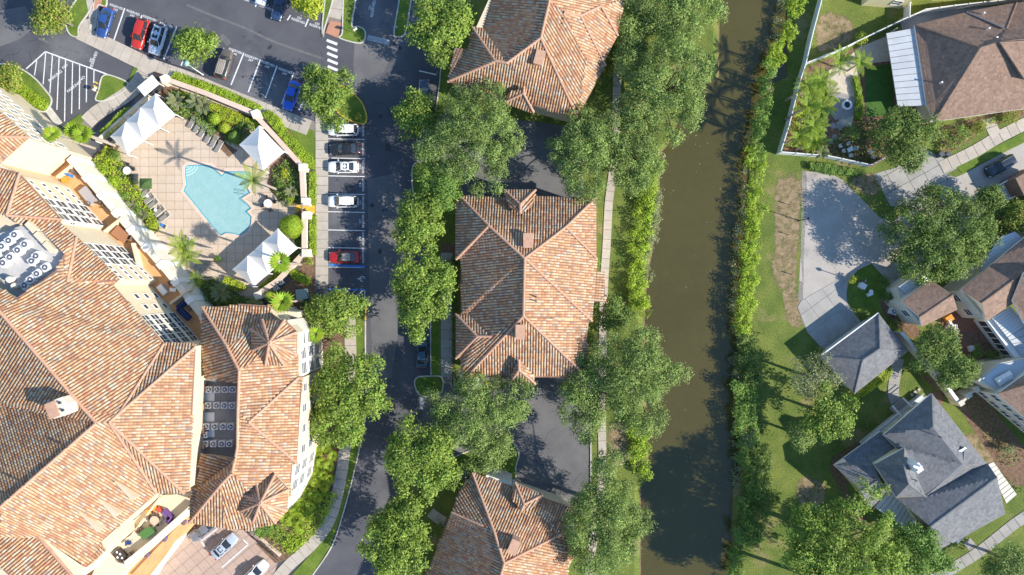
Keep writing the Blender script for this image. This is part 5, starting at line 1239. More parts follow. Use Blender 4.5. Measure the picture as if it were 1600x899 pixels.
hedge('bright ground hedge inside the pool wall above the loungers', [(330, 160), (352, 168), (402, 190), (404, 197), (374, 196), (346, 188), (342, 176), (326, 168)], .6, pal='lime')
hedge('bright hedge strip at the top left of the pool garden', [(272, 142), (300, 148), (304, 156), (285, 152)], .6)
hedge('sunlit hedge below the long canopy at the south bed', [(352, 432), (376, 442), (384, 450), (372, 456), (345, 446)], .8, pal='lime')
hedge('clipped hedge outside the pool wall by the equipment boxes', [(450, 424), (456, 420), (484, 436), (480, 446), (458, 436)], .8)
hedge('hedge below the gate planter, thin strip along the wall', [(404, 448), (440, 420), (444, 424), (410, 455)], .7)
hedge('hedge beside the garden fence above the turning circle', [(1266, 254), (1294, 256), (1348, 266), (1348, 274), (1300, 272), (1266, 264)], .7, pal='mid')
hedge('sunny hedge on the south side of the grey garage', [(1334, 616), (1388, 572), (1395, 578), (1392, 590), (1342, 624)], .9, pal='lime')
hedge('grassy hedge row inside the garden, beside the dark turf', [(1334, 120), (1342, 118), (1350, 165), (1346, 188), (1338, 184), (1340, 150)], .7, pal='bank')
hedge('low ground cover island left of the hatched bay', [(20, 140), (34, 128), (60, 150), (74, 160), (70, 172), (40, 162)], .45, pal='hedge')
hedge('ground cover at the corner of the turret wing', [(392, 828), (425, 815), (424, 830), (406, 842)], .8, pal='mid')
def ball(label, px, py, rad, h, pal, name='topiary_ball'):
    c = P(px, py, h); t = T(name, label, 'shrub', (c.x, c.y, 0)); r = np.random.default_rng(int(px)); R = rad/10; n = int(420*R*R*3.2)
    d = r.normal(size=(n, 3)); d /= np.linalg.norm(d, axis=1, keepdims=True); d[:, 2] = np.where(d[:, 2] < -.5, -d[:, 2], d[:, 2]); rr = R*(1+.05*np.sin(d[:, 0]*6)+r.normal(0, .03, n))
    C = d*rr[:, None]*np.array([1, 1, .9])+np.array([0, 0, h]); V, F = leafcloud(C, d+r.normal(size=(n, 3))*.3, .17*r.uniform(.7, 1.3, n), None, 3)
    link(bpy.data.objects.new('foliage', mesh_np('foliage', V, F, [M_leaf], np.clip(pick(pal, n, r), 0, .62))), t)
    B('trunk', MB().tube((0, 0, -.05), (0, 0, h), .12, .08, 6), M_trunk, t, world=False)
    B('branches', MB().lathe((0, 0, h), [(R*.3, -R*.8), (R*.85, -R*.3), (R*.9, 0), (R*.75, R*.5), (R*.35, R*.78)], 14), MAT('hedge_inside', (0.10, 0.15, 0.025)), t, world=False); return t
ball('round clipped topiary ball beside the lower canopy', 456, 354, 17.5, 1.9, 'hedge')
ball('lime rounded shrub left of the square canopy', 351, 200, 8.5, .9, 'lime', 'round_shrub')
ball('tall rounded shrub above the loungers', 336, 186, 9.5, 1.2, 'hedge', 'round_shrub')
ball('round dark shrub under the square canopy edge', 367, 214, 9, .9, 'mid', 'round_shrub')
for lab, x, y, rx, ry, pal in (
    
    ('shrub by the pool gate planter', 470, 345, 5, 5, 'mid'), ('dark shrub in the shade of the pool garden', 380, 197, 10, 7, 'dark'), ('yellow flowering shrub beside the square canopy', 444, 272, 10, 9, 'lime'), ('green shrub right of the pool corner', 452, 312, 11, 9, 'hedge'),
    ('mixed shrub in the east pool bed', 438, 288, 9, 9, 'mid'), ('small shrub near the yellow gate', 462, 300, 6, 8, 'rust'),
    ('flowering shrub outside the pool wall corner', 482, 408, 9, 9, 'rust'), ('dark shrub by the equipment boxes', 478, 474, 13, 8, 'dark'), ('dark mass of shrubs below the palm by the wing', 348, 468, 22, 16, 'dark'),
    ('large fern like shrub between canopy and wing', 392, 474, 20, 12, 'mid'), ('shrub under the palm in the lower pool corner', 322, 470, 14, 14, 'dark'),
    ('shrub cluster behind the white parapet, top', 160, 262, 14, 10, 'hedge'), ('shrub cluster behind the white parapet, second', 177, 285, 12, 10, 'hedge'), ('shrub cluster behind the white parapet, third', 194, 308, 10, 9, 'mid'),
    ('yellow shrub at the lower end of the parapet bed', 236, 352, 11, 9, 'lime'), ('shrub beside the table under the canopy', 180, 243, 12, 9, 'mid'), ('shrub in the middle of the parapet bed', 214, 330, 9, 9, 'mid'),
    ('tiny clipped shrub by the palm trunk in the pool deck', 340, 404, 8, 4, 'mid'), ('small shrub by the entrance below the hatched bay', 106, 206, 9, 8, 'hedge'),
    ('big rounded bush below the brown roof house', 1494, 212, 26, 20, 'mid'), ('rusty shrub right of the big bush', 1530, 200, 12, 14, 'rust'), ('low shrub row at the right edge below the brown roof', 1578, 186, 22, 7, 'rust'),
    ('round bush in the fenced garden below the fire pit', 1330, 208, 17, 17, 'mid'), ('bright shrub above the garden fence', 1346, 60, 13, 10, 'lime'),
    ('dark shrub at the corner of the grey garage', 1282, 547, 7, 8, 'dark'), ('round shrub by the garage with yellow top', 1351, 491, 12, 10, 'dark'), ('dark shrub by the small patio on the lawn', 1382, 440, 12, 12, 'dark'),
    ('brown dome shrub by the courtyard house corner', 1388, 464, 14, 11, 'dark'), ('shrubs under the window of the wing wall', 1402, 505, 10, 14, 'dark'), ('shrub in the courtyard bed', 1526, 550, 14, 12, 'mid'),
    ('dark hedge mass below the sunroom windows', 1556, 560, 18, 22, 'dark'), ('pale shrub beside the white house windows', 1576, 702, 14, 10, 'grey'), ('shrub south of the porch deck', 1586, 762, 14, 18, 'dark'),
    ('sunlit shrub under the street lamp', 1331, 438, 8, 7, 'lime'), ('small shrub at the townhouse canal corner', 934, 408, 6, 8, 'mid'), ('tall yellow bush on the west bank beside the oak', 1003, 482, 18, 20, 'bank'),
    ('shrub on the round island by the dark car', 664, 602, 9, 7, 'mid'), ('shrubs along the wall of the middle townhouse', 710, 450, 6, 34, 'dark'), ('shrub beside the townhouse garage, yellow green', 760, 598, 6, 7, 'lime'),
    ('shrub near the lower townhouse door', 700, 838, 14, 10, 'rust'), ('shrub row below the lower townhouse wall', 688, 820, 6, 12, 'dark'), ('small shrub on the island by the yellow kerb', 560, 182, 8, 5, 'rust'),
    ('shrub mass at the canal corner of the top townhouse', 976, 30, 14, 20, 'bank'), ('dark shrubs beneath the widest oak', 962, 110, 16, 30, 'dark'), ('dark shrub by the top townhouse corner', 932, 130, 12, 12, 'rust'),
    ('dark bush on the east bank by the lawn', 1176, 568, 22, 24, 'dark'), ('dark bush mass at the far end of the east bank', 1180, 730, 30, 46, 'dark'), ('pale leaved bush in the east bank growth', 1172, 684, 16, 26, 'grey')):
    bush(lab, x, y, rx, ry, pal, h=.5+min(rx, ry)/10*.6)
def cover(pts, pal='mid', h=.5, dens=60, seed=0):
    o = hedge('low mixed planting filling a bed', pts, h, pal, kind='stuff', name='ground_cover', dens=dens, leaf=.26, rough=.35, h0=.1, core=False); del o['label']; return o
cover([(268, 142), (300, 150), (326, 160), (328, 182), (344, 196), (330, 214), (300, 186), (272, 178), (256, 158)], 'mid', .7, 45)
cover([(372, 198), (400, 192), (398, 200), (374, 226), (352, 222), (346, 200)], 'dark', .6, 60)
cover([(426, 266), (446, 250), (474, 272), (474, 312), (444, 318), (426, 298)], 'mid', .6, 38)
cover([(146, 250), (168, 228), (180, 240), (210, 286), (250, 352), (243, 362), (206, 326), (160, 280)], 'hedge', .6, 40)
cover([(266, 412), (292, 440), (330, 434), (350, 452), (408, 478), (340, 498), (300, 468)], 'dark', .7, 55)
cover([(446, 352), (474, 332), (478, 392), (440, 432), (426, 426), (462, 384)], 'mid', .5, 40)
cover([(440, 850), (480, 800), (500, 770), (528, 770), (512, 806), (488, 838), (452, 868)], 'hedge', .5, 40)
cover([(496, 560), (545, 560), (542, 700), (500, 700), (500, 620)], 'mid', .6, 30); cover([(405, 840), (470, 800), (500, 780), (470, 850), (440, 868)], 'rust', .4, 18)
cover([(1232, 228), (1250, 130), (1296, 110), (1290, 170), (1280, 240)], 'bank', .5, 26); cover([(1335, 190), (1400, 185), (1440, 200), (1436, 232), (1385, 246), (1360, 258), (1300, 248), (1296, 226)], 'dark', .5, 26)
cover([(1465, 205), (1500, 198), (1600, 168), (1600, 176), (1540, 198), (1500, 228), (1468, 236)], 'rust', .5, 30); cover([(690, 410), (712, 400), (712, 590), (706, 590), (706, 420), (690, 420)], 'dark', .5, 40)
cover([(1500, 600), (1540, 620), (1600, 720), (1570, 730), (1520, 650)], 'dark', .3, 10)
def bank(pts, wpx, h, pal, seed, dens=90, leaf=.24):
    "loose shrubbery along the water, one mass"
    r = np.random.default_rng(seed); q = np.array(smooth_line(poly(pts, h), 6)); seg = np.linalg.norm(np.diff(q, axis=0), axis=1).sum()
    nl = int(seg*wpx/10*3.0); t = r.uniform(0, len(q)-1.001, nl); i = t.astype(int); f = (t-i)[:, None]
    base = q[i]*(1-f)+q[i+1]*f; d = q[i+1]-q[i]; d /= np.linalg.norm(d, axis=1, keepdims=True); nn = np.c_[-d[:, 1], d[:, 0]]
    wv = wpx/10/2*(1+.16*np.sin(t*.9)+.18*np.sin(t*2.3+1)); c2 = base+nn*(r.uniform(-1, 1, nl)*wv)[:, None]
    lr = r.uniform(.3, .75, nl); zz = h*r.uniform(.35, 1.0, nl)
    m = (dens*lr**2*2).astype(int)+4; idx = np.repeat(np.arange(nl), m); n = len(idx)
    dd = r.normal(size=(n, 3)); dd[:, 2] = np.abs(dd[:, 2])-.2; dd /= np.linalg.norm(dd, axis=1, keepdims=True)
    C = np.c_[c2, zz][idx]+dd*(lr[idx]*r.uniform(.4, 1.25, n))[:, None]; cols = pick(pal, n, r, .2)*r.uniform(.8, 1.2, nl)[idx][:, None]
    V, F = leafcloud(C, dd*.6+np.array([0, 0, .9])+r.normal(size=(n, 3))*.4, leaf*r.uniform(.5, 1.4, n), cols, seed, .6)
    o = link(bpy.data.objects.new('shrubbery', mesh_np('shrubbery', V, F, [M_leaf], np.clip(cols, 0, .62))), None, 'stuff')
bank([(1252, -20), (1232, 50), (1208, 100)], 24, 1.6, 'bank', 1)
bank([(1205, 100), (1198, 150), (1188, 200), (1182, 250)], 18, 1.6, 'mid', 2)
bank([(1183, 230), (1182, 300), (1176, 360), (1172, 420), (1166, 480), (1160, 520)], 25, 1.8, 'bank', 3)
bank([(1160, 515), (1168, 560), (1178, 600)], 30, 1.8, 'dark', 4); bank([(1166, 600), (1168, 680), (1186, 760), (1166, 850)], 34, 1.8, 'mid', 5); bank([(1178, 700), (1190, 760), (1170, 840)], 40, 2.0, 'dark', 15); bank([(1150, 860), (1150, 960)], 18, 1.2, 'mid', 16)
bank([(1022, 250), (1012, 300), (1004, 350), (998, 400), (996, 440), (1002, 480)], 25, 1.5, 'bank', 6)
bank([(1001, 660), (1002, 700), (1005, 745)], 26, 1.4, 'bank', 7); bank([(1030, 232), (1026, 330), (1016, 380), (1010, 440)], 12, .6, 'grey', 8, 40)
bank([(1150, 560), (1154, 640), (1150, 760)], 12, .5, 'grey', 9, 30); bank([(1170, 230), (1160, 330), (1150, 420), (1146, 520)], 9, .5, 'grey', 10, 30)
bank([(1225, 0), (1205, 100), (1180, 190), (1170, 240)], 10, .5, 'grey', 11, 30); bank([(962, -20), (968, 60), (975, 100)], 20, .9, 'mid', 12)
bank([(478, 700), (490, 740), (476, 790), (450, 820)], 36, .8, 'hedge', 13, 60, .3); bank([(700, 640), (690, 700)], 30, .5, 'mid', 14, 40)

# ---- palms
def frond_mesh(L, droop, nleaf, ll, seed, pal, w=.10):
    dim = .72
    r = random.Random(seed); mb = MB(); pts = []
    for k in range(nleaf+1):
        t = k/nleaf; pts.append(Vector((L*(t-.08*t*t), 0, L*(.30*t-droop*t*t))))
    for k in range(nleaf): mb.tube(pts[k], pts[k+1], .035*(1-k/nleaf)+.008, .035*(1-(k+1)/nleaf)+.008, 3, cap=False)
    mb.c = [(0.22, .26, .07)]*len(mb.f)
    for k in range(1, nleaf+1):
        t = k/nleaf; l = ll*math.sin(math.pi*min(1, .18+t*.78))*r.uniform(.85, 1.1); p = pts[k]
        c = PAL[pal][r.choice([0, 0, 1, 2, 3])]; c = tuple(x*dim*r.uniform(.8, 1.2) for x in c)
        for s in (-1, 1):
            tip = p+Vector((l*.55, s*l*.8, -l*.22)); m = p+Vector((l*.25, s*l*.42, .02)); wv = Vector((w, -s*w*.35, 0))
            mb.add([p-wv*.4, m-wv*.7, tip, m+wv*.7, p+wv*.5], [(0, 1, 2, 3, 4)] if s < 0 else [(4, 3, 2, 1, 0)], 0, c)
    me = bpy.data.meshes.new('frond'); me.from_pydata([tuple(v) for v in mb.v], [], mb.f); me.materials.append(M_leaf)
    a = me.attributes.new('Col', 'FLOAT_COLOR', 'FACE'); a.data.foreach_set('color', [x for c in mb.c for x in (*c, 1)]); return me
def fan_mesh(R, n, pal, seed):
    r = random.Random(seed); mb = MB(); L = R*.45
    mb.tube((0, 0, 0), (L, 0, L*.25), .03, .02, 3, cap=False); mb.c = [(.2, .24, .06)]*len(mb.f); o = Vector((L, 0, L*.25))
    for k in range(n):
        a = (k/(n-1)-.5)*math.radians(280); l = R*r.uniform(.8, 1)*(1-.25*abs(k/(n-1)-.5)); d = Vector((math.cos(a), math.sin(a), -.18)); q = Vector((-d.y, d.x, 0))*.09*R
        c = tuple(x*.78*r.uniform(.8, 1.2) for x in PAL[pal][r.choice([0, 1, 3])]); mb.add([o, o+d*l*.5-q, o+d*l, o+d*l*.5+q], [(0, 1, 2, 3)], 0, c)
    me = bpy.data.meshes.new('frond'); me.from_pydata([tuple(v) for v in mb.v], [], mb.f); me.materials.append(M_leaf)
    a = me.attributes.new('Col', 'FLOAT_COLOR', 'FACE'); a.data.foreach_set('color', [x for c in mb.c for x in (*c, 1)]); return me
FR = {'queen': [frond_mesh(2.9, .42, 22, .62, s, 'hedge', .055) for s in (1, 2)], 'areca': [frond_mesh(2.8, .38, 26, .55, s, 'bank', .045) for s in (3, 4)],
      'sabal': [fan_mesh(1.1, 13, 'hedge', s) for s in (5, 6)], 'low': [fan_mesh(.85, 11, 'bank', s) for s in (7, 8)], 'date': [frond_mesh(1.5, .3, 16, .4, s, 'grey', .07) for s in (9, 10)]}
def palm(label, px, py, h, typ, n=11, scale=1.0, lean=(0, 0), name='palm_tree', trunks=1, tr=.17, group=None, up=.15):
    global _tn; _tn += 1; r = random.Random(_tn*7)
    c = P(px, py, h); base = Vector((c.x-lean[0], c.y-lean[1], 0)); t = T(name, label, 'palm', base, group)
    top = Vector((lean[0], lean[1], h)); mid = Vector((lean[0]*.35, lean[1]*.35, h*.5))
    if h > 1: B('trunk', MB().path([(0, 0, -.1), mid, top], [tr*1.3, tr, tr*.85], 8), M_ptrunk, t, world=False)
    for k in range(n):
        o = link(bpy.data.objects.new('frond', r.choice(FR[typ])), t); o.location = top
        o.rotation_euler = (r.uniform(-.2, .2), r.uniform(-.55, .35)-up, 2*math.pi*(k+r.uniform(-.25, .25))/n); s = scale*r.uniform(.85, 1.1); o.scale = (s, s, s)
    return t
palm('tall palm whose crown hangs over the right side of the pool', 396, 281, 10.0, 'queen', 9, .95)
palm('tall palm standing in front of the lower long canopy', 438, 410, 9.5, 'sabal', 10, 1.3)
palm('fan palm at the wing corner above its clay roof', 441, 472, 10.5, 'sabal', 11, 1.25)
palm('tall palm at the lower left corner of the pool deck, upper crown', 287, 384, 9.5, 'queen', 12, .85)
palm('tall palm at the lower left corner of the pool deck, lower crown', 292, 402, 9.0, 'queen', 11, .8)
palm('palm against the clubhouse wall beside the hatched bay', 82, 210, 9.8, 'sabal', 11, 1.05)
palm('larger palm against the clubhouse wall near the lime hedge', 130, 210, 9.8, 'sabal', 14, 1.15)
palm('second trunk palm leaning over the clubhouse podium', 118, 204, 9.0, 'sabal', 9, 1.0)
palm('small palm between the turret wing and the leafy street tree', 493, 522, 6.0, 'sabal', 10, 1.1)
for lab, x, y, n in (('feathery palm in the upper pool bed, by the wall', 306, 160, 10), ('feathery palm in the upper pool bed, beside the loungers', 318, 166, 9), ('feathery palm in the upper pool bed, leftmost', 276, 158, 9)):
    palm(lab, x, y, 2.0, 'date', n, 1.1, tr=.12)
palm('spiky palm in the east pool bed', 456, 300, 1.5, 'date', 12, .8, tr=.1); palm('spiky palm beside the canopy post east of the pool', 446, 318, 1.5, 'date', 9, .6, tr=.1)
palm('small palm in the parapet bed by the second loungers', 206, 322, 1.2, 'date', 10, .7, tr=.1); palm('small palm in the parapet bed, lower', 224, 336, 1.2, 'date', 10, .7, tr=.1)
palm('feathery palm in the south bed below the canopy', 345, 458, 2.5, 'date', 12, 1.2, tr=.12); palm('feathery palm south of the canopy, right one', 400, 478, 2.5, 'date', 12, 1.1, tr=.12)
palm('feathery palm beside the clay roof of the wing', 425, 464, 2.0, 'low', 9, 1.0, tr=.1); palm('palm in the lower pool corner, smaller crown', 308, 436, 5.0, 'queen', 10, .6, tr=.12)
lowp = [(497, 705), (510, 700), (486, 716), (502, 722), (515, 728), (490, 735), (506, 742), (520, 712), (494, 755), (508, 760), (482, 768), (498, 776), (470, 784), (486, 790), (462, 798), (476, 806), (492, 770), (456, 812), (468, 820), (446, 808), (484, 748), (516, 748)]
for i, (x, y) in enumerate(lowp):
    palm('low palmetto in the dense planting between the turret wing and the curved path', x, y, .9, 'low', 10, 1.0, tr=.1, name='palmetto', group='palmettos below the turret wing', up=.35)
GP = [('tall areca palm at the top of the fenced garden', 1312, 96, 8.2), ('areca palm by the fence corner with the yellow fronds', 1262, 134, 8.0), ('areca palm left of the pale gravel', 1284, 126, 7.6), ('areca palm in the middle of the garden fence', 1262, 165, 8.0),
      ('areca palm beside the fire pit', 1284, 170, 7.6), ('areca palm in the lower garden', 1272, 196, 7.6), ('areca palm near the garden corner', 1250, 212, 7.0), ('short palm beside the gravel bed top', 1344, 98, 4.0), ('areca palm over the red mulch', 1290, 150, 6.5), ('areca palm lower left of the flagstones', 1270, 222, 6.0)]
for i, (lab, x, y, hh) in enumerate(GP): palm(lab, x, y, hh, 'areca', 15 if i else 11, .92, tr=.13, name='garden_palm')
palm('pale spiky palm at the bottom corner of the garden', 1284, 238, 1.6, 'date', 16, .9, tr=.1, name='garden_palm'); palm('spiky palm at the top of the garden by the gravel', 1354, 98, 1.5, 'date', 14, .8, tr=.1, name='garden_palm')
# ------------------------------------------------------------------ vehicles
def paint(name, c): return MAT('car_paint_'+name, c, None, 1, 0.28, 0.0, spec=.5, coat=.6)
M_tint = MAT('car_glass', (0.025, 0.035, 0.045), None, 1, 0.06, 0.0, spec=.8)
M_head = MAT('headlight_glass', (0.65, 0.67, 0.68), None, 1, .15, 0); M_tail = MAT('taillight_glass', (0.45, 0.02, 0.02), None, 1, .2, 0)
M_rim = MAT('wheel_rim', (0.5, 0.5, 0.52), None, 1, .3, 0, metal=.8)
KIN = {'sedan': dict(L=4.75, w=.91, hood=.92, deck=1.0, top=1.44, cab=(.95, -1.75), rf=(.25, -1.05)), 'suv': dict(L=4.7, w=.94, hood=1.08, deck=1.15, top=1.72, cab=(1.05, -2.2), rf=(.4, -1.85)),
       'pickup': dict(L=5.4, w=.98, hood=1.15, deck=1.12, top=1.85, cab=(1.2, -.75), rf=(.65, -.45))}
def car(label, px, py, hx, hy, style, pname, col, scale=1.0, roofcol=None, sun=None, rails=False, bed=False):
    K = KIN[style]; rz = math.atan2(-hy, hx); c = P(px, py, .8); t = T('parked_car', label, 'car', (c.x, c.y, .012), 'parked cars', rz)
    L, w = K['L'], K['w']; m = paint(pname, col); mb = MB()
    xs = [(-.5, .70, .0), (-.485, .84, .55), (-.45, .93, .9), (-.36, .985, 1), (-.15, 1, 1), (.12, 1, 1), (.30, .975, 1), (.40, .93, .96), (.46, .84, .88), (.49, .70, .70), (.5, .55, .3)]
    ring = []
    for fx, fw, fh in xs:
        x = fx*L; W_ = w*fw; top = (K['deck'] if fx < 0 else K['hood']+(K['deck']-K['hood'])*max(0, 1-fx*4)); z = .45+(top-.45)*fh
        ring.append([(x, -W_*.9, .22), (x, -W_, .42), (x, -W_, .42+(z-.42)*.62), (x, -W_*.93, .42+(z-.42)*.9), (x, -W_*.62, z), (x, 0, z+.03), (x, W_*.62, z), (x, W_*.93, .42+(z-.42)*.9), (x, W_, .42+(z-.42)*.62), (x, W_, .42), (x, W_*.9, .22)])
    vs = [v for r in ring for v in r]; n = len(ring[0]); fs = []
    for i in range(len(ring)-1):
        for j in range(n-1): fs.append((i*n+j, (i+1)*n+j, (i+1)*n+j+1, i*n+j+1))
        fs.append((i*n+n-1, (i+1)*n+n-1, (i+1)*n, i*n))
    fs.append(tuple(range(n))); fs.append(tuple(range(len(vs)-1, len(vs)-n-1, -1))); mb.add(vs, fs); B('body', mb, m, t, world=False, smooth=True)
    a, b = K['cab']; c1, d = K['rf']; zb = K['deck']-.06; zt = K['top']; wb = w*.88; wt = w*.70
    def quad(name, q, mat, lab=None): return B(name, MB().add(q, [(0, 1, 2, 3)]), mat, t, world=False)
    F = [(a, -wb*.82, zb), (a+.12, 0, zb), (a, wb*.82, zb)]
    B('windshield', MB().add([(a, -wb*.84, zb), (a+.14, 0, zb), (a, wb*.84, zb), (c1, wt*.86, zt-.05), (c1+.1, 0, zt-.04), (c1, -wt*.86, zt-.05)], [(0, 1, 4, 5), (1, 2, 3, 4)]), M_tint, t, world=False, smooth=True)
    B('rear_window', MB().add([(b, wb*.82, zb), (b-.1, 0, zb), (b, -wb*.82, zb), (d, -wt*.86, zt-.06), (d-.06, 0, zt-.05), (d, wt*.86, zt-.06)], [(0, 1, 4, 5), (1, 2, 3, 4)]), M_tint, t, world=False, smooth=True)
    for s in (-1, 1):
        q = [(a-.12, s*wb, zb), (b+.12, s*wb, zb), (d+.1, s*wt, zt-.07), (c1-.1, s*wt, zt-.07)]
        B('side_window', MB().add(q if s < 0 else q[::-1], [(0, 3, 2, 1)]), M_tint, t, world=False)
        pl = MB(); pl.tube((a-.02, s*wb*.92, zb), (c1, s*wt*.95, zt-.05), .05, .05, 5); pl.tube((b+.02, s*wb*.92, zb), (d, s*wt*.95, zt-.06), .06, .06, 5); 
        pl.tube(((a+b)/2, s*wb, zb), ((c1+d)/2, s*wt*1.02, zt-.06), .04, .04, 5); B('pillars', pl, m, t, world=False)['kind'] = 'stuff'
    rp = []; nseg = 6
    for k in range(nseg+1):
        x = c1+(d-c1)*k/nseg; ww = wt*(.86+.16*math.sin(math.pi*k/nseg)); zc = zt-.05+.05*math.sin(math.pi*k/nseg)
        rp.append([(x, -ww, zc-.03), (x, -ww*.55, zc+.02), (x, 0, zc+.03), (x, ww*.55, zc+.02), (x, ww, zc-.03)])
    vs = [v for r in rp for v in r]; B('roof_panel', MB().add(vs, [(i*5+j, (i*5+j+1), (i+1)*5+j+1, (i+1)*5+j) for i in range(nseg) for j in range(4)]), paint(*roofcol) if roofcol else m, t, world=False, smooth=True)
    if sun:
        for sx in sun: B('sunroof', MB().box((d+(c1-d)*sx, 0, zt+.005), (.62, wt*1.25, .03)), M_tint, t, world=False)
    if rails:
        for s in (-1, 1): B('roof_rail', MB().box(((c1+d)/2, s*wt*.92, zt+.05), (abs(c1-d)*.85, .05, .05)), M_rim, t, world=False)
    if bed:
        for k in range(5): B('roof_rib', MB().box(((c1+d)/2, wt*(-.72+.36*k), zt+.03), (abs(c1-d)*.9, .07, .05)), paint('rib', (.30, .26, .22)), t, world=False)
    for sx in (-.31, .32):
        for s in (-1, 1):
            wh = B('wheel', MB().tube((sx*L, s*(w-.2), .33), (sx*L, s*(w+.01), .33), .33, .33, 14), M_black, t, world=False)
            B('rim', MB().tube((sx*L, s*(w-.02), .33), (sx*L, s*(w+.03), .33), .2, .18, 10), M_rim, wh, world=False)
    for s in (-1, 1):
        B('headlight', MB().box((L*.462, s*w*.66, .68*K['hood']/.92), (.26, .30, .16), s*-.35), M_head, t, world=False)
        B('taillight', MB().box((-L*.478, s*w*.68, .80), (.16, .30, .18), s*.2), M_tail, t, world=False)
        B('mirror', MB().box((a-.25, s*(w+.10), zb+.02), (.16, .2, .13), 0), m, t, world=False)
    B('wiper_cowl', MB().box((a+.06, 0, zb-.015), (.14, wb*1.5, .05)), M_black, t, world=False)
    return t
F1 = (-.29, .957)      # nose towards the footpath, lower row of the upper car park
car('dark blue sedan with a blue hood in the first bay at the upper left', 163, 35, *F1, 'sedan', 'blue', (.03, .08, .26))
car('red hatchback beside the silver suv', 219, 53, *F1, 'suv', 'red', (.50, .035, .025), .9)
car('silver suv with two dark roof windows beside the red hatchback', 246, 62, *F1, 'suv', 'silver', (.58, .64, .72), sun=(.28, .72))
car('bronze suv with a ribbed pale roof next to the round green tree', 350, 100, .29, -.957, 'suv', 'bronze', (.13, .11, .10), roofcol=('tan', (.42, .37, .33)), bed=True)
car('bright blue car half hidden under the tree on the yellow kerbed island', 455, 149, *F1, 'sedan', 'royal', (.02, .12, .62))
car('dark blue car cut by the top edge beside the yellow green tree', 437, 8, -.29, .957, 'sedan', 'navy', (.03, .06, .13))
car('white car cut off by the top edge, only its tail in view', 412, -16, -.29, .957, 'sedan', 'white', (.78, .78, .77))
car('white suv nose left in the topmost bay of the parking row', 536, 203, -1, .0, 'suv', 'white', (.78, .78, .77))
car('black sedan nose left between two white cars', 539, 233, -1, .04, 'sedan', 'black', (.022, .024, .028))
car('white sedan with a dark sunroof below the black sedan', 536, 261, -1, .0, 'sedan', 'white', (.78, .78, .77), sun=(.45,))
car('white suv nose left with empty bays on both sides', 536, 315, -1, .0, 'suv', 'white', (.78, .78, .77))
car('red car with a beige roof in the lowest bay beside the blue line', 538, 402, -1, .0, 'sedan', 'crimson', (.42, .02, .025), roofcol=('beige', (.42, .34, .26)))
car('dark teal car parked along the kerb west of the middle townhouse', 659, 552, 0, -1, 'sedan', 'teal', (.025, .07, .11))
car('dark car parked beneath the bright tree near the top townhouse', 663, 148, 0, -1, 'sedan', 'dusk', (.06, .09, .14))
car('dark suv with silver roof rails on the pale road at the right', 1564, 259, -.87, .49, 'suv', 'graphite', (.03, .04, .055), rails=True)
car('dark grey car half under the clay roof in the paved court', 317, 828, -.80, .60, 'sedan', 'slate', (.16, .17, .20))
car('silver car with a sunroof in the middle of the paved court', 350, 854, .74, -.67, 'sedan', 'pewter', (.40, .46, .54), sun=(.45,))
car('white car at the bottom edge of the paved court', 398, 896, .74, -.67, 'sedan', 'white', (.78, .78, .77))

# ---- paved court, lower left
ct = T('court_paving', 'x', 'x', P(330, 860)); del ct['label'], ct['category']; ct['kind'] = 'structure'
M_court = [MAT('court_paver_%d' % i, c, tuple(x*.88 for x in c), 1.3, .9, .14, 9) for i, c in enumerate(((.47, .345, .28), (.455, .33, .265), (.485, .355, .285)))]
cells('paver', poly([(296, 800), (320, 816), (352, 826), (391, 829), (437, 868), (428, 899), (400, 960), (150, 960), (230, 870)]), None, 1.6, 1.6, math.radians(40), 0.05, -0.02, 0.03, M_court, ct)
for a, b in (((340, 826), (314, 846)), ((388, 851), (347, 887)), ((314, 846), (321, 855)), ((388, 851), (380, 843))): line(a, b, .2, z=.045, parent=ct)
for i, (x, y) in enumerate(((386, 830), (396, 840), (404, 846), (414, 855), (424, 864))):
    q = P(x, y); B('wheel_stop', MB().box((q.x, q.y, .12), (1.1, .16, .14), -.65), M_dark, ct)
slab('court_edging', [(391, 829), (396, 828), (441, 866), (437, 870)], .12, M_coping, kind='structure')
fn = T('court_fence', 'low dark iron fence between the paved court and the planting', 'fence', P(415, 850))
fq = poly([(392, 830), (404, 842), (414, 850), (426, 862), (438, 872)])
B('rail', sweep(MB(), fq, .07, .85, .93), M_dark, fn)
for p, d in along(fq, .8): B('post', MB().tube((p.x, p.y, 0), (p.x, p.y, 1.0), .04, .04, 5), M_dark, fn)

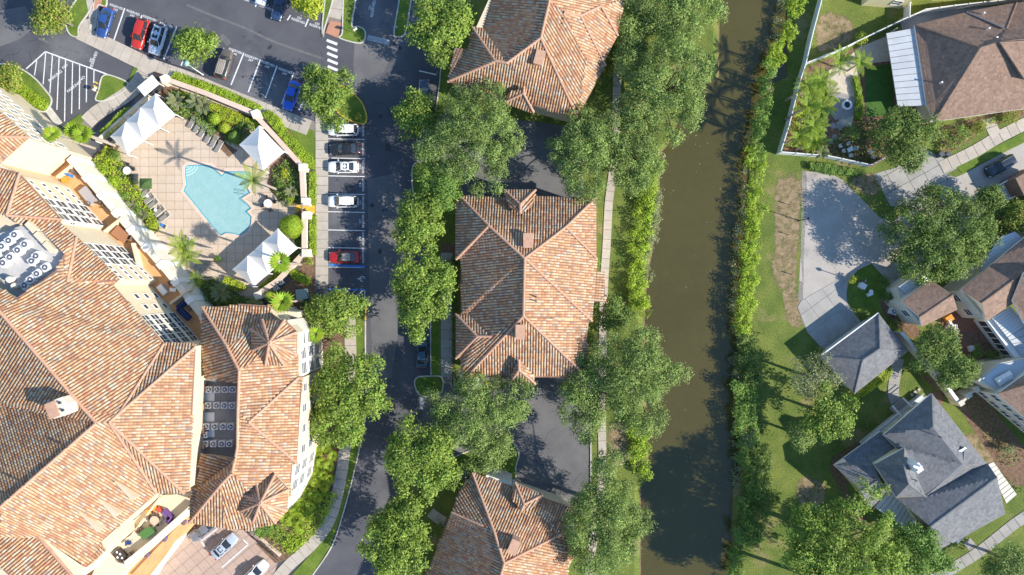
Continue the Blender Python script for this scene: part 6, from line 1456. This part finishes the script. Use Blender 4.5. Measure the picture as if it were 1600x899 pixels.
# ------------------------------------------------------------------ canopies by the pool
def canopy(label, A, Bp, C, D, bays, h, peak):
    "A,B,C,D corner pixels at height h: A-B is a long side; bays along it"
    a, b, c, d = (P(*q, h) for q in (A, Bp, C, D)); t = T('shade_canopy', label, 'canopy', ((a.x+c.x)/2, (a.y+c.y)/2, 0), 'white canopies round the pool')
    N_ = 12
    for k in range(bays):
        mb = MB(); vs = []
        for i in range(N_+1):
            for j in range(4*N_):
                sd_, f_ = divmod(j, N_); f_ = 2*f_/N_-1; e_ = i/N_
                u, v = ((f_, -1), (1, f_), (-f_, 1), (-1, -f_))[sd_]; u = (u*e_+1)/2; v = (v*e_+1)/2; g = (k+u)/bays; p = (a.lerp(b, g)).lerp(d.lerp(c, g), v); uu = 2*u-1; vv = 2*v-1
                e = max(abs(uu), abs(vv)); z = h+peak*(1-e)**1.12
                s = (1-vv*vv)*.0; cen = (a.lerp(b, (k+.5)/bays)).lerp(d.lerp(c, (k+.5)/bays), .5)
                sag = .10*((1-uu*uu) if abs(vv) > .99 and abs(uu) < 1 else 0)
                edge = abs(vv) >= abs(uu); pull = .03*(e**3)*(1-(uu*uu if edge else vv*vv))
                if not edge and not ((k == 0 and uu < 0) or (k == bays-1 and uu > 0)): pull = 0
                q = p.lerp(cen, pull); vs.append((q.x, q.y, z))
        M_ = 4*N_; fs = [((i+1)*M_+j, (i+1)*M_+(j+1) % M_, i*M_+(j+1) % M_, i*M_+j) for i in range(N_) for j in range(M_)]
        if area2([(a.x, a.y), (b.x, b.y), (c.x, c.y)]) < 0: fs = [f[::-1] for f in fs]
        B('fabric_bay', mb.add(vs, fs), M_canopy, t)
    for k in range(bays+1):
        for s in (0, 1):
            p = (a.lerp(b, k/bays)).lerp(d.lerp(c, k/bays), .03+.94*s); B('post', MB().tube((p.x, p.y, 0), (p.x, p.y, h), .08, .07, 8), M_white, t)
    return t
canopy('long white three peaked canopy at the upper left of the pool', (172, 213), (243, 146), (275, 180), (199, 242), 3, 3.0, 1.3)
canopy('square white canopy at the upper right of the pool', (374, 226), (405, 196), (445, 238), (411, 267), 1, 3.0, 1.5)
canopy('long white three peaked canopy at the lower right of the pool', (363, 421), (434, 357), (466, 388), (396, 449), 3, 3.0, 1.3)

# ------------------------------------------------------------------ pool furniture
def lounger(label, px, py, ang, back=.55):
    c = P(px, py); t = T('sun_lounger', label, 'sun lounger', (c.x, c.y, .135), 'sun loungers on the pool terrace', ang)
    f = MB()
    for s in (-.33, .33): f.box((0, s, .32), (1.95, .05, .06))
    for x in (-.95, .3, .95): f.box((x, 0, .32), (.05, .66, .05))
    B('frame', f, M_acbody, t, world=False)
    B('seat', MB().box((-.33, 0, .36), (1.28, .6, .04)), M_sling, t, world=False)
    B('backrest', MB().add([(.32, -.3, .37), (.95, -.3, .37+back*.7), (.95, .3, .37+back*.7), (.32, .3, .37), (.32, -.3, .33), (.95, -.3, .33+back*.7), (.95, .3, .33+back*.7), (.32, .3, .33)], [(0, 1, 2, 3), (7, 6, 5, 4), (1, 5, 6, 2), (0, 4, 5, 1), (3, 2, 6, 7)]), M_sling, t, world=False)
    for x in (-.85, .75):
        for s in (-.3, .3): B('leg', MB().tube((x, s, 0), (x, s, .32), .03, .03, 6), M_dark, t, world=False)
    return t
ORD = ['first', 'second', 'third', 'fourth', 'fifth', 'sixth']
for i, (x, y) in enumerate(((302, 192), (311, 199), (319, 206), (328, 215), (336, 222), (344, 230))): lounger('%s brown lounger from the top in the slanted row above the pool' % ORD[i], x, y, math.radians(62))
for i, (x, y) in enumerate(((230, 302), (236, 312), (242, 320), (252, 331), (260, 340))): lounger('%s brown lounger from the top in the row left of the pool' % ORD[i], x, y, math.radians(38))
for i, (x, y) in enumerate(((291, 378), (300, 385), (312, 412), (319, 417))): lounger('%s lounger from the top beneath the tall palms below the pool' % ORD[i], x, y, math.radians(45), .2)
lounger('lounger with a blue towel below the row left of the pool', 254, 352, math.radians(-25))
B('towel', MB().box((*P2(257, 353), .56), (.7, .5, .03), -.4), M_bluepaint, None, label='blue towel lying on the lounger below the left row', cat='towel')
def side_table(label, px, py, r=.25, h=.45, mat=None, name='side_table'):
    c = P(px, py); t = T(name, label, 'table', (c.x, c.y, .135)); B('table_top', MB().tube((0, 0, h-.04), (0, 0, h), r, r, 14), mat or M_white, t, world=False)
    B('leg', MB().tube((0, 0, 0), (0, 0, h-.04), .04, .04, 6), M_dark, t, world=False); return t
side_table('small white side table between the first and second lounger left of the pool', 233, 307); side_table('small white side table between the third and fourth lounger left of the pool', 246, 329)
def chair(label, px, py, ang, mat=None, z=.135, group='chairs round the garden tables', s=1.0, name='terrace_chair'):
    c = P(px, py, z); t = T(name, label, 'chair', (c.x, c.y, z), group, ang); t.scale = (s, s, s); mat = mat or M_dark
    B('seat', MB().box((0, 0, .43), (.5, .5, .06)), mat, t, world=False); B('backrest', MB().box((-.25, 0, .68), (.06, .5, .45)), mat, t, world=False)
    for x in (-.2, .2):
        for y in (-.2, .2): B('leg', MB().tube((x, y, 0), (x, y, .42), .025, .025, 5), mat, t, world=False)
    for y in (-.26, .26): B('armrest', MB().box((0, y, .62), (.45, .05, .04)), mat, t, world=False)
    return t
def table_set(where, px, py, r, n, mat, cmat, z=.135, cr=None, a0=.3, square=False):
    c = P(px, py, z); t = T('round_table' if not square else 'square_table', 'table '+where, 'table', (c.x, c.y, z))
    if square: B('table_top', MB().box((0, 0, .72), (r*2, r*1.5, .05), .5), mat, t, world=False)
    else: B('table_top', MB().tube((0, 0, .69), (0, 0, .73), r, r, 20), mat, t, world=False)
    B('leg', MB().tube((0, 0, 0), (0, 0, .69), .06, .05, 8), M_dark, t, world=False)
    D = ['right', 'upper right', 'upper', 'upper left', 'left', 'lower left', 'lower', 'lower right']
    for k in range(n):
        a = a0+2*math.pi*k/n; rr = (cr or r+.35); x = px+10*rr*math.cos(a); y = py-10*rr*math.sin(a)
        chair('%s chair at the table %s' % (D[int(round(a/(math.pi/4))) % 8], where), x, y, a+math.pi, cmat, z)
table_set('with a round white top right of the pool', 421, 319, .65, 4, M_white, M_dark)
table_set('with a round top beside the parapet bed', 202, 268, .6, 5, M_white, M_dark)
um = T('green_umbrella', 'square dark green umbrella left of the pool above the loungers', 'umbrella', P(227, 287, 2.2).xy.to_3d())
c = P(227, 287, 2.3); mbu = MB(); q = [(c.x-.95, c.y-.8, 2.2), (c.x+.95, c.y-.8, 2.2), (c.x+.95, c.y+.8, 2.2), (c.x-.95, c.y+.8, 2.2), (c.x, c.y, 2.7)]
B('canopy', mbu.add(q, [(0, 1, 4), (1, 2, 4), (2, 3, 4), (3, 0, 4)]), MAT('green_fabric', (.05, .10, .03), (.08, .14, .04), 2, .9), um); B('pole', MB().tube((c.x, c.y, .13), (c.x, c.y, 2.8), .03, .03, 6), M_dark, um)
side_table('small dark bin beside the green umbrella', 210, 281, .28, .7, M_dark, 'waste_bin')

for x, y, z in ((838, 464, 9.6), (838, 471, 9.5), (772, 465, 8.6), (880, 30, 9.4), (878, 38, 9.2), (782, 505, 8.4), (786, 523, 8.6), (792, 855, 9.8)):
    par = tC if 440 < y < 530 and x > 700 else (tB if y < 50 else (tD if y > 800 else (bW if x == 430 else bA))); c = P(x, y, z); B('vent_pipe', MB().tube((c.x, c.y, z-1.2), (c.x, c.y, z+.35), .09, .09, 8), M_dark, par)
# ---- lamps, signs, boxes
def lamp(label, bx, by, h, head=.32, arm=None, mat=M_white, hm=None):
    c = P(bx, by); t = T('street_lamp', label, 'street lamp', (c.x, c.y, 0))
    B('pole', MB().path([(0, 0, 0), (0, 0, .5), (0, 0, h)], [.13, .08, .06], 8), mat, t, world=False)
    B('lamp_head', MB().lathe((0, 0, h-.1), [(.08, 0), (head*.8, .12), (head, .3), (head*.5, .5), (.05, .6)], 10), hm or mat, t, world=False); return t
lamp('white lamp post on the grass beside the footpath below the round green tree', 317, 117, 5.2, hm=MAT('lamp_green', (.3, .45, .38)), head=.45)
lamp('lamp post on the lawn by the turning circle', 1333, 439, 3.3, .28, mat=M_dark)
lamp('lamp post at the edge of the dry grass by the canal lawn', 1248, 345, 3.4, .2, mat=M_dark)
for i, (x, y, w_) in enumerate(((1232, 320, 'topmost'), (1231, 367, 'middle'), (1236, 429, 'lowest'))):
    c = P(x, y); t = T('utility_marker', '%s small red marker post in the dry grass strip left of the turning circle' % w_, 'marker post', (c.x, c.y, 0))
    B('post', MB().tube((0, 0, 0), (0, 0, .8), .05, .05, 6), M_trunk, t, world=False); B('plate', MB().box((0, 0, .75), (.4, .06, .4)), MAT('marker_red', (.45, .14, .06)), t, world=False)
def sign(label, bx, by, h, ang, mat=M_white, w_=.6):
    c = P(bx, by); t = T('road_sign', label, 'sign', (c.x, c.y, 0)); B('post', MB().tube((0, 0, 0), (0, 0, h), .04, .04, 6), M_dark, t, world=False)
    B('sign_plate', MB().box((0, 0, h-.3), (w_, .05, w_), ang), mat, t, world=False); return t
sign('white sign on the grass tip below the upper path', 560, 54, 2.4, .6); sign('sign on the narrow grass strip at the top', 621, 50, 2.2, .3); sign('sign at the yellow striped corner of the hatched bay', 156, 143, 1.6, .9)
def boxed(name, label, cat, px, py, sx, sy, sz, ang, mat, z=0.0, lid=None):
    c = P(px, py, z+sz); t = T(name, label, cat, (c.x, c.y, z)); B('casing', MB().box((0, 0, sz/2), (sx, sy, sz), ang), mat, t, world=False)
    B('lid', MB().box((0, 0, sz+.03), (sx*1.05, sy*1.05, .07), ang), lid or mat, t, world=False)
    cs, sn = math.cos(ang), math.sin(ang); B('handle', MB().box((cs*sx*.5, sn*sx*.5, sz*.7), (.08, .3, .05), ang), M_dark, t, world=False); return t
gc = T('cart_shelter', 'white roofed cart shelter at the head of the service yard beside the long canopy', 'shelter', P(232, 134))
c = P(232, 134, 2.3); mb = MB(); a_ = math.radians(40)
B('roof', MB().box((c.x, c.y, 2.3), (3.0, 1.75, .14), a_), M_white, gc); B('roof_seam', MB().box((c.x, c.y, 2.385), (3.0, .06, .03), a_), M_acbody, gc)
B('cab', MB().box((c.x, c.y, .8), (2.2, 1.3, 1.2), a_), M_dark, gc)
for sx in (-1.3, 1.3):
    for sy in (-.75, .75): B('post', MB().tube((c.x+sx*math.cos(a_)-sy*math.sin(a_), c.y+sx*math.sin(a_)+sy*math.cos(a_), 0), (c.x+sx*math.cos(a_)-sy*math.sin(a_), c.y+sx*math.sin(a_)+sy*math.cos(a_), 2.25), .05, .05, 6), M_dark, gc)
boxed('equipment_box', 'brown pump crate in the service yard behind the canopy', 'crate', 220, 154, 1.3, 1.0, .8, .7, MAT('crate_brown', (.22, .15, .12)))
boxed('equipment_box', 'small white cabinet against the canopy wall, upper', 'cabinet', 218, 168, .7, .45, .9, .7, M_acbody); boxed('equipment_box', 'small white cabinet against the canopy wall, lower', 'cabinet', 200, 184, .7, .45, .9, .7, M_acbody)
boxed('transformer_box', 'grey green transformer cabinet behind the pool wall corner', 'transformer', 471, 460, 1.6, 1.5, 1.1, .1, MAT('transformer_green', (.28, .36, .33)))
sheet('service_yard', [(226, 126), (262, 130), (258, 142), (170, 216), (150, 222), (145, 210), (205, 165)], 0.02, MAT('yard_asphalt', (.17, .165, .18), (.14, .135, .15), .5), kind='structure')
boxed('utility_cabinet', 'pale utility cabinet on the lawn by the round tree shadow', 'cabinet', 1349, 447, .9, .8, .9, -.5, M_acbody); boxed('utility_cabinet', 'small white lidded box next to the utility cabinet', 'cabinet', 1360, 460, .8, .45, .5, .4, M_white)
side_table('round white tank beside the utility cabinet', 1358, 456, .35, .5, M_white, 'tank')
def acunit(label, px, py, z, ang=0.0, s=.85, rnd=True, h=.9):
    c = P(px, py, z+h); t = T('air_conditioner', label, 'air conditioner', (c.x, c.y, z), 'air conditioners on the clubhouse roofs' , ang)
    B('casing', MB().box((0, 0, h/2), (s, s, h)), M_acbody, t, world=False)
    B('fan_opening', MB().tube((0, 0, h), (0, 0, h+.03), s*.40, s*.40, 14), M_acdark, t, world=False); B('fan_hub', MB().tube((0, 0, h+.02), (0, 0, h+.07), s*.14, s*.14, 8), M_acbody, t, world=False)
    for k in range(3): a = k*math.pi*2/3+px; B('fan_blade', MB().box((s*.24*math.cos(a), s*.24*math.sin(a), h+.045), (s*.26, .1, .02), a), M_rim, t, world=False)
    return t
rows = (('topmost', 609, (326, 339, 351, 363)), ('second', 634, (325, 338, 350, 362)), ('third', 667, (322, 335, 348, 360)), ('lowest', 694, (320, 333, 346, 358)))
cn = ('leftmost', 'second from the left', 'third from the left', 'rightmost')
for rn, y, xs_ in rows:
    for k, x in enumerate(xs_): acunit('air conditioner %s in the %s row on the turret wing roof' % (cn[k], rn), x, y, 10.2)
acunit('single air conditioner below the third row in the turret wing roof well', 319, 680, 10.2)
acs = [(22, 367, 'top'), (13, 376, ''), (2, 385, ''), (38, 382, ''), (27, 391, ''), (15, 402, ''), (4, 411, ''), (56, 400, ''), (49, 408, ''), (70, 418, ''), (57, 428, ''), (47, 437, ''), (38, 446, ''), (-8, 398, '')]
nm = ['topmost', 'second down', 'third down', 'upper one in the second line', 'second in the second line', 'third in the second line', 'last in the second line', 'upper one beside the gap', 'lower one beside the gap', 'rightmost', 'second in the lower line', 'third in the lower line', 'lowest', 'cut by the left edge']
for (x, y, _), n_ in zip(acs, nm): acunit('air conditioner %s on the angular clubhouse roof' % n_, x, y, 15.6, .6, .95)
for i, (x, y) in enumerate(((48, 355), (62, 371), (76, 386))):
    boxed('roof_hatch', 'cream duct hood by the edge of the angular roof well, %s' % ORD[i], 'duct hood', x, y, 1.5, .7, .8, -.8, M_cream, 15.6)
for x, y, w_ in ((12, 437, 'upper'), (20, 447, 'lower')):
    c = P(x, y, 16.6); t = T('roof_fan', '%s round white fan on the edge of the angular roof well' % w_, 'fan', (c.x, c.y, 15.6)); B('drum', MB().lathe((0, 0, 0), [(.4, 0), (.45, .8), (.3, 1.0)], 14), M_creamw, t, world=False)
acunit('air conditioner on the ground beside the courtyard house wing', 1397, 487, 0.07, -.4, .9); 
for i, (x, y) in enumerate(((438, 441), (430, 450), (422, 464))): acunit('air conditioner %s in the corner behind the pool wall' % ('nearest the wall', 'in the middle', 'beside the palm')[i], x, y, .1, .5, .7)
for i, (x, y) in enumerate(((745, 592), (744, 603))): acunit('%s air conditioner beside the garage of the middle townhouse' % ('upper', 'lower')[i], x, y, .1, 0, .7)

# ---- terrace furniture of the clubhouse
def sofa(label, pts, mat, z, cat='sofa'):
    q = poly(pts, z+.6); t = T('corner_sofa', label, cat, (*q[0], z)); 
    for a, b in zip(q[:-1], q[1:]):
        B('seat_cushion', sweep(MB(), [a, b], .8, z, z+.45), mat, t)
    qq = [(p[0]+.3, p[1]+.25) for p in q]; B('backrest', sweep(MB(), qq, .22, z, z+.8), mat, t); return t
sofa('navy corner sofa on the shaded clubhouse terrace', [(292, 469), (276, 482), (294, 499)], M_navy, TZ)
boxed('low_table', 'small square table in front of the navy sofa', 'table', 296, 481, .8, .7, .4, .6, MAT('wicker', (.16, .11, .08)), TZ)
boxed('low_table', 'grey covered table on the first clubhouse terrace', 'table', 137, 306, 2.6, 1.3, .7, -.9, MAT('table_cover', (.40, .37, .36)), TZ)
boxed('low_table', 'brown covered table on the second clubhouse terrace', 'table', 188, 366, 2.2, 1.5, .8, -.7, MAT('rust_cover', (.36, .17, .09)), TZ)
boxed('low_table', 'pale rectangular table on the third clubhouse terrace', 'table', 253, 453, 1.5, .8, .7, -.9, M_acbody, TZ)
boxed('low_table', 'small white side table on the third clubhouse terrace', 'table', 270, 453, .9, .5, .5, -.1, M_white, TZ)
for i, (x, y, l_) in enumerate(((122, 270, 'beside the orange cushion'), (163, 318, 'near the first terrace parapet'), (175, 326, 'by the dividing wall'), (207, 372, 'right of the brown table'), (269, 443, 'above the white side table'), (142, 320, 'below the grey covered table'))):
    chair('dark terrace chair %s' % l_, x, y, i*.9, MAT('wicker', (.16, .11, .08)), TZ, 'dark terrace chairs', 1.3)
boxed('cushion_box', 'orange cushioned seat on the first clubhouse terrace', 'seat', 101, 281, .9, .8, .5, .2, MAT('orange_fabric', (.75, .30, .05)), TZ)
B('parasol', MB().tube(P(100, 271, TZ+1.2), P(114, 276, TZ+.9), .05, .28, 8), M_bluepaint, None, label='folded blue parasol lying on the first clubhouse terrace', cat='parasol')
BZ = 6.5
table_set('with a round beige top on the lower left balcony', 245, 811, .65, 5, MAT('beige_top', (.50, .42, .32)), MAT('wicker', (.16, .11, .08)), BZ, .85)
boxed('low_table', 'green topped games table on the lower left balcony', 'table', 229, 833, 1.9, 1.2, .7, .6, MAT('green_top', (.07, .17, .05)), BZ)
boxed('low_table', 'dark table with white plates on the lower left balcony', 'table', 186, 868, 1.6, 1.2, .7, -.8, MAT('dark_top', (.06, .05, .045)), BZ, None)
for i, (x, y) in enumerate(((183, 863), (188, 866), (184, 871), (191, 872))): B('plate', MB().tube(P(x, y, BZ+.78), P(x, y, BZ+.80)+Vector((0, 0, 0)), .16, .16, 10), M_white, None, label='white plate at the %s corner of the dark balcony table' % ('upper left', 'upper right', 'lower left', 'lower right')[i], cat='plate', group='plates on the balcony table')
sofa('purple sofa on the lower left balcony by the parapet', [(254, 799), (265, 811), (260, 818)], MAT('purple_fabric', (.16, .08, .25)), BZ)
for i, (x, y, m_) in enumerate(((232, 800, 'orange'), (240, 794, 'orange'), (248, 797, 'red'))): boxed('garden_pouf', '%s cushion %s of the round balcony table' % (m_, ('left', 'above', 'upper right')[i]), 'cushion', x, y, .7, .6, .4, i, MAT(m_+'_fabric', (.75, .30, .05) if m_ == 'orange' else (.5, .08, .05)), BZ)
for i, (x, y, l_) in enumerate(((205, 846, 'beside the green table'), (221, 826, 'above the green table'), (209, 862, 'beside the dark table'), (196, 875, 'below the dark table'))): chair('dark balcony chair %s' % l_, x, y, i*1.1, M_navy if i == 0 else MAT('wicker', (.16, .11, .08)), BZ, 'balcony chairs', 1.2)
for i, (x, y) in enumerate(((286, 817), (256, 843), (228, 868))):
    c = P(x, y, 5.2); t = T('planter', '%s violet planter pot on the orange walkway below the balcony' % ('upper', 'middle', 'lower')[i], 'planter', (c.x, c.y, 4.6)); B('pot', MB().lathe((0, 0, 0), [(.3, 0), (.42, .5), (.38, .55)], 14), MAT('violet_pot', (.13, .10, .24)), t, world=False)
    B('soil', MB().tube((0, 0, .5), (0, 0, .56), .3, .3, 12), M_mulch, t, world=False)

# ---- garden things east of the canal
c = P(1322, 165); fp = T('fire_pit', 'round stone fire pit in the middle of the fenced garden', 'fire pit', (c.x, c.y, .045))
B('rim', MB().lathe((0, 0, 0), [(.75, 0), (.78, .4), (.5, .42), (.5, .1)], 20), M_white, fp, world=False); B('ash_bed', MB().tube((0, 0, .1), (0, 0, .14), .5, .5, 16), M_dark, fp, world=False)
slab('fire_pit_paving', [(1304, 150), (1318, 146), (1334, 152), (1338, 168), (1334, 180), (1320, 187), (1308, 180), (1302, 165)], .06, MAT('flagstone', (0.36, 0.33, 0.31)), kind='structure')
table_set('with a small square top in the shaded garden', 1325, 235, .45, 4, M_acbody, M_acbody, .04, .9, .2, True)
chair('white chair left of the shaded garden table', 1311, 229, .4, M_white, .04); chair('white chair in the shade by the garden corner wall', 1357, 238, 2.2, M_white, .04); chair('pale chair beside the white one near the garden corner', 1362, 246, 1.2, M_acbody, .04)
boxed('waste_bin', 'dark wheeled bin on the drive below the brown roof house', 'bin', 1472, 241, .7, .7, 1.0, .4, MAT('bin_grey', (.10, .11, .12))); boxed('waste_bin', 'second dark wheeled bin beside the first on the drive', 'bin', 1482, 241, .6, .6, 1.0, .9, MAT('bin_grey', (.10, .11, .12)))
for i, (x, y, a) in enumerate(((1480, 503, .3), (1487, 510, 1.5), (1477, 513, 2.6), (1485, 519, 4))): chair('white chair %s of the group on the brick patio' % ('topmost', 'rightmost', 'leftmost', 'lowest')[i], x, y, a, M_white, .05, 'white patio chairs', 1.3)
boxed('low_table', 'orange cloth table on the brick patio', 'table', 1484, 498, 1.1, .9, .7, .6, MAT('orange_fabric', (.75, .30, .05)), .04); boxed('garden_statue', 'small white stone basin in the courtyard bed', 'basin', 1519, 545, .7, .8, .6, .3, M_white, .05)
for i, (x, y) in enumerate(((1425, 617), (1430, 613), (1436, 609), (1405, 645))): boxed('stepping_block', '%s square paving block by the victorian veranda' % ORD[i], 'paving block', x, y, .4, .4, .15, .6, M_conc[0])
mb = MB(); q = P(1173, 757, -.4)
dr = np.random.default_rng(5); q_ = [(dr.uniform(1022, 1150), dr.uniform(20, 890)) for _ in range(40)]
mbd = MB()
for x_, y_ in q_:
    p_ = P(x_, y_, -.5); s_ = dr.uniform(.04, .10); a_ = dr.uniform(0, 3); mbd.add([(p_.x+s_*math.cos(a_+k), p_.y+s_*math.sin(a_+k), -.49) for k in (0, 1.6, 3.1, 4.7)], [(0, 1, 2, 3)])
B('floating_leaves', mbd, MAT('pale_leaf', (.30, .28, .16)), None, kind='stuff')
B('float', MB().box((q.x-1.6, q.y, -.42), (.5, .3, .16), .3), M_white, None, label='small white float on the water by the east bank', cat='float')
